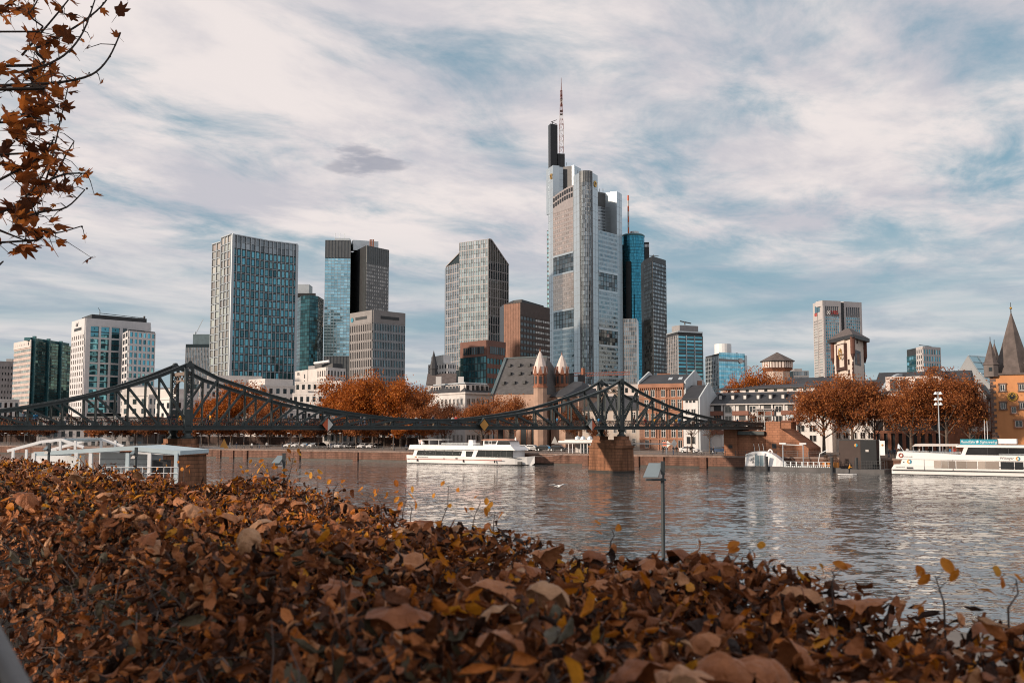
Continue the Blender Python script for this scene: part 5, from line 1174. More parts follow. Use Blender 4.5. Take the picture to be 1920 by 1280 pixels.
# ------------------------------------------------------------ the iron footbridge
BA = xy(352, 134); BB = xy(1165, 181); SP = (BB - BA).length; be = (BB - BA) / SP; bw_ = Vector((-be.y, be.x)); WD = 5.4
PN = SP / 20
h_main = [16.3, 14.5, 13.35, 12.3, 11.35, 10.65, 10.1, 9.65, 9.28, 9.12, 9.08]
h_side = [16.3, 14.6, 13.2, 12.0, 11.1, 10.35, 9.75, 9.3, 9.0, 8.85, 8.78]
def ptop(i):
    if 0 <= i <= 20: return h_main[i if i <= 10 else 20 - i]
    return h_side[min(10, -i if i < 0 else i - 20)]
def bp3(i, w, z): p = BA + be * (PN * i) + bw_ * w; return Vector((p.x, p.y, z))
ZB0, ZB1 = 7.5, 8.0
T = thing('iron_footbridge', 'dark green riveted iron truss footbridge crossing the whole river', 'bridge', (*BA, 0))
I0, I1 = -10, 30
for side, w in (('near', 0.0), ('far', WD)):
    tr = MB().hexa([tuple(bp3(i, w + o, z)) for z in (ZB0, ZB0 + .16) for i, o in ((I0, -.3), (I1, -.3), (I1, .3), (I0, .3))]).build('bottom_flange', M_steel, T)
    mb = MB(); mb.hexa([tuple(bp3(i, w + o, z)) for z in (ZB0 + .16, ZB1) for i, o in ((I0, -.1), (I1, -.1), (I1, .1), (I0, .1))]); mb.build('girder_web', M_steel, T)
    MB().hexa([tuple(bp3(i, w + o, z)) for z in (ZB1, ZB1 + .12) for i, o in ((I0, -.26), (I1, -.26), (I1, .26), (I0, .26))]).build('girder_flange', M_steel, T)
    for i in range(I0, I1):
        p, q = bp3(i, w, ptop(i)), bp3(i + 1, w, ptop(i + 1))
        mb = MB(); mb.bar(p, q, .5, .14); mb.bar(p - Vector((0, 0, .24)), q - Vector((0, 0, .24)), .2, .36); mb.build('top_chord', M_steel, T)
        if i + 1 not in (0, 20):
            k = i + 1; hh = ptop(k) - .3
            mb = MB(); mb.bar(bp3(k, w, ZB1), bp3(k, w, hh), .30, .07, (*bw_, 0)); mb.bar(bp3(k, w - .13, ZB1), bp3(k, w - .13, hh), .07, .24, (*bw_, 0)); mb.build('vertical', M_steel, T)
        # diagonals fall from the chord towards the foot of the tower
        if 0 <= i < 20: a_, b_ = (i + 1, i) if i < 10 else (i, i + 1)
        elif i < 0: a_, b_ = i, i + 1
        else: a_, b_ = i + 1, i
        pt, pb = bp3(a_, w, ptop(a_) - .35), bp3(b_, w, ZB1 + .2)
        if (pt - pb).length > .6:
            dl = (pt - pb).normalized(); sd = Vector((*be, 0)).cross(Vector((*bw_, 0))); 
            mb = MB()
            for o in (-.15, .15):
                off = Vector((*bw_, 0)) * o; mb.bar(pb + off, pt + off, .07, .26, (0, 0, 1))
            nl = max(3, int((pt - pb).length / .55))
            for k in range(nl):
                f = (k + .5) / nl; c = pb.lerp(pt, f); mb.bar(c - Vector((*bw_, 0)) * .15, c + Vector((*bw_, 0)) * .15 + dl * .12, .22, .05, tuple(dl))
            mb.build('diagonal', M_steel, T)
        g = MB(); c = bp3(i, w, ZB1 + .3); g.hexa([tuple(bp3(i, w, ZB1 + .1) + Vector((*be, 0)) * x + Vector((*bw_, 0)) * o + Vector((0, 0, z))) for x, z, o in ((-.5, 0, -.16), (.5, 0, -.16), (.5, 0, .16), (-.5, 0, .16), (-.22, .5, -.16), (.22, .5, -.16), (.22, .5, .16), (-.22, .5, .16))]); g.build('gusset', M_steel, T)
    for k in (0, 20):      # tower columns: two flanges with lacing between
        col = MB()
        for o in (-.42, .42): col.hexa([tuple(bp3(k, w, z) + Vector((*be, 0)) * (o + x) + Vector((*bw_, 0)) * y) for z in (ZB0 - .4, 16.1) for x, y in ((-.12, -.3), (.12, -.3), (.12, .3), (-.12, .3))])
        col.hexa([tuple(bp3(k, w, z) + Vector((*be, 0)) * x + Vector((*bw_, 0)) * y) for z in (ZB0 - .4, 10.2) for x, y in ((-.31, -.26), (.31, -.26), (.31, .26), (-.31, .26))])
        for j in range(9):
            z = 10.3 + j * .62
            for s_ in (-1, 1): col.bar(bp3(k, w, z) + Vector((*be, 0)) * .36 * s_ - Vector((*bw_, 0)) * .2, bp3(k, w, z + .6) - Vector((*be, 0)) * .36 * s_ - Vector((*bw_, 0)) * .2, .05, .12)
        col.build('tower_column', M_steel, T)
        cap = MB(); cap.hexa([tuple(bp3(k, w, z) + Vector((*be, 0)) * x + Vector((*bw_, 0)) * y) for z, s_ in ((15.7, 1), (16.5, .25)) for x, y in ((-.62 * s_, -.34), (.62 * s_, -.34), (.62 * s_, .34), (-.62 * s_, .34))]); cap.build('tower_cap', M_steel, T)
        sh = MB(); c = bp3(k, w, 0); sh.lathe([(.75, 6.3), (.8, 6.5), (.5, 6.75), (.42, 7.1), (.62, 7.45), (.62, 7.6)], (c.x, c.y, 0), 12); sh.build('bearing', M_steel, T)
for k in (0, 20):      # portal heads with arched knees
    mb = MB(); mb.bar(bp3(k, 0, 14.9), bp3(k, WD, 14.9), .5, .45); mb.bar(bp3(k, 0, 14.0), bp3(k, WD, 14.0), .35, .2)
    for i in range(6): mb.bar(bp3(k, WD * i / 6, 14.05 if i % 2 else 14.8), bp3(k, WD * (i + 1) / 6, 14.8 if i % 2 else 14.05), .14, .12)
    for s_ in (0, 1):
        prev = None
        for j in range(6):
            a = j / 5 * math.pi / 2; ww = 1.6 * (1 - math.cos(a)) + .2; p = bp3(k, ww if s_ == 0 else WD - ww, 12.3 + 1.6 * math.sin(a))
            if prev: mb.bar(prev, p, .25, .2)
            prev = p
    mb.build('portal_head', mat('portal_brown', (.20, .15, .12), .7, var=.2), T)
deck = MB(); deck.hexa([tuple(bp3(i, o, z)) for z in (ZB0 + .25, ZB0 + .45) for i, o in ((I0, .12), (I1, .12), (I1, WD - .12), (I0, WD - .12))]); deck.build('deck', mat('deck_grey', (.14, .13, .125), .9), T)
mb = MB()
for i in range(I0, I1 + 1): mb.bar(bp3(i, .1, ZB0 + .2), bp3(i, WD - .1, ZB0 + .2), .25, .3)
mb.build('cross_beam', M_steel, T, 'stuff')
DECK = ZB0 + .45
locks = MB(); ball = MB(); rails = MB(); L0_, L1_ = PN * I0, PN * I1
for w in (.42, WD - .42):
    for z in (.12, .6, 1.12): p, q = bp3(I0, w, DECK + z), bp3(I1, w, DECK + z); rails.bar(p, q, .06, .06)
    for s in np.arange(L0_, L1_, .28): p = bp3(s / PN, w, DECK); ball.bar(p, p + Vector((0, 0, 1.12)), .03, .03)
    for k in range(4200 if w < 1 else 1800):
        s = random.uniform(L0_, L1_); z = DECK + .15 + random.random() ** .8 * .95; p = bp3(s / PN, w + random.uniform(-.05, .05), z); e = random.uniform(.03, .06)
        locks.box(p.x - e, p.x + e, p.y - e, p.y + e, p.z - e * 1.3, p.z + e)
rails.build('handrail', M_steel, T); ball.build('baluster', M_steel, T, 'stuff')
m, nt, b = newmat('padlock_mix'); r_ = rnd(nt); cr = nt.nodes.new('ShaderNodeValToRGB'); cr.color_ramp.interpolation = 'CONSTANT'
els = cr.color_ramp.elements; els[0].color = (.09, .05, .04, 1); els[1].position = .3; els[1].color = (.22, .12, .06, 1)
for ps, cl in ((.5, (.25, .05, .04, 1)), (.65, (.12, .11, .11, 1)), (.82, (.30, .22, .16, 1)), (.93, (.04, .05, .08, 1))): e = els.new(ps); e.color = cl
nt.links.new(r_, cr.inputs[0]); nt.links.new(cr.outputs[0], b.inputs['Base Color']); b.inputs['Roughness'].default_value = .45; b.inputs['Metallic'].default_value = .3
locks.build('love_lock', m, T, 'stuff')
# diamond navigation boards hanging on the girder
M_by = mat('board_yellow', (.62, .30, .07), .6); M_bw = mat('board_white', (.62, .60, .56), .6); M_br = mat('board_red', (.55, .12, .05), .6)
def solve_s(px):
    a = ray(px, 803); k = a[0] / a[1]; return (k * BA.y - BA.x) / (be.x - k * be.y)
for px, (cl, cr2), lab in ((610, (M_br, M_bw), 'red and white diamond navigation board on the left half of bridge'), (903, (M_by, M_by), 'yellow diamond navigation board at the middle of the bridge'), (1105, (M_bw, M_br), 'white and orange diamond board left of the right bridge tower')):
    s = solve_s(px); c = bp3(s / PN, -.75, 8.25); t = thing('navigation_board', lab, 'sign', tuple(c), 'navigation boards on the bridge'); E3 = Vector((*be, 0)); W3 = Vector((*bw_, 0))
    for sgn, mm in ((-1, cl), (1, cr2)):
        mb = MB(); v = [c + Vector((0, 0, .95)), c + E3 * .85 * sgn, c - Vector((0, 0, .95))]; mb.add([tuple(p) for p in v] + [tuple(p + W3 * .08) for p in v], [(0, 1, 2), (5, 4, 3), (0, 3, 4, 1), (1, 4, 5, 2), (2, 5, 3, 0)]); mb.build('board_half', mm, t)
    mb = MB()
    for p, q in ((Vector((0, 0, 1.1)), E3 * 1.05), (Vector((0, 0, 1.1)), -E3 * 1.05)): mb.bar(c + p + W3 * .3, c + q + W3 * .3, .7, .06, (*be, 1))
    mb.bar(c + W3 * .1, c + W3 * .7, .1, .1); mb.build('hood', M_steel, t)
# piers: a cutwater body of ashlar with a narrower head
M_pier = stonemat('pier_stone', (.34, .155, .085), (.26, .125, .07), (.09, .055, .04), 1.15, .52, .95)
for k, lab in ((0, 'left brown sandstone bridge pier beside the white houseboat roof'), (20, 'right sandstone bridge pier standing in the river, sunlit')):
    c = BA + be * (PN * k) + bw_ * (WD / 2); T2 = thing('bridge_pier', lab, 'pier', (*c, 0), 'bridge piers')
    def ring(hl, hw, nose): # half length across the bridge, half width along it
        pts = []
        for x, y in ((-hw, -hl), (-hw * .45, -hl - nose), (hw * .45, -hl - nose), (hw, -hl), (hw, hl), (hw * .45, hl + nose), (-hw * .45, hl + nose), (-hw, hl)): pts.append(tuple(c + be * x + bw_ * y))
        return pts
    MB().prism(ring(3.3, 2.55, 1.3), -2, 4.3, top=ring(3.2, 2.4, 1.2)).build('pier_body', M_pier, T2)
    MB().prism(ring(3.35, 2.55, 1.35), 4.3, 4.7).build('string_course', M_pier, T2)
    MB().prism(ring(3.1, 1.55, 1.5), 4.7, 5.7, top=ring(3.0, 1.4, 1.2)).build('pier_head', M_pier, T2)
    MB().prism(ring(3.32, 2.57, 1.32), -2, .36).build('waterline_stain', MATS['wet_stone'], T2)
    for y in (0, WD):
        q = c + bw_ * (y - WD / 2); MB().prism([tuple(q + be * x_ + bw_ * y_) for x_, y_ in ((-1.0, -.9), (1.0, -.9), (1.0, .9), (-1.0, .9))], 5.7, 6.35).build('bearing_block', M_pier, T2)
    for sgn in (-1, 1): MB().prism([tuple(c + be * (sgn * 2.0 + x_) + bw_ * y_) for x_, y_ in ((-.45, -2.6), (.45, -2.6), (.45, 2.6), (-.45, 2.6))], 4.7, 5.15).build('shoulder_stone', M_pier, T2)
# abutment on the far bank
T = thing('bridge_abutment', 'red sandstone bridge abutment with parapet and sloping wing wall', 'abutment', (*onbank(1400, 3), LAND))
M_ab = stonemat('abutment_stone', (.44, .20, .115), (.38, .175, .10), (.22, .11, .07), 1.0, .46, .3)
q0, q1, q2, q3 = onbank(1357, 3.0), onbank(1382, 3.0), onbank(1436, 3.0), onbank(1463, 3.0)
Yq = q1.y; dpt = 11
def slab(A, B, z0, z1, nm, dd=dpt, m_=M_ab, oo=0.): return MB().wall(A, B, z0, z1, -dd, oo).build(nm, m_, T)
slab(q0, q1, LAND, zt(805, Yq), 'left_block'); slab(q1, q2, LAND, zt(807, Yq), 'centre_wall', dpt - .2, M_ab, -.5); slab(q2, q3, LAND, zt(790, q2.y), 'right_block')
mb = MB(); W0, W1 = q3, onbank(1515, 3.2); n_ = BN * 9
v = [(*W0, LAND), (*W1, LAND), (*W1, LAND + 1.6), (*W0.lerp(W1, .55), zt(822, W0.y)), (*W0, zt(803, W0.y))]
mb.add(v + [(x + n_.x, y + n_.y, z) for x, y, z in v], [(0, 1, 2, 3, 4), (9, 8, 7, 6, 5)] + [(i, i + 5, (i + 1) % 5 + 5, (i + 1) % 5) for i in range(5)]); mb.build('wing_wall', M_ab, T)
for px in (1451, 1473): slab(onbank(px - 13, 3.2), onbank(px + 10, 3.2), zt(803.5, 200), zt(791.5, 200), 'parapet', .6)
for px, py in ((1369, 836), (1451, 836)):
    q = onbank(px, 3.0); mb = MB(); mb.wall(q - BU * .42, q + BU * .42, zt(py + 4, q.y), zt(py - 4.5, q.y), -.2, .02); o = mb.build('grating', M_dark, T)
slab(q1 + BU * .3, q2 - BU * .2, zt(808, Yq) - .7, zt(807, Yq) - .1, 'bearing_shelf', 2.0, M_steel, .6)
for py in (820, 833): slab(q0, q1, zt(py, Yq) - .1, zt(py, Yq) + .1, 'string_course', .5, M_ab, .1)
# ------------------------------------------------------------ boats
def loft(mb, st):
    """st: (x, half width top, half width bottom, z bottom, z top) stations from stern to bow"""
    n = len(st); vs = []
    for x, a, b_, z0, z1 in st: vs += [(x, -b_, z0), (x, -a, z1), (x, a, z1), (x, b_, z0)]
    fs = [(0, 1, 2, 3), tuple(4 * (n - 1) + i for i in (3, 2, 1, 0))]
    for k in range(n - 1):
        for i in range(4): fs.append((4 * k + i, 4 * (k + 1) + i, 4 * (k + 1) + (i + 1) % 4, 4 * k + (i + 1) % 4))
    return mb.add(vs, fs)
M_boat = mat('boat_white', (.80, .79, .78), .3, var=.03, spec=.5); M_bglass = mat('boat_glass', (.025, .026, .028), .07, var=.4, spec=.9); M_bred = mat('boat_red_line', (.38, .07, .035), .5); M_antif = mat('boat_black_line', (.03, .028, .03), .6)
def local_thing(name, label, cat, group=None):
    t = thing(name, label, cat, (0, 0, 0), group); return t
def put(t, p, z, rz): t.location = (p.x, p.y, z); t.rotation_euler = (0, 0, rz); ORG[t.name] = Vector((p.x, p.y, z)); return t
def side_poly(mb, pts, y0, y1):
    """polygon in x-z, extruded from y0 to y1"""
    n = len(pts); mb.add([(x, y0, z) for x, z in pts] + [(x, y1, z) for x, z in pts], [tuple(range(n)), tuple(range(2 * n - 1, n - 1, -1))] + [(i, n + i, n + (i + 1) % n, (i + 1) % n) for i in range(n)]); return mb
# excursion boat by the far quay
X = lambda zx: (zx / 8 - 5) / 227 * 31.5
Z = lambda zy: (450 - zy) / 8 * .117
T = local_thing('excursion_boat', 'white excursion boat with dark window band moored at the far quay', 'boat'); hw = 2.9
mb = MB(); loft(mb, [(X(40), 2.5, 2.2, -.5, Z(325)), (X(120), hw, 2.6, -.6, Z(328)), (X(1100), hw, 2.7, -.6, Z(340)), (X(1450), hw * .93, 2.2, -.6, Z(345)), (X(1650), hw * .72, 1.4, -.6, Z(338)), (X(1790), hw * .36, .5, -.6, Z(328)), (X(1868), .08, .03, Z(420), Z(318))]); mb.build('hull', M_boat, T)
mb = MB(); mb.box(X(40), X(1500), -hw - .03, -hw + .1, Z(386), Z(378)); mb.build('red_line', M_bred, T); mb = MB(); loft(mb, [(X(42), 2.52, 2.5, -.5, .14), (X(120), hw + .02, hw, -.5, .14), (X(1100), hw + .02, hw, -.5, .14), (X(1450), 2.56, 2.4, -.5, .14), (X(1650), 1.85, 1.6, -.5, .14), (X(1800), .75, .5, -.5, .14)]); mb.build('waterline_band', M_antif, T)
mb = MB(); side_poly(mb, [(X(145), Z(330)), (X(1640), Z(342)), (X(1640), Z(235)), (X(175), Z(235))], -hw + .35, hw - .35); mb.build('cabin', M_boat, T)
for p in ([(200, 328), (885, 328), (905, 256), (225, 256)], [(1115, 335), (1645, 338), (1640, 240), (1160, 240)], [(965, 380), (1045, 380), (1080, 256), (965, 256)]):
    side_poly(MB(), [(X(a), Z(b2)) for a, b2 in p], -hw + .28, -hw + .5).build('window_band', M_bglass, T)
for zx in (330, 505, 640, 760, 1260, 1360, 1480, 1560): MB().box(X(zx) - .05, X(zx) + .05, -hw + .24, -hw + .3, Z(330), Z(250)).build('window_post', M_dark, T)
side_poly(MB(), [(X(1040), Z(385)), (X(1095), Z(385)), (X(1155), Z(238)), (X(1095), Z(238))], -hw + .12, -hw + .4).build('slant_pillar', M_boat, T)
mb = MB(); side_poly(mb, [(X(90), Z(238)), (X(1690), Z(236)), (X(1640), Z(182)), (X(870), Z(172)), (X(110), Z(170))], -hw - .05, hw + .05); mb.build('upper_band', M_boat, T)
mb = MB(); side_poly(mb, [(X(1190), Z(182)), (X(1600), Z(184)), (X(1570), Z(95)), (X(1200), Z(95))], -1.9, 1.9); mb.build('wheelhouse', M_boat, T)
mb = MB(); side_poly(mb, [(X(1170), Z(96)), (X(1600), Z(96)), (X(1540), Z(76)), (X(1210), Z(80))], -2.1, 2.1); mb.build('wheelhouse_roof', mat('terracotta_roof', (.42, .20, .13), .6), T)
for p in ([(1215, 152), (1275, 152), (1275, 104), (1215, 104)], [(1285, 150), (1312, 150), (1312, 106), (1285, 106)], [(1320, 152), (1375, 150), (1395, 104), (1320, 104)], [(1395, 158), (1590, 158), (1572, 102), (1412, 102)]): side_poly(MB(), [(X(a), Z(b2)) for a, b2 in p], -1.96, -1.8).build('wheelhouse_window', M_bglass, T)
side_poly(MB(), [(X(925), Z(175)), (X(990), Z(175)), (X(990), Z(95)), (X(930), Z(95))], -.6, .6).build('funnel', M_boat, T)
mb = MB()
for zx in (370, 520):
    for y in (-1.8, 1.8): mb.bar((X(zx), y, Z(172)), (X(zx), y, Z(96)), .14, .14)
mb.build('canopy_post', M_boat, T); MB().box(X(245), X(580), -2.1, 2.1, Z(97), Z(88)).build('canopy', M_paleston, T)
MB().lathe([(.01, -.4), (.35, -.3), (.42, 0), (.3, .32), (.01, .42)], (X(235), -1, Z(146)), 12).build('radar_dome', M_boat, T, smooth=True)
mb = MB()
for i in range(24): x = X(600) + (X(1180) - X(600)) * i / 23; mb.bar((x, -hw + .1, Z(172)), (x, -hw + .1, Z(140)), .04, .04)
mb.bar((X(600), -hw + .1, Z(140)), (X(1180), -hw + .1, Z(140)), .05, .05); mb.bar((X(600), -hw + .1, Z(156)), (X(1180), -hw + .1, Z(156)), .04, .04); mb.build('deck_rail', M_alu, T, 'stuff')
for zx in (1480, 1512, 1545): MB().ball((X(zx), -1.9, Z(330)), .16, .16, .24).build('bollard', M_boat, T)
mb = MB(); mb.bar((X(1580), 0, Z(90)), (X(1600), 0, Z(40)), .05, .05); mb.build('flagpole', M_boat, T); MB().box(X(1590), X(1606), -.02, .02, Z(100), Z(60)).build('flag', M_whitep, T)
mb = MB(); mb.bar((X(140), 0, Z(172)), (X(120), 0, Z(80)), .05, .05); mb.build('flagpole', M_boat, T)
MB().box(X(130), X(185), -.02, .02, Z(150), Z(100)).build('flag', mat('flag_cloth', (.6, .45, .42), .8, var=.5, scale=3), T)
MB().box(X(1680), X(1735), -1.62, -1.3, Z(440), Z(400)).build('anchor', M_dark, T).rotation_euler = (0, 0, R(0))
for zx, zy, w_, h_ in ((820, 365, 30, 16), (640, 370, 10, 14)): MB().box(X(zx), X(zx + w_), -hw - .04, -hw + .1, Z(zy + h_ / 2), Z(zy - h_ / 2)).build('hull_mark', M_dark, T)
rt = (R(90), 0, 0)
text('Köln-Düsseldorfer', .36, M_dark, T, (X(325), -hw - .03, Z(356)), rt, extrude=.01); text('Palladium', .34, M_dark, T, (X(1690), -1.95, Z(352)), (R(90), 0, R(31)), extrude=.01)
MB().box(X(190), X(220), -hw - .03, -hw + .1, Z(360), Z(345)).build('emblem', mat('emblem_orange', (.55, .2, .06), .5), T)
for zx in (230, 940, 1400): MB().lathe([(.01, -.3), (.14, -.2), (.14, .2), (.01, .3)], (X(zx), -2.95, .7), 8).build('fender', M_dark, T)
mb = MB(); pr_ = None
for i in range(9):
    f = i / 8; q_ = (X(1850) + 5.5 * f, .2 + 3.4 * f, 1.9 + .6 * f - 1.2 * f * (1 - f))
    if pr_: mb.tube(pr_, q_, .03, n=4)
    pr_ = q_
mb.build('mooring_rope', M_paleston, T)
put(T, onbank(775, -3.6), 0, math.atan2(BU.y, BU.x))

# second excursion boat, right edge
X = lambda zx: (zx - 100) / 7.385 * .0835
Z = lambda zy: (568 - zy) / 7.385 * .0905
T = local_thing('sightseeing_boat', 'white two-deck sightseeing boat with teal roof sign at right edge', 'boat'); hw = 3.2; LB = 36
mb = MB(); loft(mb, [(X(100), 2.6, 2.4, -.5, Z(490)), (X(150), hw, 2.9, -.6, Z(430)), (X(235), hw, 2.9, -.6, Z(430)), (X(300), hw, 2.9, -.6, Z(430)), (30, hw, 2.9, -.6, Z(470)), (36, 2.2, 1.6, -.6, Z(470)), (40, .1, .1, -.3, Z(450))]); mb.build('hull', M_boat, T)
mb = MB(); side_poly(mb, [(X(235), Z(440)), (34, Z(440)), (34, Z(350)), (X(265), Z(350))], -hw + .02, hw - .02); mb.build('lower_cabin', M_boat, T)
mb = MB(); side_poly(mb, [(X(175), Z(355)), (35, Z(366)), (36, Z(290)), (X(1130), Z(290)), (X(1080), Z(285)), (X(205), Z(255))], -hw - .12, hw + .12); mb.build('upper_band', M_boat, T)
mb = MB(); mb.box(X(100), 34, -hw - .1, -hw + .1, Z(510), Z(498)); mb.build('rubbing_strake', M_dark, T); MB().box(X(110), 34, -hw - .015, -hw + .1, -.4, .12).build('waterline_band', M_antif, T)
G_boatwarm = glassmat('boat_window_warm', (.55, .45, .38), .55, .12, .35, tilt=.1, wave=.06)
for a, b2 in ((705, 800), (806, 895), (902, 995), (1008, 1140), (1145, 1280), (1295, 1395), (1400, 1570), (1590, 1760), (1770, 1880), (1920, 2150), (2170, 2400), (2420, 2650)): MB().box(X(a), X(b2), -hw - .03, -hw + .1, Z(470), Z(372)).build('lower_window', G_boatwarm if a < 1580 else M_bglass, T)
mb = MB(); side_poly(mb, [(X(1075), Z(292)), (X(1130), Z(292)), (X(1175), Z(188)), (X(1120), Z(188)), (X(1108), Z(215))], -hw + .05, -hw + .3); side_poly(mb, [(X(1075), Z(292)), (X(1130), Z(292)), (X(1175), Z(188)), (X(1120), Z(188)), (X(1108), Z(215))], hw - .3, hw - .05); mb.build('slant_pillar', M_boat, T)
side_poly(MB(), [(X(1130), Z(290)), (33, Z(290)), (33, Z(190)), (X(1170), Z(190))], -hw + .12, hw - .12).build('upper_cabin', M_bglass, T)
for zx in (1430, 1700, 1960, 2200, 2450): MB().box(X(zx) - .06, X(zx) + .06, -hw + .06, -hw + .13, Z(290), Z(190)).build('window_post', M_dark, T)
mb = MB(); side_poly(mb, [(X(1010), Z(190)), (34, Z(190)), (33, Z(158)), (X(1050), Z(158)), (X(1010), Z(172))], -hw - .1, hw + .1); mb.build('roof', M_boat, T)
mb = MB(); side_poly(mb, [(X(405), Z(182)), (X(1010), Z(176)), (X(1040), Z(150)), (X(450), Z(150))], -hw + .2, hw - .2); mb.build('canopy', M_paleston, T)
mb = MB()
for zx in (420, 555, 690, 830, 965):
    for y in (-hw + .3, hw - .3): mb.bar((X(zx), y, Z(275)), (X(zx), y, Z(178)), .07, .07)
mb.build('canopy_post', M_alu, T, 'stuff')
mb = MB()
for y in (-hw, hw):
    for zy in (252, 268): mb.bar((X(215), y, Z(zy)), (X(1080), y, Z(zy)), .05, .05)
    for i in range(14): x = X(215 + i * 66); mb.bar((x, y, Z(290)), (x, y, Z(252)), .04, .04)
for zy in (270, 285): mb.bar((X(1575), -hw - .15, Z(zy)), (30, -hw - .15, Z(zy)), .05, .05)
mb.build('deck_rail', M_alu, T, 'stuff')
MB().box(X(1065), X(1555), -hw + .5, -hw + .62, Z(152), Z(82)).build('roof_sign', mat('sign_teal', (.015, .25, .33), .5, var=.04), T)
text('Rundfahrt', .62, M_whitep, T, (X(1178), -hw + .49, Z(117)), rt, extrude=.02, shear=.25); text('Sightseeing', .58, M_whitep, T, (X(1437), -hw + .49, Z(117)), rt, extrude=.02, shear=.25)
MB().ball((X(1298), -hw + .48, Z(115)), .16, .05, .22).build('sign_emblem', M_whitep, T)
MB().box(X(1558), X(1800), -hw + .7, -hw + 2.4, Z(140), Z(75)).build('roof_locker', M_boat, T)
text('Wikinger', .55, M_dark, T, (X(1672), -hw - .13, Z(327)), rt, extrude=.01, shear=.2); text('PRIMUS-LINIE', .26, M_dark, T, (X(345), -hw - .13, Z(325)), rt, extrude=.01); text('www.primus-linie.de', .17, M_dark, T, (X(235), -hw - .03, Z(466)), rt, extrude=.01)
M_eo = mat('emblem_gold', (.6, .28, .05), .5); M_eb = mat('emblem_teal', (.03, .22, .32), .5)
def yin(px_, pz, y, r):
    for sgn, mm in ((-1, M_eo), (1, M_eb)):
        pts = [(px_ + sgn * r * math.sin(t), pz + r * math.cos(t)) for t in np.linspace(0, math.pi, 10)]
        side_poly(MB(), pts if sgn < 0 else pts[::-1], y - .03, y + .05).build('round_emblem', mm, T)
    side_poly(MB(), [(px_ + r * .4 * math.cos(t), pz + r * .4 * math.sin(t)) for t in np.linspace(0, 2 * math.pi, 13)[:-1]], y - .045, y).build('emblem_centre', M_whitep, T)
yin(X(365), Z(390), -hw - .02, .37); yin(X(1818), Z(330), -hw - .13, .33)
mb = MB()
for i in range(20): a, c = i * math.pi / 10, (i + 1) * math.pi / 10; mb.tube((X(250) + .3 * math.cos(a), -hw - .2, Z(305) + .3 * math.sin(a)), (X(250) + .3 * math.cos(c), -hw - .2, Z(305) + .3 * math.sin(c)), .09)
mb.build('life_ring', M_bred, T)
MB().box(X(325), X(412), -hw - .03, -hw + .1, Z(486), Z(464)).build('vent', M_dark, T); MB().ball((X(285), -hw, Z(398)), .1).build('porthole', M_dark, T)
for a in (570, 960): MB().box(X(a) - .03, X(a) + .03, -hw - .02, -hw + .1, Z(500), Z(355)).build('plate_seam', M_grey, T)
mb = MB(); mb.bar((X(240), 0, Z(255)), (X(165), 0, Z(150)), .08, .08); mb.build('flagpole', M_alu, T)
side_poly(MB(), [(X(150), Z(215)), (X(185), Z(225)), (X(180), Z(165)), (X(158), Z(160))], -.03, .03).build('flag', mat('pale_flag', (.55, .62, .68), .8, var=.3, scale=3), T)
put(T, onbank(1675, -6.6), 0, math.atan2(BU.y, BU.x))

# ice-cream boat and pontoon
p0, p1 = onbank(1393, -6), onbank(1657, -6); Lp = (p1 - p0).length; U = lambda px: (onbank(px, -6) - p0).length
T = local_thing('pontoon', 'long grey steel pontoon with railing posts along the far quay', 'pontoon')
MB().box(0, Lp * .7, 0, 5, -.4, .75).build('hull', mat('pontoon_grey', (.10, .095, .095), .6, var=.25, streak=.5), T); MB().box(Lp * .7 + .05, Lp, -.6, 5, -.4, .6).build('hull', MATS['pontoon_grey'], T)
mb = MB()
for i in range(26): x = U(1470) + i * (U(1560) - U(1470)) / 25; mb.box(x - .1, x + .1, .1, .2, .75, 1.75 if i % 3 == 0 else 1.0)
for z in (1.2, 1.7): mb.box(U(1470), U(1560), .12, .18, z, z + .05)
mb.build('railing', M_alu, T, 'stuff')
for px in (1437, 1559, 1605): x = U(px); MB().tube((x, -.3, -1), (x, -.3, 2.6), .28, n=8).build('mooring_pile', M_dark, T)
mb = MB(); x0, x1 = U(1464), U(1502)
for x in (x0, x1): mb.bar((x, 1, .75), (x, 1, 4.9), .14, .14)
mb.bar((x0, 1, 4.8), (x1, 1, 4.7), .12, .12); mb.build('gantry', M_alu, T)
for x in (x0, x1): MB().box(x - .6, x + .6, .8, 1.2, 4.85, 5.1).build('gantry_lamp', M_whitep, T)
mb = MB(); x0, x1 = U(1528), U(1550); mb.bar((x0, 1, .75), (x0 + .5, 1, 3.2), .12, .12); mb.bar((x0 + .5, 1, 3.2), (x1, 1, 4.0), .12, .12); mb.build('davit', M_alu, T)
mb = MB()
for i in range(16): x = U(1592) + i * .42; mb.box(x - .03, x + .03, -.5, -.42, .6, 2.1)
for z in (1.0, 1.5, 2.05): mb.box(U(1592), U(1657), -.48, -.44, z, z + .05)
mb.build('gangway_railing', M_dark, T, 'stuff')
put(T, p0, 0, math.atan2(BU.y, BU.x))
M_pl = mat('planter_orange', (.62, .24, .06), .7)
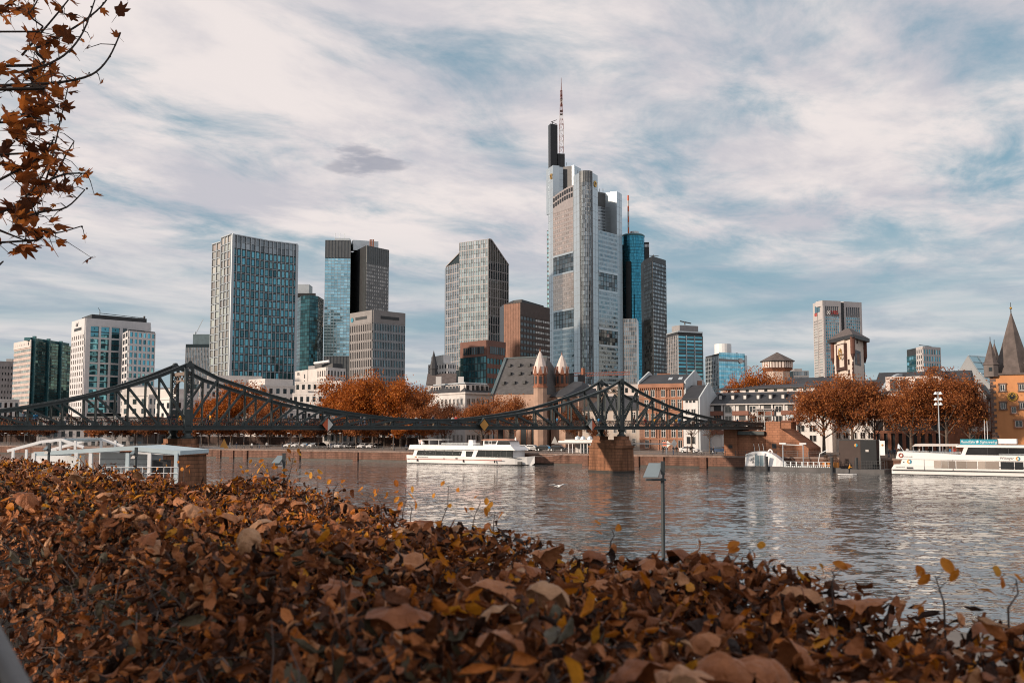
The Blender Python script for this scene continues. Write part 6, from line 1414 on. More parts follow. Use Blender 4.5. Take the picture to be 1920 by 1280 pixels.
for px, lab in ((1548, 'left orange planter box with shrub on the pontoon'), (1564, 'right orange planter box with shrub on the pontoon')):
    q = onbank(px, -5.2); t = local_thing('planter', lab, 'planter', 'planters on the pontoon'); MB().box(-.62, .62, -.4, .4, 0, .95).build('box', M_pl, t)
    mb = MB(); rr = random.Random(px)
    for k in range(260):
        a, zz_ = rr.uniform(0, 6.28), rr.uniform(.9, 2.3); r_ = .6 * rr.random() ** .5 * (1.2 - (zz_ - .9) / 2); c = Vector((r_ * math.cos(a), r_ * math.sin(a), zz_)); v = [c + Vector((rr.uniform(-.12, .12), rr.uniform(-.12, .12), rr.uniform(-.12, .12))) for _ in range(3)]; mb.add([tuple(x) for x in v], [(0, 1, 2)])
    mb.build('shrub', mat('shrub_brown', (.09, .05, .03), .9), t, 'stuff'); put(t, q, .76, math.atan2(BU.y, BU.x))
T = local_thing('ice_cream_boat', 'small rounded white kiosk boat with dark lettering on the pontoon', 'boat'); Lk = U(1466) - U(1394)
mb = MB(); k = 10; prev = None; secs = []
for i in range(k + 1):
    f = i / k; x = Lk * f; hh = 2.75 * (1 - .85 * max(0, (f - .45) / .55) ** 2) * (1 - .22 * max(0, (.3 - f) / .3) ** 2); secs.append((x, 1.7 * (1 - .45 * max(0, (f - .6) / .4) ** 2), max(.5, hh)))
st = [(x, w * .75, w, 0.05, h) for x, w, h in secs]; loft(mb, st); mb.build('cabin', M_boat, T)
MB().box(Lk * .27, Lk * .5, -1.76, -1.5, .1, 2.05).build('door', mat('door_blue', (.20, .28, .32), .5), T); mb = MB(); mb.box(Lk * .38, Lk * .39, -1.8, -1.7, .1, 2.05); mb.box(Lk * .26, Lk * .27, -1.8, -1.5, .05, 2.5); mb.box(Lk * .5, Lk * .51, -1.8, -1.5, .05, 2.5); mb.build('door_frame', M_boat, T)
text('MAIN GELATO', .38, M_dark, T, (Lk * .135, -1.55, 2.05), (R(83), R(-9), 0), extrude=.01)
MB().ball((Lk * .13, -1.7, 1.3), .28, .12, .3).build('logo_ball', M_whitep, T)
mb = MB(); mb.bar((Lk * .2, -1.68, .6), (Lk * .225, -1.68, 1.6), .06, .09); mb.bar((Lk * .17, -1.68, 1.2), (Lk * .225, -1.68, 1.6), .06, .09); mb.bar((Lk * .225, -1.68, 1.6), (Lk * .25, -1.68, 1.75), .06, .09); mb.bar((Lk * .2, -1.68, .6), (Lk * .24, -1.68, .8), .06, .08); mb.build('logo_figure', M_dark, T)
mb = MB()
for f in (.2, .33, .44): mb.bar((Lk * f, 0, 2.5), (Lk * f - .25, 0, 4.1), .06, .06)
mb.build('mast', M_alu, T); mb = MB()
for i in range(8): a, c = math.pi * i / 8, math.pi * (i + 1) / 8; mb.tube((Lk * .6 + .4 * math.cos(a), 0, 2.5 + .55 * math.sin(a)), (Lk * .6 + .4 * math.cos(c), 0, 2.5 + .55 * math.sin(c)), .15)
mb.build('vent_hood', M_whitep, T); put(T, p0 + BN * 2 + BU * .15, .74, math.atan2(BU.y, BU.x))
# black ticket cabin and banner
a0, a1 = onbank(1572, -3), onbank(1642, -3); T = thing('ticket_cabin', 'dark brown black ticket cabin with round emblem on the pontoon', 'cabin', (*a0, .6)); zt_ = zt(825, a0.y); am = a0.lerp(a1, .58)
MB().prism([a0, am, *offset_back(a0, am, 3.5)], .6, zt_).build('brown_wall', mat('cabin_brown', (.06, .04, .034), .7, var=.25, streak=.3), T)
MB().prism([am + BU * .01, a1, *offset_back(am + BU * .01, a1, 3.5)], .6, zt_ - .05).build('black_wall', M_black, T); MB().wall(a0, a1, zt_, zt_ + .15, -3.6, .1).build('roof_edge', M_dark, T)
cq = a0.lerp(am, .8) - BN * .05
for sgn, mm in ((-1, M_eo), (1, M_eb)): 
    pts = [cq + BU * (sgn * .3 * math.sin(t)) for t in np.linspace(0, math.pi, 10)]; zs_ = [zt(834, a0.y) + .3 * math.cos(t) for t in np.linspace(0, math.pi, 10)]
    mb = MB(); n = 10; mb.add([(p.x, p.y, z) for p, z in zip(pts, zs_)] + [(p.x - BN.x * .06, p.y - BN.y * .06, z) for p, z in zip(pts, zs_)], [tuple(range(n)), tuple(range(2 * n - 1, n - 1, -1))] + [(i, n + i, n + (i + 1) % n, (i + 1) % n) for i in range(n)]); mb.build('round_emblem', mm, T)
for f in (.62, .72): q = am.lerp(a1, f - .3); MB().wall(q, q + BU * .25, zt(846, a0.y), zt(842, a0.y), 0, .05).build('notice', M_paleston, T)
q = onbank(1648.5, -4.5); T = thing('banner_flag', 'tall white banner with small emblem beside the dark ticket cabin', 'banner', (*q, .6)); MB().wall(q - BU * .08, q + BU * .02, .6, zt(824, q.y), -.05, .05).build('pole', M_alu, T); MB().wall(q + BU * .03, q + BU * .85, zt(853, q.y), zt(826, q.y), -.02, .02).build('cloth', M_whitep, T)
MB().ball((*(q + BU * .45 - BN * .03), zt(834, q.y)), .18).build('emblem', M_eo, T)

# houseboat on the near left
Yh = 88; T = thing('houseboat', 'white houseboat with pale blue low gable roof left behind the hedge', 'boat', (*xy(200, Yh), 0)); M_pale = mat('pale_blue_roof', (.50, .60, .64), .6, var=.07, streak=.15)
A, B = at(30, 803, Yh), at(345, 803, Yh)
MB().box(A.x, B.x, Yh - 3, Yh + 6, -.5, 1.4).build('hull', M_boat, T)
for (pxa, pya, pxb, pyb) in ((63, 847, 244, 836), (244, 836, 338, 845)):
    a, b2 = at(pxa, pya, Yh - 3), at(pxb, pyb, Yh - 3); o3 = Vector((0, 8, 0)); dn = Vector((0, 0, -.34)); mb = MB(); mb.hexa([tuple(p) for p in (a + dn, b2 + dn, b2 + o3 + dn, a + o3 + dn, a, b2, b2 + o3, a + o3)]); mb.build('roof_panel', M_pale, T)
for pxa, pya, pxb, pyb in ((64, 851, 145, 850), (180, 845, 224, 845), (258, 847, 336, 850)): a, b2 = at(pxa, pya, Yh - 2.8), at(pxb, pyb, Yh - 2.8); mb = MB(); mb.bar(a, b2, .12, .3); mb.build('fascia', M_whitep, T)
a, b2 = at(188, 853, Yh), at(276, 853, Yh)
MB().box(a.x, b2.x, Yh, Yh + 4, 1.4, a.z + .2).build('cabin_wall', mat('cabin_white', (.62, .63, .64), .7, var=.05), T); mb = MB()
for i in range(9): mb.box(a.x, b2.x, Yh - .03, Yh, 1.7 + i * .42, 1.73 + i * .42)
mb.build('cladding_joint', M_grey, T, 'stuff')
a, b2 = at(64, 853, Yh + 3), at(150, 853, Yh + 3); MB().box(a.x, b2.x, Yh + 3, Yh + 4, 1.4, a.z).build('rear_cabin_wall', M_boat, T)
for px, m_ in ((64, M_whitep), (144, M_whitep), (240, M_pale), (281, M_whitep), (331, M_pale), (171, M_whitep)): q = at(px, 849, Yh - 2.9); MB().box(q.x - .14, q.x + .14, Yh - 3.05, Yh - 2.8, 1.4, q.z).build('post', m_, T)
mb = MB(); q0, q1 = at(188, 875, Yh - 3), at(335, 875, Yh - 3)
for z in (q0.z, q0.z - .5, q0.z - 1): mb.bar((q0.x, Yh - 3.1, z), (q1.x, Yh - 3.1, z), .05, .05)
for i in range(12): x = q0.x + (q1.x - q0.x) * i / 11; mb.bar((x, Yh - 3.1, 1.4), (x, Yh - 3.1, q0.z), .04, .04)
mb.build('railing', M_whitep, T, 'stuff')
q = at(298, 876, Yh - 2); MB().box(q.x - .65, q.x + .65, Yh - 2, Yh - 1, 1.4, q.z + .6).build('locker', M_dark, T)
T = thing('pergola_frame', 'white pergola roof frame at far left behind the hedge', 'pergola', (*xy(85, 96), 0)); Yp = 96
for oy in (0, 4):
    mb = MB(); pts = [at(14, 845, Yp), at(78, 828, Yp), at(115, 824, Yp), at(157, 838, Yp)]; pts = [p + Vector((oy * .55, oy, 0)) for p in pts]
    for i in range(3): mb.bar(pts[i], pts[i + 1], .16, .26)
    mb.build('roof_beam', M_whitep, T)
    for px in (25, 50, 113, 141): q = at(px, 840, Yp) + Vector((oy * .55, oy, 0)); MB().box(q.x - .1, q.x + .1, q.y - .1, q.y + .1, 0.2, q.z + (.7 if px > 60 else -.1)).build('post', M_whitep, T)
a, b2 = at(78, 828, Yp), at(115, 824, Yp); MB().hexa([tuple(p) for p in (a, b2, b2 + Vector((2.2, 4, 0)), a + Vector((2.2, 4, 0)), a + Vector((0, 0, .12)), b2 + Vector((0, 0, .12)), b2 + Vector((2.2, 4, .12)), a + Vector((2.2, 4, .12)))]).build('roof_panel', M_pale, T)
MB().box(at(10, 803, Yp).x, at(165, 803, Yp).x, Yp - 1, Yp + 6, -.4, .5).build('float', M_boat, T)

# ------------------------------------------------------------ lamps on the near quay
M_lamp = mat('lamp_grey', (.06, .07, .075), .45, .3, var=.12); M_pan = mat('lamp_panel', (.24, .29, .31), .35, .3, var=.08)
def slab_lamp(px, Y, py, lab, k=1.):
    q = at(px, py, Y); t = thing('quay_lamp', lab, 'lamp', (q.x, q.y, 1.5), 'panel lamps on the near quay')
    MB().tube((q.x, q.y, 1.5), (q.x, q.y, q.z - .1), .065, .065, 10).build('pole', M_lamp, t); MB().box(q.x - .05, q.x + .07, q.y - .06, q.y + .06, q.z - .25, q.z + .2).build('head_post', M_lamp, t)
    p = MB(); a, b2, c, d_ = Vector((q.x - .68 * k, q.y - .3 * k, q.z - .30 * k)), Vector((q.x - .2 * k, q.y - .34 * k, q.z - .30 * k)), Vector((q.x + .02 * k, q.y + .18 * k, q.z + .14 * k)), Vector((q.x - .42 * k, q.y + .22 * k, q.z + .14 * k)); o3 = Vector((.0, .02, -.03)); p.hexa([tuple(v) for v in (a + o3, b2 + o3, c + o3, d_ + o3, a, b2, c, d_)]); p.build('reflector_panel', M_pan, t)
    MB().box(q.x - .55 * k, q.x + .1 * k, q.y - .12 * k, q.y + .12 * k, q.z - .43 * k, q.z - .37 * k).build('arm', M_lamp, t); br_ = MB(); v = [(q.x - .22, q.y - .1, q.z - .34), (q.x - .02, q.y - .1, q.z - .34), (q.x - .02, q.y + .05, q.z + .08)]; br_.add(v + [(x, y + .06, z) for x, y, z in v], [(0, 1, 2), (5, 4, 3), (0, 3, 4, 1), (1, 4, 5, 2), (2, 5, 3, 0)]); br_.build('bracket', M_paleston, t); return t
slab_lamp(1242, 34, 876, 'tall grey lamp post with slanted panel standing right of centre'); slab_lamp(532, 44, 858, 'grey panel lamp post left, half hidden by leafy twigs', .7); slab_lamp(255, 49, 846, 'grey lamp post in front of the white houseboat', .4); slab_lamp(92, 52, 838, 'grey lamp post at far left before the pergola', .4)

# ------------------------------------------------------------ people
def person_mesh(name, joints, links, root, hands):
    me = bpy.data.meshes.new('b'); keys = list(joints); me.from_pydata([joints[k][0] for k in keys], [(keys.index(a), keys.index(b2)) for a, b2 in links], [])
    o = bpy.data.objects.new('b', me); COL.objects.link(o); o.modifiers.new('s', 'SKIN'); sv = me.skin_vertices[0].data
    for i, k in enumerate(keys): r_ = joints[k][1]; sv[i].radius = r_ if isinstance(r_, tuple) else (r_, r_); sv[i].use_root = (k == root)
    ss = o.modifiers.new('u', 'SUBSURF'); ss.levels = 1; ss.render_levels = 1
    dg = bpy.context.evaluated_depsgraph_get(); out = bpy.data.meshes.new_from_object(o.evaluated_get(dg)); bpy.data.objects.remove(o); out.name = name
    for m_ in (M_skin, M_jk[0], M_tr[0], M_hair, M_shoe): out.materials.append(m_)
    for p in out.polygons:
        c = p.center; i = 1
        if c.z > 1.47: i = 3 if (c.z > 1.62 or c.y > joints['head'][0][1] + .03) else 0
        elif c.z < .09: i = 4
        elif c.z < .88 and not any((c - Vector(joints[h_][0])).length < .13 for h_ in hands): i = 2
        if any((c - Vector(joints[h_][0])).length < .09 for h_ in hands): i = 0
        p.material_index = i; p.use_smooth = True
    return out
M_skin = mat('skin', (.45, .26, .19), .6); M_hair = mat('hair', (.05, .032, .025), .7); M_shoe = mat('shoe', (.03, .028, .028), .6)
M_jk = [mat('jacket_' + n_, c, .85, var=.12, scale=6) for n_, c in (('black', (.02, .02, .022)), ('navy', (.025, .035, .06)), ('grey', (.12, .12, .125)), ('brown', (.10, .06, .04)), ('yellow', (.72, .32, .03)), ('blue', (.03, .17, .34)), ('white', (.6, .59, .57)), ('red', (.35, .04, .03)))]
M_tr = [mat('trousers_' + n_, c, .85) for n_, c in (('dark', (.025, .026, .03)), ('jeans', (.05, .075, .13)), ('sand', (.28, .22, .16)))]
def body(lx, ly, rx, ry, la, ra, lean=0.):
    J = {'pel': ((0, 0, .93), (.15, .11)), 'belly': ((0, lean * .3, 1.1), (.15, .11)), 'chest': ((0, lean * .7, 1.32), (.18, .12)), 'neck': ((0, lean, 1.47), .06), 'chin': ((0, lean - .02, 1.54), .085), 'head': ((0, lean, 1.65), (.09, .105)), 'crown': ((0, lean, 1.72), .06),
         'lh': ((.1, 0, .86), .1), 'lk': ((.1 + lx * .3, ly * .5 - .06, .48), .075), 'la': ((.1 + lx, ly, .09), .05), 'lf': ((.1 + lx, ly - .16, .04), .045), 'rh': ((-.1, 0, .86), .1), 'rk': ((-.1 + rx * .3, ry * .5 - .06, .48), .075), 'ra': ((-.1 + rx, ry, .09), .05), 'rf': ((-.1 + rx, ry - .16, .04), .045),
         'ls': ((.2, lean * .8, 1.38), .075), 'le': ((.27, lean * .7 + la[0], 1.12), .055), 'lw': ((.25, lean * .6 + la[1], la[2]), .038), 'lp': ((.25, lean * .6 + la[1] * 1.3 - .02, la[2] - .09), .035), 'rs': ((-.2, lean * .8, 1.38), .075), 're': ((-.27, lean * .7 + ra[0], 1.12), .055), 'rw': ((-.25, lean * .6 + ra[1], ra[2]), .038), 'rp': ((-.25, lean * .6 + ra[1] * 1.3 - .02, ra[2] - .09), .035)}
    Lk_ = [('pel', 'belly'), ('belly', 'chest'), ('chest', 'neck'), ('neck', 'chin'), ('chin', 'head'), ('head', 'crown'), ('pel', 'lh'), ('lh', 'lk'), ('lk', 'la'), ('la', 'lf'), ('pel', 'rh'), ('rh', 'rk'), ('rk', 'ra'), ('ra', 'rf'), ('chest', 'ls'), ('ls', 'le'), ('le', 'lw'), ('lw', 'lp'), ('chest', 'rs'), ('rs', 're'), ('re', 'rw'), ('rw', 'rp')]
    return J, Lk_
BODIES = []
for nm, args in (('standing', (.02, 0, -.02, .02, (.02, .0, .88), (.0, .02, .88))), ('walking', (0, -.3, 0, .28, (.1, .2, .92), (-.1, -.2, .95))), ('walking', (0, .25, 0, -.28, (-.08, -.22, .95), (.1, .16, .92), -.04)), ('leaning', (.05, .02, -.05, .06, (-.12, -.32, 1.1), (-.12, -.34, 1.12), -.16))):
    J, Lk_ = body(*args); BODIES.append(person_mesh('person', J, Lk_, 'pel', ('lp', 'rp')))
NPERS = 0
def person(p, z, rz, pose, jk, tr, label, group, s=1.0):
    global NPERS; NPERS += 1
    o = bpy.data.objects.new('person', BODIES[pose]); COL.objects.link(o); o.location = (p.x, p.y, z); o.rotation_euler = (0, 0, rz); o.scale = (s, s, s)
    for i, m_ in ((1, M_jk[jk]), (2, M_tr[tr])): o.material_slots[i].link = 'OBJECT'; o.material_slots[i].material = m_
    return tag(o, label, 'person', group)
JN = ['black', 'navy', 'grey', 'brown', 'yellow', 'light blue', 'white', 'red']
rr = random.Random(5)
bang = math.atan2(be.y, be.x)
def on_bridge(px, w): 
    a = ray(px, 803); k = a[0] / a[1]; b0 = BA + bw_ * w; s = (k * b0.y - b0.x) / (be.x - k * be.y); return b0 + be * s
ORD = ['leftmost', 'second', 'third', 'fourth', 'fifth', 'sixth', 'seventh', 'eighth', 'ninth', 'tenth', 'eleventh', 'twelfth']
def crowd(specs, where, prefix, group):
    """specs: (px, jacket, pose, place phrase)"""
    for px, jk, pose, ph in specs:
        p, z, rz = where(px, pose); person(p, z, rz, pose, jk, rr.choice((0, 0, 1, 1, 2)), f'person in {JN[jk]} jacket {ph}', group, rr.uniform(.94, 1.06))
def br(px, pose): return on_bridge(px, rr.uniform(1.0, 4.2)), DECK, bang + (math.pi / 2 if pose in (1,) else -math.pi / 2 if pose == 2 else 0) + rr.uniform(-.4, .4)
crowd([(17, 0, 0, 'standing at the far left end of bridge'), (43, 1, 2, 'walking in second left bridge bay'), (66, 5, 0, 'standing low in a left bridge bay'), (112, 2, 1, 'walking left of white high-rise on the bridge'), (126, 0, 2, 'walking just below white high-rise left corner'), (133, 3, 1, 'walking behind another below white high-rise'), (218, 6, 0, 'standing with pale coat before white high-rise'), (235, 0, 3, 'leaning on rail below white high-rise wing'), (316, 1, 0, 'standing left of the left bridge tower'), (326, 0, 0, 'standing close behind left bridge tower'), (339, 4, 0, 'standing right at the left bridge tower'),
       (357, 0, 2, 'passing just right of left bridge tower'), (388, 0, 1, 'walking beside the yellow one right of tower'), (394, 4, 2, 'walking right of the left bridge tower'), (422, 3, 3, 'leaning below tall glass tower on bridge'), (445, 2, 1, 'walking first of a pair below glass tower'), (449, 0, 1, 'walking second of a pair below glass tower'), (471, 1, 0, 'standing alone below tall glass tower'), (516, 0, 2, 'walking right of the tall glass tower'), (541, 3, 1, 'walking first of three before pale office'), (548, 0, 1, 'walking second of three before pale office'), (557, 1, 2, 'walking third of three before pale office'), (604, 0, 0, 'standing by red and white diamond board')], br, '', 'people on the bridge')
crowd([(677, 1, 2, 'walking where the bridge chord dips'), (684, 2, 1, 'walking beside another where chord dips'), (724, 0, 3, 'leaning at bridge middle under big orange trees'), (733, 5, 1, 'walking at bridge middle under orange trees'), (780, 6, 0, 'with pale jacket before dark red tree'), (789, 0, 2, 'walking behind a pale-jacketed one'), (812, 1, 0, 'standing above the excursion boat stern'), (841, 0, 1, 'walking above excursion boat windows'), (849, 6, 0, 'standing bright above the excursion boat'), (855, 7, 2, 'walking among group above excursion boat'), (864, 0, 1, 'last of the group above excursion boat'), (981, 0, 0, 'standing left of gothic church towers'), (1027, 1, 1, 'walking between the church towers'), (1045, 5, 2, 'walking right of second church tower'), (1060, 0, 0, 'standing below the slate choir roof'), (1112, 2, 2, 'walking left of right bridge tower'), (1123, 5, 1, 'passing under right bridge tower portal'), (1187, 0, 3, 'leaning right of the right bridge tower'), (1210, 7, 0, 'standing before the sandstone house left windows'), (1228, 4, 1, 'walking before the sandstone house centre'), (1243, 0, 2, 'walking before sandstone house right windows'), (1269, 4, 2, 'walking before the narrow white house'), (1274, 5, 1, 'walking with another before narrow white house'), (1383, 1, 0, 'standing near the bridge right end'), (1405, 0, 2, 'walking near the bridge right end'), (1392, 3, 1, 'stepping off the bridge right end')], br, '', 'people on the bridge')
def qy(px, pose): return onbank(px, rr.uniform(3, 10)), LAND, rr.uniform(0, 6.28)
crowd([(418, 0, 0, 'on the quay below left bridge half, first'), (432, 2, 0, 'on the quay by bare ground, second'), (444, 1, 2, 'walking on the quay left of white cars'), (458, 3, 1, 'walking on quay under first orange crowns'), (473, 6, 0, 'standing alone on quay in pale jacket'), (483, 0, 0, 'first of a quay pair left of cars'), (487, 0, 0, 'second of a quay pair left of cars'), (501, 6, 2, 'walking in white left of parked cars'), (530, 0, 1, 'walking just left of first white car'), (576, 5, 0, 'standing in front of third white car'), (616, 0, 0, 'on quay between two car groups'), (621, 1, 0, 'standing by the car gap on quay'), (668, 0, 2, 'walking in front of right white cars'), (735, 0, 1, 'walking left of the excursion boat'), (740, 3, 0, 'standing left of excursion boat stern'), (762, 1, 0, 'standing near boat stern rail'), (1030, 5, 2, 'walking right of white car past boat bow'), (1073, 0, 0, 'queueing first at the white kiosk'), (1081, 3, 0, 'queueing second at the white kiosk')], qy, '', 'people on the far quay')
crowd([(1243, 0, 0, 'under the white arrow sign on quay'), (1249, 1, 2, 'walking right of the arrow sign'), (1262, 2, 1, 'walking left of the white van'), (1268, 0, 0, 'standing at the white van front'), (1288, 3, 0, 'first of quay pair below narrow house'), (1294, 0, 0, 'second of quay pair below narrow house'), (1333, 1, 2, 'walking left of the abutment'), (1337, 0, 1, 'walking close to abutment left edge'), (1523, 0, 0, 'standing behind the pontoon railing'), (1528, 1, 2, 'walking behind pontoon davit'), (1665, 0, 1, 'walking left of sightseeing boat'), (1670, 2, 0, 'standing at sightseeing boat stern'), (1676, 1, 0, 'waiting first in group at boat'), (1681, 3, 2, 'waiting second in group at boat'), (1688, 0, 0, 'waiting third in group at boat'), (1700, 6, 0, 'waiting in white near boat stern'), (1712, 0, 1, 'walking behind boat deck rail')], qy, '', 'people on the far quay')

bo_ = onbank(1675, -6.6); brz = math.atan2(BU.y, BU.x)
for i, (zx, y, jk, ph) in enumerate(((480, -1.2, 6, 'sitting area first under the sightseeing boat canopy'), (610, -.5, 0, 'second under the sightseeing boat canopy'), (850, -1.6, 2, 'third under the sightseeing boat canopy'), (915, -1.8, 5, 'bright under the sightseeing boat canopy'), (968, -1.7, 7, 'fifth under the sightseeing boat canopy'), (1010, -.9, 6, 'last under the sightseeing boat canopy'))):
    x_ = (zx - 100) / 7.385 * .0835; person(bo_ + BU * x_ + BN * y, (568 - 285) / 7.385 * .0905 - .35, rr.uniform(0, 6.28), 0, jk, 0, f'person in {JN[jk]} jacket {ph}', 'people on the sightseeing boat', .85)
# ------------------------------------------------------------ cars
M_tyre = mat('tyre', (.02, .02, .02), .9); M_cglass = mat('car_glass', (.03, .033, .036), .06, var=.2, spec=.9)
car = local_thing('parked_car', 'x', 'car')
mb = MB(); w = .88
prof = [(-2.1, .35), (-2.12, .72), (-1.95, .86), (-1.05, .98), (-.45, 1.42), (.95, 1.45), (1.7, 1.0), (2.05, .95), (2.1, .6), (2.05, .33)]
n = len(prof); vs = []
for sx in (-1, 1):
    for y, z in prof: ww = w * (1 - .16 * max(0, z - .95) / .5) * (1 - .06 * (abs(y) > 1.9)); vs.append((sx * ww, y, z))
mb.add(vs, [tuple(range(n)), tuple(range(2 * n - 1, n - 1, -1))] + [(i, i + n, (i + 1) % n + n, (i + 1) % n) for i in range(n)]); mb.build('body', M_whitep, car)
mb = MB(); mb.add([(-.74, -1.0, 1.03), (.74, -1.0, 1.03), (.66, -.5, 1.38), (-.66, -.5, 1.38)], [(0, 1, 2, 3)]); mb.v = [(x, y - .012, z + .012) for x, y, z in mb.v]; mb.build('windscreen', M_cglass, car)
for sx in (-1, 1): mb = MB(); v = [(sx * .885, -.85, 1.02), (sx * .885, 1.5, 1.02), (sx * .795, .9, 1.38), (sx * .795, -.42, 1.38)]; mb.add(v, [(0, 1, 2, 3) if sx > 0 else (3, 2, 1, 0)]); mb.build('side_window', M_cglass, car)
for sx in (-1, 1):
    for y in (-1.3, 1.3): wh = MB().tube((sx * .70, y, .32), (sx * .90, y, .32), .32, .32, 12).build('wheel', M_tyre, car); MB().tube((sx * .86, y, .32), (sx * .91, y, .32), .19, .19, 8).build('rim', M_alu, wh)
    MB().box(sx * .62 - .18, sx * .62 + .18, -2.14, -2.0, .62, .78).build('headlight', mat('headlight', (.7, .72, .72), .15), car)
MB().box(-.45, .45, -2.15, -2.05, .42, .6).build('grille', M_dark, car)
M_cw = mat('car_white', (.72, .72, .72), .25, var=.03); M_cs_ = mat('car_silver', (.42, .43, .44), .3, .4, var=.04); M_cb = mat('car_black', (.015, .016, .018), .2); M_cbl = mat('car_blue', (.03, .06, .12), .25)
CARS = [(546, 22, 'w', 'first white car of the left parked row'), (560, 22, 'w', 'second white car of the left parked row'), (575, 22, 'w', 'third car, white, of the left parked row'), (590, 22, 'w', 'fourth white car left of a dark one'), (599, 23, 'k', 'black car ending the left parked row'), (628, 22, 'w', 'first white car of the middle parked row'), (641, 22, 'w', 'second white car of the middle parked row'), (653, 23, 's', 'silver car in the middle parked row'), (664, 23, 'k', 'black car in the middle parked row'), (683, 21, 'w', 'white car left of a tree trunk, middle row'), (700, 22, 'w', 'white car right end of the middle row'), (709, 23, 'k', 'dark car at the right end of middle row'), (984, 20, 'w', 'white car just above the boat bow'), (999, 20, 's', 'silver white car right of the boat bow'), (1022, 20, 'k', 'black car right of boat bow near kiosk'), (1046, 20, 'k', 'black car beside the white kiosk'), (1292, 20, 'w', 'white van-like car below narrow white house'), (1350, 20, 'b', 'dark blue car left of the abutment')]
for i, (px, t, c, lab) in enumerate(CARS):
    o = car if i == 0 else copy_tree(car); tag(o, lab, 'car', 'cars parked on the far quay')
    p = onbank(px, t); side = c in 'kb' or px > 960; o.location = (p.x, p.y, LAND); o.rotation_euler = (0, 0, math.atan2(BU.y, BU.x) + (math.pi / 2 if side and px > 960 else 0) + rr.uniform(-.05, .05))
    bo = [k for k in o.children if k.name.startswith('body')][0]; bo.material_slots[0].link = 'OBJECT'; bo.material_slots[0].material = {'w': M_cw, 's': M_cs_, 'k': M_cb, 'b': M_cbl}[c]

# ------------------------------------------------------------ quay furniture
a0, a1 = onbank(1066, 6), onbank(1112, 6); T = thing('quay_kiosk', 'white flat-roofed kiosk on the far quay left of bridge pier', 'kiosk', (*a0, LAND)); Y = a0.y
MB().wall(onbank(1050, 6), a1 + BU * 1, zt(829, Y), zt(826, Y), -4, .8).build('roof', M_whitep, T); MB().wall(onbank(1060, 6), a1 + BU * 1, zt(825.9, Y), zt(823.5, Y), -4, .4).build('upper_roof', M_paleston, T)
MB().wall(a0.lerp(a1, .5), a1, LAND, zt(829, Y), -3.5, -.3).build('glass_box', M_dglass, T)
for f in (0, .16, .5, .62, .76, .88, 1.): q = a0.lerp(a1, f); MB().wall(q - BU * .07, q + BU * .07, LAND, zt(829, Y), -.2, 0).build('post', M_whitep, T)
MB().wall(a0, a0.lerp(a1, .42), LAND, zt(829, Y), -3.5, -3.2).build('rear_wall', M_paleston, T)
for px in (1083, 1093, 1106): q = onbank(px, 8); MB().lathe([(.01, .8), (.5, .5), (.6, 0), (.01, 0)], (*q, zt(823.4, Y)), 10).build('roof_vent', M_alu, T)
def street_lamp(px, t, py, lab):
    p = onbank(px, t); z = zt(py, p.y); T = thing('street_lamp', lab, 'lamp', (*p, LAND), 'lamps on the far quay'); MB().tube((*p, LAND), (*p, z), .09, .05, 6).build('pole', M_railing, T); mb = MB(); mb.bar((*p, z), (*(p - BN * .9), z + .1), .08, .06); mb.build('arm', M_railing, T); q = p - BN * .9; MB().box(q.x - .3, q.x + .3, q.y - .25, q.y + .25, z, z + .14).build('lamp_head', M_whitep, T)
for px, py, lab in ((16, 812, 'far left quay lamp below the bridge'), (47, 812, 'second quay lamp from the left picture edge'), (212, 810, 'quay lamp below white high-rise'), (297, 812, 'quay lamp just left of left pier'), (376, 812, 'quay lamp just right of left pier'), (458, 814, 'quay lamp among first orange crowns'), (546, 812, 'quay lamp at first white parked car'), (642, 812, 'quay lamp between middle parked cars'), (738, 815, 'quay lamp left of excursion boat')): street_lamp(px, 9, py, lab)
# floodlight mast
p = onbank(1761, 6); T = thing('floodlight_mast', 'tall grey mast with six white floodlights before the right trees', 'lamp', (*p, LAND)); MB().tube((*p, LAND), (*p, zt(735, p.y)), .13, .08, 8).build('pole', M_alu, T)
for py in (737, 748, 757):
    for sx in (-1, 1): q = p + BU * (.42 * sx); MB().lathe([(.06, .3), (.34, -.1), (.34, -.22), (.01, -.22)], (*q, zt(py, p.y)), 10).build('floodlight', M_whitep, T)
    mb = MB(); mb.bar((*(p - BU * .5), zt(py, p.y) + .25), (*(p + BU * .5), zt(py, p.y) + .25), .05, .05); mb.build('crossarm', M_alu, T)
for px, lab in ((1846, 'left white flagpole before the small gabled house'), (1851, 'right white flagpole before the small gabled house')):
    p = onbank(px, 5); T = thing('flagpole', lab, 'pole', (*p, LAND), 'flagpoles'); MB().tube((*p, LAND), (*p, zt(787 if px < 1850 else 789, p.y)), .06, .04, 6).build('pole', M_whitep, T); q = zt(787, p.y); MB().ball((*p, q + .05), .09).build('finial', M_gold, T)
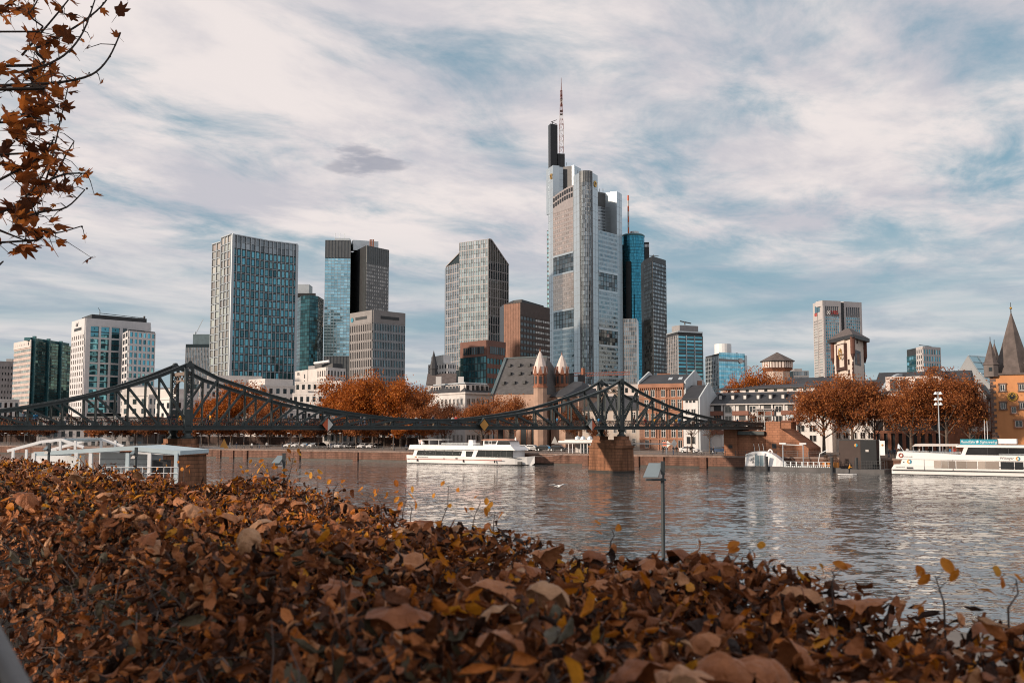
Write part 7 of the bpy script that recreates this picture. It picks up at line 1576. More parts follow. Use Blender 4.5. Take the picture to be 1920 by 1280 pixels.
# traffic boards: arrow sign, triangles on outrigger beams
p = onbank(1249, 2); T = thing('arrow_sign', 'white arrow shaped river sign on a post right of bridge pier', 'sign', (*p, LAND)); z = zt(832, p.y); MB().tube((*p, LAND), (*p, z), .06).build('post', M_alu, T)
mb = MB(); pts = [(-.8, .45), (.2, .45), (.2, .75), (1.1, 0), (.2, -.75), (.2, -.45), (-.8, -.45)][::-1]; n = 7; mb.add([(*(p + BU * x - BN * .1), z + y) for x, y in pts] + [(*(p + BU * x - BN * .04), z + y) for x, y in pts], [tuple(range(n)), tuple(range(2 * n - 1, n - 1, -1))] + [(i, n + i, n + (i + 1) % n, (i + 1) % n) for i in range(n)]); mb.build('arrow_board', M_bw, T); MB().wall(p - BU * .75, p + BU * .1, z - .4, z + .4, .11, .13).build('red_field', M_br, T)
for (k, px0, px1, py, lab) in ((20, 1176, 1264, 831, 'outrigger beam with diamond board right of the right pier'), (0, 366, 420, 839, 'outrigger beam with orange triangle right of left pier'), (20, 1108, 1040, 830, 'outrigger beam with pale triangle left of right pier')):
    Yk = (BA + be * PN * k).y + (3 if px1 > px0 else 5); a, b2 = at(px0, py, Yk), at(px1, py + 1, Yk); T = thing('outrigger_beam', lab, 'sign', tuple(a), 'river boards on outriggers'); mb = MB(); mb.bar(a, b2, .22, .22); mb.build('beam', M_paleston, T)
    s_ = .85; mb = MB(); v = [b2 + Vector((-s_ * .7, -.1, 0)), b2 + Vector((s_ * .7, -.1, 0)), b2 + Vector((0, -.1, s_ * 1.5))]
    if 'diamond' in lab: v = [b2 + Vector((-.5, -.1, .1)), b2 + Vector((0, -.1, -.7)), b2 + Vector((.5, -.1, .1)), b2 + Vector((0, -.1, .9))]
    n = len(v); mb.add([tuple(q) for q in v] + [tuple(q + Vector((0, .1, 0))) for q in v], [tuple(range(n)), tuple(range(2 * n - 1, n - 1, -1))] + [(i, n + i, n + (i + 1) % n, (i + 1) % n) for i in range(n)]); mb.build('board', M_by if 'orange' in lab else M_bw, T)
# bicycle against the railing
p = onbank(1312, 1.2); T = local_thing('bicycle', 'bicycle leaning on the quay railing left of the abutment', 'bicycle')
for x in (-.55, .55):
    mb = MB()
    for i in range(16): a, c = i * math.pi / 8, (i + 1) * math.pi / 8; mb.tube((x + .33 * math.cos(a), 0, .34 + .33 * math.sin(a)), (x + .33 * math.cos(c), 0, .34 + .33 * math.sin(c)), .025, n=5)
    for i in range(6): a = i * math.pi / 6; mb.tube((x - .32 * math.cos(a), 0, .34 - .32 * math.sin(a)), (x + .32 * math.cos(a), 0, .34 + .32 * math.sin(a)), .006, n=3)
    mb.build('wheel', M_tyre, T)
mb = MB()
for a, c in (((-.55, .34), (-.15, .82)), ((-.15, .82), (.42, .85)), ((-.15, .82), (-.02, .32)), ((-.02, .32), (.42, .85)), ((-.55, .34), (-.02, .32)), ((.55, .34), (.40, 1.0))): mb.tube((a[0], 0, a[1]), (c[0], 0, c[1]), .022, n=5)
mb.build('frame', M_whitep, T); mb = MB(); mb.tube((.4, -.28, 1.02), (.4, .28, 1.02), .018); mb.build('handlebar', M_dark, T); MB().ball((-.18, 0, .92), .13, .07, .04).build('saddle', M_dark, T); put(T, p, LAND, math.atan2(BU.y, BU.x))
# paddle board and gull
p = xy(1586, 172); T = local_thing('paddle_board', 'white paddle board with orange figure low on the river', 'board'); mb = MB(); loft(mb, [(-1.5, .05, .05, .05, .16), (-1.1, .32, .3, .02, .16), (.9, .35, .32, .02, .16), (1.5, .05, .05, .08, .2)]); mb.build('board', M_whitep, T); put(T, p, 0, R(-20))
person(p + Vector((.35, 0)), .16, R(60), 3, 4, 0, 'person in orange jacket standing on the white paddle board', 'people on the water')
T = local_thing('gull', 'white gull gliding low over the river left of the panel lamp', 'bird'); mb = MB(); mb.ball((0, 0, 0), .09, .26, .085, 10, 8); mb.ball((0, -.27, .03), .055, .08, .055, 8, 5); mb.build('body', M_whitep, T, smooth=True)
for sx in (-1, 1):
    mb = MB(); pts = [(0.05, -.12, .04), (.3, -.16, .14), (.62, -.02, .10), (.6, .04, .09), (.3, .06, .12), (.05, .13, .03)]; v = [(sx * x, y, z) for x, y, z in pts]; n = 6; mb.add(v + [(x, y, z - .02) for x, y, z in v], [tuple(range(n)), tuple(range(2 * n - 1, n - 1, -1))] + [(i, (i + 1) % n, n + (i + 1) % n, n + i) for i in range(n)]); mb.build('wing', M_whitep, T)
mb = MB(); mb.add([(-.04, .22, 0), (.04, .22, 0), (.1, .42, 0), (-.1, .42, 0), (-.04, .22, -.02), (.04, .22, -.02), (.1, .42, -.02), (-.1, .42, -.02)], [(0, 1, 2, 3), (7, 6, 5, 4), (0, 4, 5, 1), (1, 5, 6, 2), (2, 6, 7, 3), (3, 7, 4, 0)]); mb.build('tail', M_whitep, T); MB().cone([(-.02, -.33), (.02, -.33), (.02, -.31), (-.02, -.31)], .02, (0, -.4, .02)).build('beak', M_by, T)
q = at(1047, 911, 62); put(T, q.xy, q.z, R(18))
# ------------------------------------------------------------ trees
def leafmat(name, stops, trans=.35, rough=.65, crease=0., nscale=9.0):
    m, nt, b = newmat(name); r_ = rnd(nt); cr = nt.nodes.new('ShaderNodeValToRGB'); els = cr.color_ramp.elements
    els[0].position = stops[0][0]; els[0].color = (*stops[0][1], 1); els[1].position = stops[-1][0]; els[1].color = (*stops[-1][1], 1)
    for p, c in stops[1:-1]: e = els.new(p); e.color = (*c, 1)
    nt.links.new(r_, cr.inputs[0])
    c = nmix(nt, nmap(nt, noise_fac(nt, nscale, 4), .3, .7), cr.outputs[0], (.62, .56, .5), 'MULTIPLY')
    nt.links.new(c, b.inputs['Base Color']); b.inputs['Roughness'].default_value = rough; b.inputs['Specular IOR Level'].default_value = .3
    if crease:
        bp = nt.nodes.new('ShaderNodeBump'); bp.inputs['Strength'].default_value = crease; bp.inputs['Distance'].default_value = .014; nt.links.new(noise_fac(nt, 60, 4), bp.inputs['Height']); nt.links.new(bp.outputs[0], b.inputs['Normal'])
    tr = nt.nodes.new('ShaderNodeBsdfTranslucent'); nt.links.new(c, tr.inputs[0]); mx = nt.nodes.new('ShaderNodeMixShader'); mx.inputs[0].default_value = trans
    nt.links.new(b.outputs[0], mx.inputs[1]); nt.links.new(tr.outputs[0], mx.inputs[2]); nt.links.new(mx.outputs[0], nt.nodes['Material Output'].inputs[0]); return m
L_orange = leafmat('leaves_orange', [(0, (.26, .07, .014)), (.35, (.44, .12, .018)), (.7, (.58, .175, .026)), (1, (.70, .26, .045))], nscale=.33)
L_rust = leafmat('leaves_rust', [(0, (.20, .065, .026)), (.4, (.38, .125, .04)), (.75, (.52, .185, .055)), (1, (.62, .26, .08))], nscale=.33)
L_brown = leafmat('leaves_brown', [(0, (.12, .045, .024)), (.5, (.23, .08, .034)), (1, (.35, .135, .05))], nscale=.33)
def make_tree(seed, H=20., crown_r=8., base=.25, nlimb=8, nsub=5, nleaf=7000, leaf=.42, spread=1.0, sigma=.9, upright=.5):
    """returns trunk mesh, crown mesh for a tree of height H standing at the origin"""
    r = random.Random(seed); g = np.random.default_rng(seed); tb = MB(); tips = []
    zb = H * base; tr = H * .020
    ptop = Vector((r.uniform(-.4, .4), r.uniform(-.4, .4), H * .72))
    tb.path([Vector((0, 0, -.2)), Vector((r.uniform(-.15, .15), r.uniform(-.15, .15), zb)), ptop * .75, ptop], [tr * 1.35, tr, tr * .6, tr * .25], 7)
    for i in range(nlimb):
        a = i * 2.4 + r.uniform(-.4, .4); f = (i + .5) / nlimb; z0 = zb + (H * .62 - zb) * f * .85
        rad = crown_r * (1 - .45 * f ** 2) * r.uniform(.62, .9); zt_ = z0 + H * r.uniform(.16, .30) * (.6 + upright)
        p0 = Vector((0, 0, z0)); p2 = Vector((math.cos(a) * rad, math.sin(a) * rad, min(H * .93, zt_))); p1 = p0.lerp(p2, .5) + Vector((r.uniform(-.5, .5), r.uniform(-.5, .5), -H * .02))
        tb.path([p0, p1, p2], [tr * .5, tr * .32, tr * .1], 5); tips.append((p2, 1.2))
        for k in range(nsub):
            f2 = r.uniform(.35, 1.); q0 = p1.lerp(p2, f2) if f2 > .5 else p0.lerp(p1, f2 + .45); q1 = q0 + Vector((r.gauss(0, 1), r.gauss(0, 1), r.uniform(.0, 1.1))).normalized() * crown_r * r.uniform(.28, .5)
            tb.path([q0, q0.lerp(q1, .5) + Vector((0, 0, .15)), q1], [tr * .22, tr * .14, tr * .05], 4); tips.append((q1, 1.)); tips.append((q0.lerp(q1, .6), .8))
    tips.append((Vector((0, 0, H * .9)), 1.3)); tips.append((Vector((0, 0, H * .78)), 1.4))
    P = np.array([tuple(t[0]) for t in tips]); S = np.array([t[1] for t in tips])
    if nleaf == 0: return tb.mesh('trunk', M_bark), None
    idx = g.choice(len(tips), nleaf, p=S / S.sum()); C = P[idx] + g.normal(0, 1, (nleaf, 3)) * np.array([sigma, sigma, sigma * .72]) * (crown_r / 8) * S[idx, None]
    C[:, 2] = np.clip(C[:, 2], zb * .75, H)
    V = leaf_quads(C, leaf, g); F = np.arange(nleaf * 4).reshape(-1, 4)
    me = bpy.data.meshes.new('crown'); me.vertices.add(nleaf * 4); me.vertices.foreach_set('co', V.reshape(-1)); me.loops.add(nleaf * 4); me.loops.foreach_set('vertex_index', F.reshape(-1)); me.polygons.add(nleaf); me.polygons.foreach_set('loop_start', np.arange(0, nleaf * 4, 4)); me.update(calc_edges=True); me.materials.append(L_orange)
    return tb.mesh('trunk', M_bark), me
def leaf_quads(C, size, g):
    n = len(C); a = g.normal(0, 1, (n, 3)); a /= np.linalg.norm(a, axis=1)[:, None]; b2 = g.normal(0, 1, (n, 3)); b2 -= (b2 * a).sum(1)[:, None] * a; b2 /= np.linalg.norm(b2, axis=1)[:, None]
    s = size * g.uniform(.55, 1.25, (n, 1)); c = np.cross(a, b2) * s * .2
    return np.stack([C - a * s * .6, C + b2 * s * .36 + c, C + a * s * .6, C - b2 * s * .36 + c], 1).astype(np.float32)
TREES = {'big0': make_tree(1, 20, 8.5, .22, 10, 6, 11000, .5, sigma=1.25), 'big1': make_tree(2, 20, 8.0, .24, 11, 6, 11000, .5, sigma=1.2), 'big2': make_tree(9, 20, 8.5, .2, 10, 6, 10000, .5, sigma=1.2),
         'row0': make_tree(3, 8, 3.6, .34, 7, 4, 3200, .42, sigma=1.35), 'row1': make_tree(4, 8, 3.8, .36, 7, 4, 3000, .42, sigma=1.4),
         'spr0': make_tree(5, 20, 8, .21, 13, 8, 14000, .42, sigma=1.25, upright=.75), 'spr1': make_tree(6, 20, 8, .22, 14, 8, 14000, .42, sigma=1.25, upright=.75), 'bare': make_tree(8, 9, 3.2, .3, 9, 8, 260, .3, sigma=.5), 'thin': make_tree(12, 9, 3.2, .3, 9, 7, 1000, .32, sigma=.6)}
def tree(var, p, z, H, rad, rz, lm, label, group, name='plane_tree'):
    tm, cm = TREES[var]; H0 = {'row0': 8, 'row1': 8, 'bare': 9, 'thin': 9}.get(var, 20); r0 = {'row0': 3.6, 'row1': 3.8, 'bare': 3.2, 'thin': 3.2}.get(var, 8.3)
    t = thing(name, label, 'tree', (p.x, p.y, z), group); t.rotation_euler = (0, 0, rz); t.scale = (rad / r0 * .88, rad / r0 * .88, H / H0)
    o = bpy.data.objects.new('trunk', tm); COL.objects.link(o); o.parent = t
    c = bpy.data.objects.new('crown', cm); COL.objects.link(c); c.parent = t; c.material_slots[0].link = 'OBJECT'; c.material_slots[0].material = lm; return t
def btree(var, px, t, pytop, wpx, lm, label, group, rz=None):
    p = onbank(px, t); H = zt(pytop, p.y) - LAND; return tree(var, p, LAND, H, wpx * p.y / F / 2, random.uniform(0, 6.28) if rz is None else rz, lm, label, group)
gbig = 'tall autumn trees beyond the bridge'
for v, px, t, py, w, lm, lab in (
    ('big0', 392, 46, 738, 92, L_orange, 'orange tree right behind the left bridge tower'), ('big1', 447, 50, 713, 118, L_orange, 'tall orange tree below the tall glass tower'), ('big2', 500, 46, 738, 80, L_rust, 'rusty tree below right edge of the tall glass tower'),
    ('big1', 640, 30, 704, 104, L_orange, 'left of the big bright orange tree group at centre'), ('big0', 700, 28, 691, 128, L_orange, 'tallest bright orange tree of the central group'), ('big2', 752, 28, 702, 104, L_orange, 'right orange tree of the central group'), ('big0', 668, 26, 722, 90, L_orange, 'lower front tree of the orange central group'), ('big1', 790, 28, 724, 84, L_rust, 'dark rust tree ending the central group'), ('big2', 833, 24, 748, 64, L_brown, 'small brown tree left of the mansard building'),
    ('big0', 903, 18, 745, 88, L_rust, 'brown orange tree in front of the mansard building'), ('big1', 955, 18, 738, 92, L_rust, 'brown orange tree in front of the church roof'),
    ('big2', 1378, 88, 700, 60, L_orange, 'left orange tree behind the white apartment roofs'), ('big1', 1420, 92, 686, 84, L_orange, 'middle orange tree behind the white apartment roofs'), ('big0', 1464, 92, 694, 64, L_orange, 'right orange tree below the octagonal tower'),
    ('spr0', 1544, 14, 714, 128, L_rust, 'left big brown tree before the white clock tower'), ('spr1', 1598, 15, 701, 130, L_rust, 'middle big brown tree below the white clock tower'), ('spr0', 1640, 20, 718, 84, L_brown, 'slim brown tree between clock tower and museum'),
    ('spr1', 1708, 14, 708, 128, L_rust, 'brown tree before the museum left half'), ('spr0', 1775, 14, 690, 140, L_rust, 'tallest brown tree before the museum right half'), ('spr1', 1818, 15, 718, 84, L_brown, 'brown tree before the small gabled house'),
    ('spr1', 1075, 26, 762, 60, L_brown, 'thin brown tree behind right bridge truss'), ('big2', 1120, 27, 790, 46, L_brown, 'small brown tree low beside the right pier')):
    btree(v, px, t, py, w, lm, lab, gbig)
for px, t, py, w, lab in ((1297, 16, 775, 50, 'nearly bare tree in front of the narrow white house'), (1330, 14, 778, 54, 'bare dark tree left of the abutment'), (1425, 20, 760, 50, 'bare tree beside the steel lift tower')): btree('bare' if px < 1400 else 'thin', px, t, py, w, L_brown, lab, 'bare trees at the bridge head')
grow = 'clipped plane trees on the far quay'; k = 0
names = ['at left picture edge', 'under first bridge bay', 'left of pergola ridge', 'above pergola frame', 'right of pergola', 'above houseboat roof left', 'below white high-rise', 'above houseboat ridge', 'left of left pier', 'just left of left pier', 'behind left pier', 'right of left pier', 'above orange triangle board', 'second right of left pier', 'third right of left pier', 'before the dark gap', 'right of the dark gap', 'left of white cars', 'at first white cars', 'above white cars', 'between car groups', 'at middle cars', 'above middle cars', 'at right cars', 'left of excursion boat', 'above boat stern']
for px in np.linspace(-6, 790, 26):
    w = 56 + 14 * math.sin(px * 1.7); btree(('row0', 'row1')[k % 2], px + random.uniform(-6, 6), 15 + 4 * (k % 3), 794 + random.uniform(-5, 4) - (6 if px > 330 else 0), w, (L_orange, L_rust, L_rust, L_brown)[k % 4 if px > 380 else 2 + k % 2], 'small clipped plane tree ' + names[k], grow); k += 1
k = 0
for px in np.linspace(-20, 780, 22):
    btree(('row1', 'row0')[k % 2], px + random.uniform(-8, 8), 31 + 3 * (k % 2), 786 + random.uniform(-4, 6), 66, (L_brown, L_rust)[k % 2], 'rear clipped plane tree of the back row ' + names[min(25, int(k * 26 / 22))], grow + ', back row'); k += 1

# ------------------------------------------------------------ the near plane tree whose twigs hang in at the top left
OUT = [(0, 1.0), (12, .62), (20, .52), (30, .78), (42, .95), (52, .70), (62, .5), (72, .55), (88, .72), (100, .60), (118, .42), (150, .40), (172, .30)]
def maple(seed, s=1.0, curl=.3):
    r = random.Random(seed); pts = []
    for sg in (1, -1):
        l = [(math.sin(R(a)) * d * sg * .95 * r.uniform(.88, 1.1), math.cos(R(a)) * d * r.uniform(.9, 1.08)) for a, d in OUT]
        pts += l if sg == 1 else l[::-1][:-1]
    ca, cb, ph = r.uniform(-curl, curl * 2.2), r.uniform(-curl, curl * 2.2), r.uniform(0, 6)
    def bend(x, y): return (x * s * .5 * (1 - abs(ca) * .3 * x * x), (y + .3) * s * .5, s * .5 * (ca * x * x + cb * .6 * y * y + .10 * curl * 3 * math.sin(4 * math.atan2(x, y) + ph) * (x * x + y * y)))
    mb = MB(); n = len(pts); vs = [bend(0, 0)] + [bend(x * .55, y * .55) for x, y in pts] + [bend(x, y) for x, y in pts]
    fs = [(0, 1 + i, 1 + (i + 1) % n) for i in range(n)] + [(1 + i, 1 + n + i, 1 + n + (i + 1) % n, 1 + (i + 1) % n) for i in range(n)]
    mb.add(vs, fs); mb.tube(bend(0, -.3), (0.02 * s, -.38 * s, .05 * s), .012 * s, .009 * s, 4); return mb
L_near = leafmat('near_plane_leaves', [(0, (.10, .035, .018)), (.35, (.24, .075, .024)), (.7, (.42, .125, .028)), (1, (.55, .19, .045))], .6)
LEAFM = [maple(100 + i, 1.0, .35).mesh('leaf', L_near, smooth=True) for i in range(8)]
T = thing('plane_tree', 'near plane tree whose brown leafy twigs hang in at top left', 'tree', (-6.4, 5.2, 6.05)); r = random.Random(21)
tb = MB(); tb.path([Vector((-6.4, 5.2, 5.9)), Vector((-6.3, 5.3, 8)), Vector((-6.5, 5.5, 10.5)), Vector((-6.2, 5.6, 13))], [.24, .2, .16, .08], 10); tb.build('trunk', M_bark, T)
BR = [[(0, 168), (54, 159), (112, 155), (170, 141), (203, 110), (226, 62)], [(0, 161), (41, 137), (91, 120), (128, 97), (157, 58), (178, 0)], [(0, 124), (66, 91), (112, 68), (161, 37), (197, 4), (214, -30)], [(37, 414), (79, 356), (99, 290), (112, 232), (128, 161)], [(-10, 342), (50, 310), (83, 286), (100, 262)], [(37, 410), (79, 397), (124, 389), (159, 356)], [(-5, 455), (62, 430), (103, 437), (153, 424)], [(74, 368), (108, 320), (124, 290), (139, 265)], [(79, 345), (120, 327), (162, 325)], [(0, 60), (54, 25), (75, -10)], [(41, 104), (108, 25), (140, -15)], [(0, 230), (40, 215), (80, 205), (110, 200)], [(0, 290), (30, 262), (60, 235), (75, 210)], [(-5, 400), (30, 385), (70, 345), (95, 300)], [(0, 20), (30, 0), (60, -30)], [(-10, 505), (6, 490)], [(-5, 430), (20, 440), (45, 450)]]
spots = []; M_twig = mat('twig_dark', (.03, .022, .018), .85, var=.3, scale=8)
for bi, b_ in enumerate(BR):
    Y = 6.4 + (bi * .37 % 1.3); pts = [at(px, py, Y + .12 * j) for j, (px, py) in enumerate(b_)]
    if bi in (0, 1, 2, 6, 9, 11, 12): pts = [Vector((-6.3, 5.5, min(pts[0].z - .3, 11.5)))] + pts
    fine_ = []
    for j in range(len(pts) - 1):
        for q in range(4):
            t = q / 4; p0 = pts[max(j - 1, 0)]; p1, p2 = pts[j], pts[j + 1]; p3 = pts[min(j + 2, len(pts) - 1)]
            fine_.append(.5 * ((2 * p1) + (p2 - p0) * t + (2 * p0 - 5 * p1 + 4 * p2 - p3) * t * t + (3 * p1 - p0 - 3 * p2 + p3) * t ** 3))
    fine_.append(pts[-1]); n = len(fine_); MB().path(fine_, [(.007 if bi > 2 else .011) * (1 - .8 * i / n) + .0025 for i in range(n)], 5).build('branch', M_twig, T)
    for i, p in enumerate(fine_):
        if i % 4 == 0 and i: spots.append((p, i / n))
        else: spots.append((p, i / n)) if r.random() < .45 else None
tw = MB(); nl = 0; BUD = MB()
for p, f in spots:
    px = 960 + p.x / p.y * 1920
    if px < -60: continue
    for c in range(1 if px > 140 else 2 if px > 95 else 3):
        if nl >= 285 or r.random() < (.35 if px > 130 else .1): continue
        d = Vector((r.gauss(0, .6), r.gauss(0, .6), r.uniform(-.9, .5))); L_ = r.uniform(.05, .22); q = p + d * L_
        tw.path([p, p + d * L_ * .5 + Vector((0, 0, .02)), q], [.004, .003, .002], 4)
        o = bpy.data.objects.new('leaf', LEAFM[r.randrange(8)]); COL.objects.link(o); o.parent = T; o.location = q - ORG[T.name]; s = r.uniform(.10, .2) * (1.35 if px < 75 else .75 if px > 125 else 1.0); o.scale = (s * r.uniform(.45, 1), s, s)
        o.rotation_euler = (r.uniform(1.9, 3.6), r.uniform(-.9, .9), r.uniform(0, 6.28)); nl += 1
    if r.random() < .3: BUD.ball(p + Vector((r.uniform(-.02, .02), 0, r.uniform(-.02, .02))), .009, n=5, k=3)
for px, py in ((215, 22),): pass
o = bpy.data.objects.new('leaf', LEAFM[3]); COL.objects.link(o); o.parent = T; o.location = at(220, 28, 6.9) - ORG[T.name]; o.scale = (.15, .19, .17); o.rotation_euler = (1.9, .5, .9)
tw.build('twig', MATS['twig_dark'], T, 'stuff'); BUD.build('bud', MATS['twig_dark'], T, 'stuff')

gshade = 'unseen promenade plane trees added for shade'
for x, y, H, rd, lab in ((-11.5, -2.6, 13.5, 7.5, 'unseen promenade plane tree left of the camera, added to shade the hedge'), (-17, -9.5, 15, 7, 'unseen promenade plane tree behind the camera, added to shade the hedge')):
    tree('big1', Vector((x, y)), 6.05, H, rd, x * .7, L_rust, lab, gshade)  # out-of-view trees added to keep the sun off the near hedge
# ------------------------------------------------------------ the dry hedge in the foreground
HT = CAMZ - .40; FAR = [(1.45, .6), (1.36, 1.5), (1.2, 2.36), (.84, 2.95), (.5, 3.38), (0, 4.1), (-.42, 4.8), (-1.12, 6.6), (-1.9, 8.3), (-2.5, 7.8), (-3.25, 9.5), (-5.5, 11.9), (-7.6, 13.4)]
NEAR = [(.30, .35), (.02, .95), (-.36, 1.6), (-.8, 2.25), (-1.1, 2.75), (-1.55, 3.4), (-2.05, 4.1), (-3.2, 5.7), (-3.6, 6.2), (-4.4, 7.3), (-5.6, 9.0), (-7.4, 10.9), (-9.0, 12.2)]
FA, NA = np.array(FAR), np.array(NEAR); NS = len(FAR) - 1
def hz(x, y):
    """gentle lumps of the clipped top"""
    return HT - .015 + .035 * np.sin(x * 2.1 + y * 1.3) + .03 * np.sin(x * 4.7 - y * 2.9 + 1) + .05 * np.exp(-((x + 4.6) ** 2 + (y - 10.6) ** 2) / 4.) 
def hpos(u, v):
    k = np.clip(u * NS, 0, NS - 1e-6); i = k.astype(int); f = (k - i)[:, None]; a = FA[i] * (1 - f) + FA[i + 1] * f; b2 = NA[i] * (1 - f) + NA[i + 1] * f; return b2 * (1 - v[:, None]) + a * v[:, None]
T = thing('leafy_hedge', 'dry brown clipped hedge littered with fallen leaves across the foreground', 'hedge', (-.6, 4.0, 6.05))
org = np.array(ORG[T.name])
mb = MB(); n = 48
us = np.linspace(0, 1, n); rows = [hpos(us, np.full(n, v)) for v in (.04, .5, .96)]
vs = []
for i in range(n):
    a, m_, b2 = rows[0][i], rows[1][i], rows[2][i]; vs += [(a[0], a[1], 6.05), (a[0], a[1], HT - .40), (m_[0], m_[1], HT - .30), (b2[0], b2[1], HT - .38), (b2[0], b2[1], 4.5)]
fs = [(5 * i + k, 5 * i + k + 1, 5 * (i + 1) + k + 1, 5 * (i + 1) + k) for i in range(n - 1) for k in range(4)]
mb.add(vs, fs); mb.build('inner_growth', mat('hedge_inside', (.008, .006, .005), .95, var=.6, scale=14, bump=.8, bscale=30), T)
L_hedge = leafmat('dry_hedge_leaves', [(0, (.018, .007, .004)), (.22, (.065, .023, .009)), (.45, (.18, .060, .020)), (.68, (.36, .125, .044)), (.84, (.52, .21, .085)), (.93, (.64, .20, .026)), (1, (.62, .38, .23))], .14, .5, 1., 24.)
L_yellow = leafmat('yellow_hedge_leaves', [(0, (.55, .16, .012)), (.5, (.78, .29, .02)), (1, (.85, .42, .05))], .35, .5, .7, 28.)
L_plane = leafmat('fallen_plane_leaves', [(0, (.22, .07, .024)), (.4, (.38, .135, .05)), (.8, (.52, .22, .095)), (1, (.55, .33, .19))], .1, .55, .7, 28.)
L_olive = leafmat('olive_hedge_leaves', [(0, (.07, .06, .035)), (.5, (.13, .11, .07)), (1, (.17, .16, .12))], .2, .5, .7, 28.)
def ovate(seed, nr=5, flat=1.0):
    """small oval leaf rolled across its midrib and curled along it; unit length"""
    r = random.Random(seed); roll, curl, tw_ = r.uniform(.9, 3.2) * flat, r.uniform(-2.4, 2.6) * flat, r.uniform(-1.2, 1.2) * flat; vs = []; wm = r.uniform(.20, .34) * (1.25 if flat < 1 else 1)
    for i in range(nr):
        f = i / (nr - 1); w = wm * math.sin(math.pi * min(.985, f * .9 + .06)) ** .7; a = curl * f; y = (math.sin(a) / curl if abs(curl) > .05 else f); z = ((1 - math.cos(a)) / curl if abs(curl) > .05 else 0)
        for j in range(5):
            t_ = (j - 2) / 2; rr_ = roll * (.6 + .4 * f); x = math.sin(rr_ * t_ * .8) / (rr_ * .8) * w * 1.0; h_ = (1 - math.cos(rr_ * t_ * .8)) / (rr_ * .8) * w + (.05 * math.sin(f * 11 + j * 2.3 + seed) * abs(t_)) * (.4 if flat < 1 else 1); t = tw_ * f
            vs.append((x * math.cos(t) - h_ * math.sin(t), y - .5, z + x * math.sin(t) + h_ * math.cos(t)))
    fs = [(5 * i + k, 5 * i + k + 1, 5 * (i + 1) + k + 1, 5 * (i + 1) + k) for i in range(nr - 1) for k in range(4)]
    return np.array(vs), np.array(fs)
OVF = [ovate(900 + i, 5, .35) for i in range(8)]
OV = [ovate(300 + i, 4) for i in range(22)]
def rotmats(g, n, tilt):
    """random headings, tilted off flat by up to tilt"""
    a = g.uniform(0, 2 * np.pi, n); t = g.normal(0, tilt, n); b2 = g.uniform(0, 2 * np.pi, n); ca, sa, ct, st, cb, sb = np.cos(a), np.sin(a), np.cos(t), np.sin(t), np.cos(b2), np.sin(b2)
    Z1 = np.zeros((n, 3, 3)); Z1[:, 0, 0] = cb; Z1[:, 0, 1] = -sb; Z1[:, 1, 0] = sb; Z1[:, 1, 1] = cb; Z1[:, 2, 2] = 1
    X = np.zeros((n, 3, 3)); X[:, 0, 0] = 1; X[:, 1, 1] = ct; X[:, 1, 2] = -st; X[:, 2, 1] = st; X[:, 2, 2] = ct
    Z2 = np.zeros((n, 3, 3)); Z2[:, 0, 0] = ca; Z2[:, 0, 1] = -sa; Z2[:, 1, 0] = sa; Z2[:, 1, 1] = ca; Z2[:, 2, 2] = 1
    return Z2 @ X @ Z1
def scatter(name, P, size, tilt, m_, g, parent=T):
    n = len(P); which = g.integers(0, len(OV), n); Rm = rotmats(g, n, tilt); s = size * g.uniform(.5, 1.5, n); VV, FF = [], []; base = 0
    for k, (v, f) in enumerate(OV):
        ids = np.where(which == k)[0]
        if not len(ids): continue
        w = np.einsum('nij,vj->nvi', Rm[ids], v) * s[ids, None, None] + P[ids, None, :] - org; nv = len(v)
        VV.append(w.reshape(-1, 3)); FF.append((f[None] + (np.arange(len(ids)) * nv)[:, None, None] + base).reshape(-1, 4)); base += len(ids) * nv
    V, Fq = np.concatenate(VV).astype(np.float32), np.concatenate(FF); me = bpy.data.meshes.new(name); me.vertices.add(len(V)); me.vertices.foreach_set('co', V.reshape(-1)); me.loops.add(Fq.size); me.loops.foreach_set('vertex_index', Fq.reshape(-1)); me.polygons.add(len(Fq)); me.polygons.foreach_set('loop_start', np.arange(0, Fq.size, 4)); me.polygons.foreach_set('use_smooth', np.ones(len(Fq), bool)); me.update(calc_edges=True); me.materials.append(m_)
    o = bpy.data.objects.new(name, me); COL.objects.link(o); o.parent = parent; o['kind'] = 'stuff'; return o
g = np.random.default_rng(77)
def clump(x, y): return (np.sin(x * 13 + 2 * np.sin(y * 5)) * np.sin(y * 11 + 1.7 * np.sin(x * 7)) + .6 * np.sin(x * 27 + y * 9) * np.sin(y * 24 - x * 11)) / 1.3
def top_layer(n, upow, vlo, vhi, depth, lift, keep):
    u = g.random(n) ** upow; v = vlo + g.random(n) * (vhi - vlo); p = hpos(u, v); c = clump(p[:, 0], p[:, 1]); ok = (c > keep) | (g.random(n) < .25); p, v, c = p[ok], v[ok], c[ok]; m = len(p)
    z = hz(p[:, 0], p[:, 1]) + .035 * c - g.random(m) ** 1.2 * depth + np.abs(g.normal(0, lift, m)) - .16 * np.clip((.16 - v) / .16, 0, 1) - .05 * np.clip((v - .93) / .07, 0, 1); return np.column_stack([p, z])
scatter('dry_leaf', top_layer(56000, 1.1, .10, 1.0, .22, .022, -.1), .043, 1.0, L_hedge, g)
scatter('lower_leaf', top_layer(9000, 1.0, .0, .22, .3, .01, -.1), .042, 1.2, L_hedge, g)
n = 7000; u = g.random(n); v = g.normal(0, .025, n) + .01; xyp = hpos(u, v); z = HT - .12 - g.random(n) * 1.1
scatter('side_leaf', np.column_stack([xyp, z]), .043, 1.3, L_hedge, g)
n = 4200; u = g.random(n) * .95; v = g.normal(.985, .02, n); xyp = hpos(u, v); z = hz(xyp[:, 0], xyp[:, 1]) - g.random(n) * .35 + .02
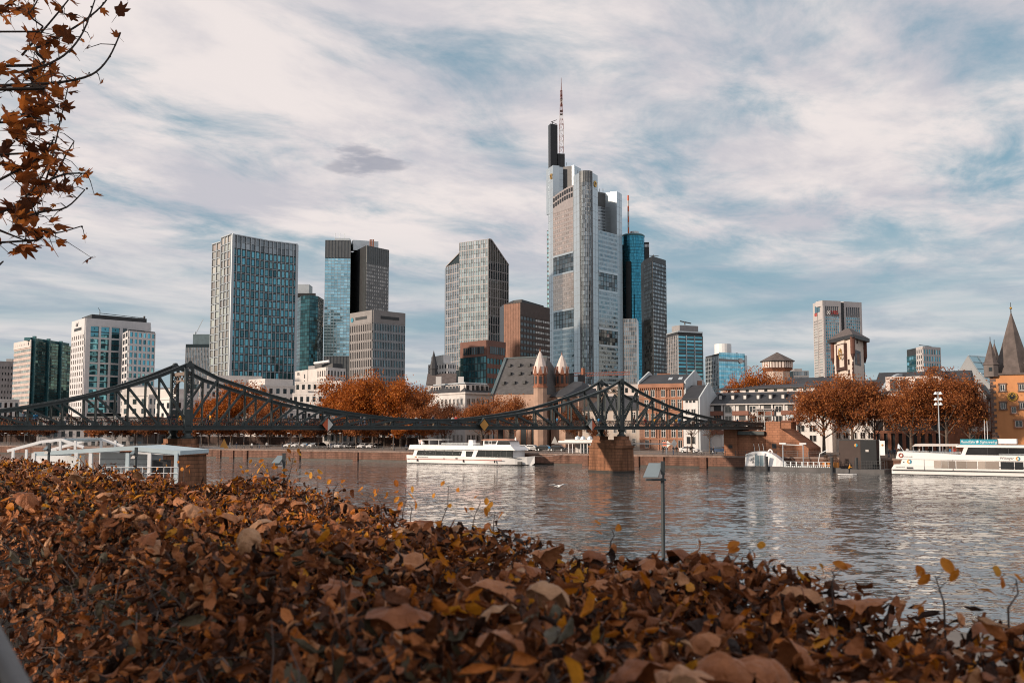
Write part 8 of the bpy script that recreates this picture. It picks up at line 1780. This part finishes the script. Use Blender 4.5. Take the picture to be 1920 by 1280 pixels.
scatter('edge_leaf', np.column_stack([xyp, z]), .045, 1.2, L_hedge, g)
scatter('olive_leaf', top_layer(1300, 1., 0., .5, .12, .015, -.9), .052, .9, L_olive, g)
scatter('orange_leaf', top_layer(1700, .6, .25, 1.0, .05, .02, -.9), .048, 1.0, L_yellow, g)
# the larger leaves one by one
def plane_leaf(seed):
    """big five-lobed leaf, dried: drooping sides, pleated between the veins, edges rolled under"""
    r = random.Random(seed); kx, ky, ph = r.uniform(.9, 2.3), r.uniform(-.3, 1.5), r.uniform(0, 6); pts = []
    for sg in (1, -1):
        l = [(math.sin(R(a)) * d * sg * r.uniform(.9, 1.08), math.cos(R(a)) * d * r.uniform(.92, 1.06)) for a, d in [(q, .55 + .45 * w) for q, w in OUT]]
        pts += l if sg == 1 else l[::-1][:-1]
    def bend(x, y):
        rd = math.hypot(x, y); an = math.atan2(x, y); pl = .09 * rd * math.cos(an * 6.4 + .3) + .05 * rd * math.sin(an * 9 + ph) + .05 * math.sin(x * 7 + ph) * math.sin(y * 6) - .16 * max(0, rd - .6)
        X_ = math.sin(kx * x) / kx; Z_ = -(1 - math.cos(kx * x)) / kx; Y_ = math.sin(ky * y) / ky if abs(ky) > .05 else y; Z_ += -(1 - math.cos(ky * y)) / ky if abs(ky) > .05 else 0
        return (X_ * .5, Y_ * .5, (Z_ + pl) * .5 + .12)
    mb = MB(); n = len(pts); vs = [bend(0, -.1)]
    for q in (.35, .7, 1.): vs += [bend(x * q, y * q) for x, y in pts]
    fs = [(0, 1 + i, 1 + (i + 1) % n) for i in range(n)] + [(1 + k * n + i, 1 + (k + 1) * n + i, 1 + (k + 1) * n + (i + 1) % n, 1 + k * n + (i + 1) % n) for k in range(2) for i in range(n)]
    mb.add(vs, fs); mb.tube(bend(0, -.1), (0.02, -.5, -.02), .012, .008, 4); return mb
PLM = [plane_leaf(500 + i).mesh('fallen_leaf', L_plane, smooth=True) for i in range(10)]; r = random.Random(4)
for i in range(170):
    uu = r.random() ** 1.25; vv = r.uniform(.12, .98); p = hpos(np.array([uu]), np.array([vv]))[0]
    if i % 5 == 0: pass
    o = bpy.data.objects.new('fallen_leaf', PLM[r.randrange(10)]); COL.objects.link(o); o.parent = T; s = r.uniform(.09, .19); o.location = Vector((p[0], p[1], float(hz(p[0], p[1])) + r.uniform(.005, .05))) - ORG[T.name]; o.scale = (s, s * r.uniform(.85, 1.1), s); o.rotation_euler = (r.gauss(0, .3), r.gauss(0, .3), r.uniform(0, 6.28))
YM = []
for i in range(8): v_, f_ = OVF[i]; q = MB(); q.add([(x * 1.1, y, z) for x, y, z in v_], [tuple(int(k) for k in f) for f in f_]); YM.append(q.mesh('yellow_leaf', L_yellow, smooth=True))
def yleaf(p, s, rot): o = bpy.data.objects.new('yellow_leaf', YM[r.randrange(8)]); COL.objects.link(o); o.parent = T; o.location = Vector(p) - ORG[T.name]; o.scale = (s, s, s); o.rotation_euler = rot; return o
for i in range(90):
    uu = r.random() ** 1.2; vv = r.uniform(.1, 1.); p = hpos(np.array([uu]), np.array([vv]))[0]; yleaf((p[0], p[1], float(hz(p[0], p[1])) + r.uniform(0, .05)), r.uniform(.036, .058), (r.gauss(0, .7), r.gauss(0, .6), r.uniform(0, 6.28)))
# shoots that stand above the edge, with their leaves
tw = MB()
def shoot(px, pyb, pyt, Y, leaves, lean=.0):
    a, b2 = at(px, pyb, Y), at(px + lean, pyt, Y + .05); m_ = a.lerp(b2, .5) + Vector((r.uniform(-.02, .02), 0, 0)); tw.path([a - Vector((0, 0, .15)), a, m_, b2], [.003, .0026, .002, .0014], 5)
    for k in range(leaves + 2):
        f = 1 - k / (leaves + 2) * .8; p = a.lerp(b2, f); d = Vector(((1 if k % 2 else -1) * r.uniform(.012, .035), r.uniform(-.02, .02), r.uniform(.005, .025))); tw.tube(p, p + d, .0012, .0008, 4); yleaf(p + d * 1.5, r.uniform(.026, .048), (r.uniform(.3, 1.6), r.gauss(0, .7), r.uniform(-1.6, 1.6)))
for px, pb, pt, Y, nl in ((515, 905, 868, 7.6, 3), (538, 905, 845, 7.4, 8), (500, 900, 872, 7.8, 3), (470, 900, 880, 8, 2), (596, 905, 892, 7, 2), (625, 918, 905, 6.6, 2), (690, 945, 925, 5.8, 2), (715, 945, 928, 5.6, 3), (755, 960, 915, 5.2, 2), (770, 965, 940, 5.1, 2), (825, 985, 912, 4.6, 2), (885, 990, 940, 4.4, 3), (925, 990, 960, 4.3, 2), (1145, 1015, 992, 3.7, 1), (1398, 1060, 1030, 3.0, 1), (1560, 1090, 1070, 2.7, 2), (1770, 1130, 1078, 2.45, 3), (1890, 1140, 1085, 2.4, 3), (300, 890, 868, 9.5, 1), (345, 902, 872, 8.4, 2), (160, 872, 856, 11.5, 1)): shoot(px, pb, pt, Y, nl, r.uniform(-18, 18))
for i in range(420):
    uu = r.random() ** 1.1; vv = r.choice((r.random(), r.uniform(.9, 1.0), r.uniform(0, .25))); p = hpos(np.array([uu]), np.array([vv]))[0]; a = Vector((p[0], p[1], float(hz(p[0], p[1])) - .1)); d = Vector((r.gauss(0, 1), r.gauss(0, 1), r.uniform(.1, 1.3))).normalized() * r.uniform(.08, .2); tw.path([a, a + d * .5 + Vector((r.gauss(0, .015), r.gauss(0, .015), .012)), a + d], [.002, .0016, .001], 4)
for i in range(420):
    uu = r.uniform(.02, .55); p = hpos(np.array([uu]), np.array([r.uniform(-.01, .1)]))[0]; a = Vector((p[0], p[1], HT - r.uniform(.05, .8))); d = Vector((r.gauss(0, 1), r.gauss(0, 1), r.gauss(0, .6))).normalized() * r.uniform(.08, .24); tw.path([a, a + d * .5 + Vector((0, 0, r.gauss(0, .012))), a + d], [.0022, .0018, .0012], 4)
tw.build('twig', mat('hedge_twig', (.075, .055, .048), .8, var=.4, scale=12), T, 'stuff')
# brushed steel handrail in the lower left corner
a, b2 = at(-90, 1040, 1.7), at(62, 1345, 1.08); d = (b2 - a).normalized(); T = thing('handrail', 'brushed steel tube handrail in the lower left corner', 'railing', (a.x, a.y, 6.05))
MB().tube(a - d * 1.5, b2 + d * .8, .0135, .0135, 20).build('rail_tube', mat('brushed_steel', (.15, .145, .145), .55, .5, var=.1, scale=20), T, smooth=True)
for f in (-.9, .85): q = a.lerp(b2, f) if f > 0 else a - d * .9; MB().tube((q.x, q.y, 6.05), (q.x, q.y, q.z - .02), .018, .018, 12).build('rail_post', MATS['brushed_steel'], T, smooth=True)
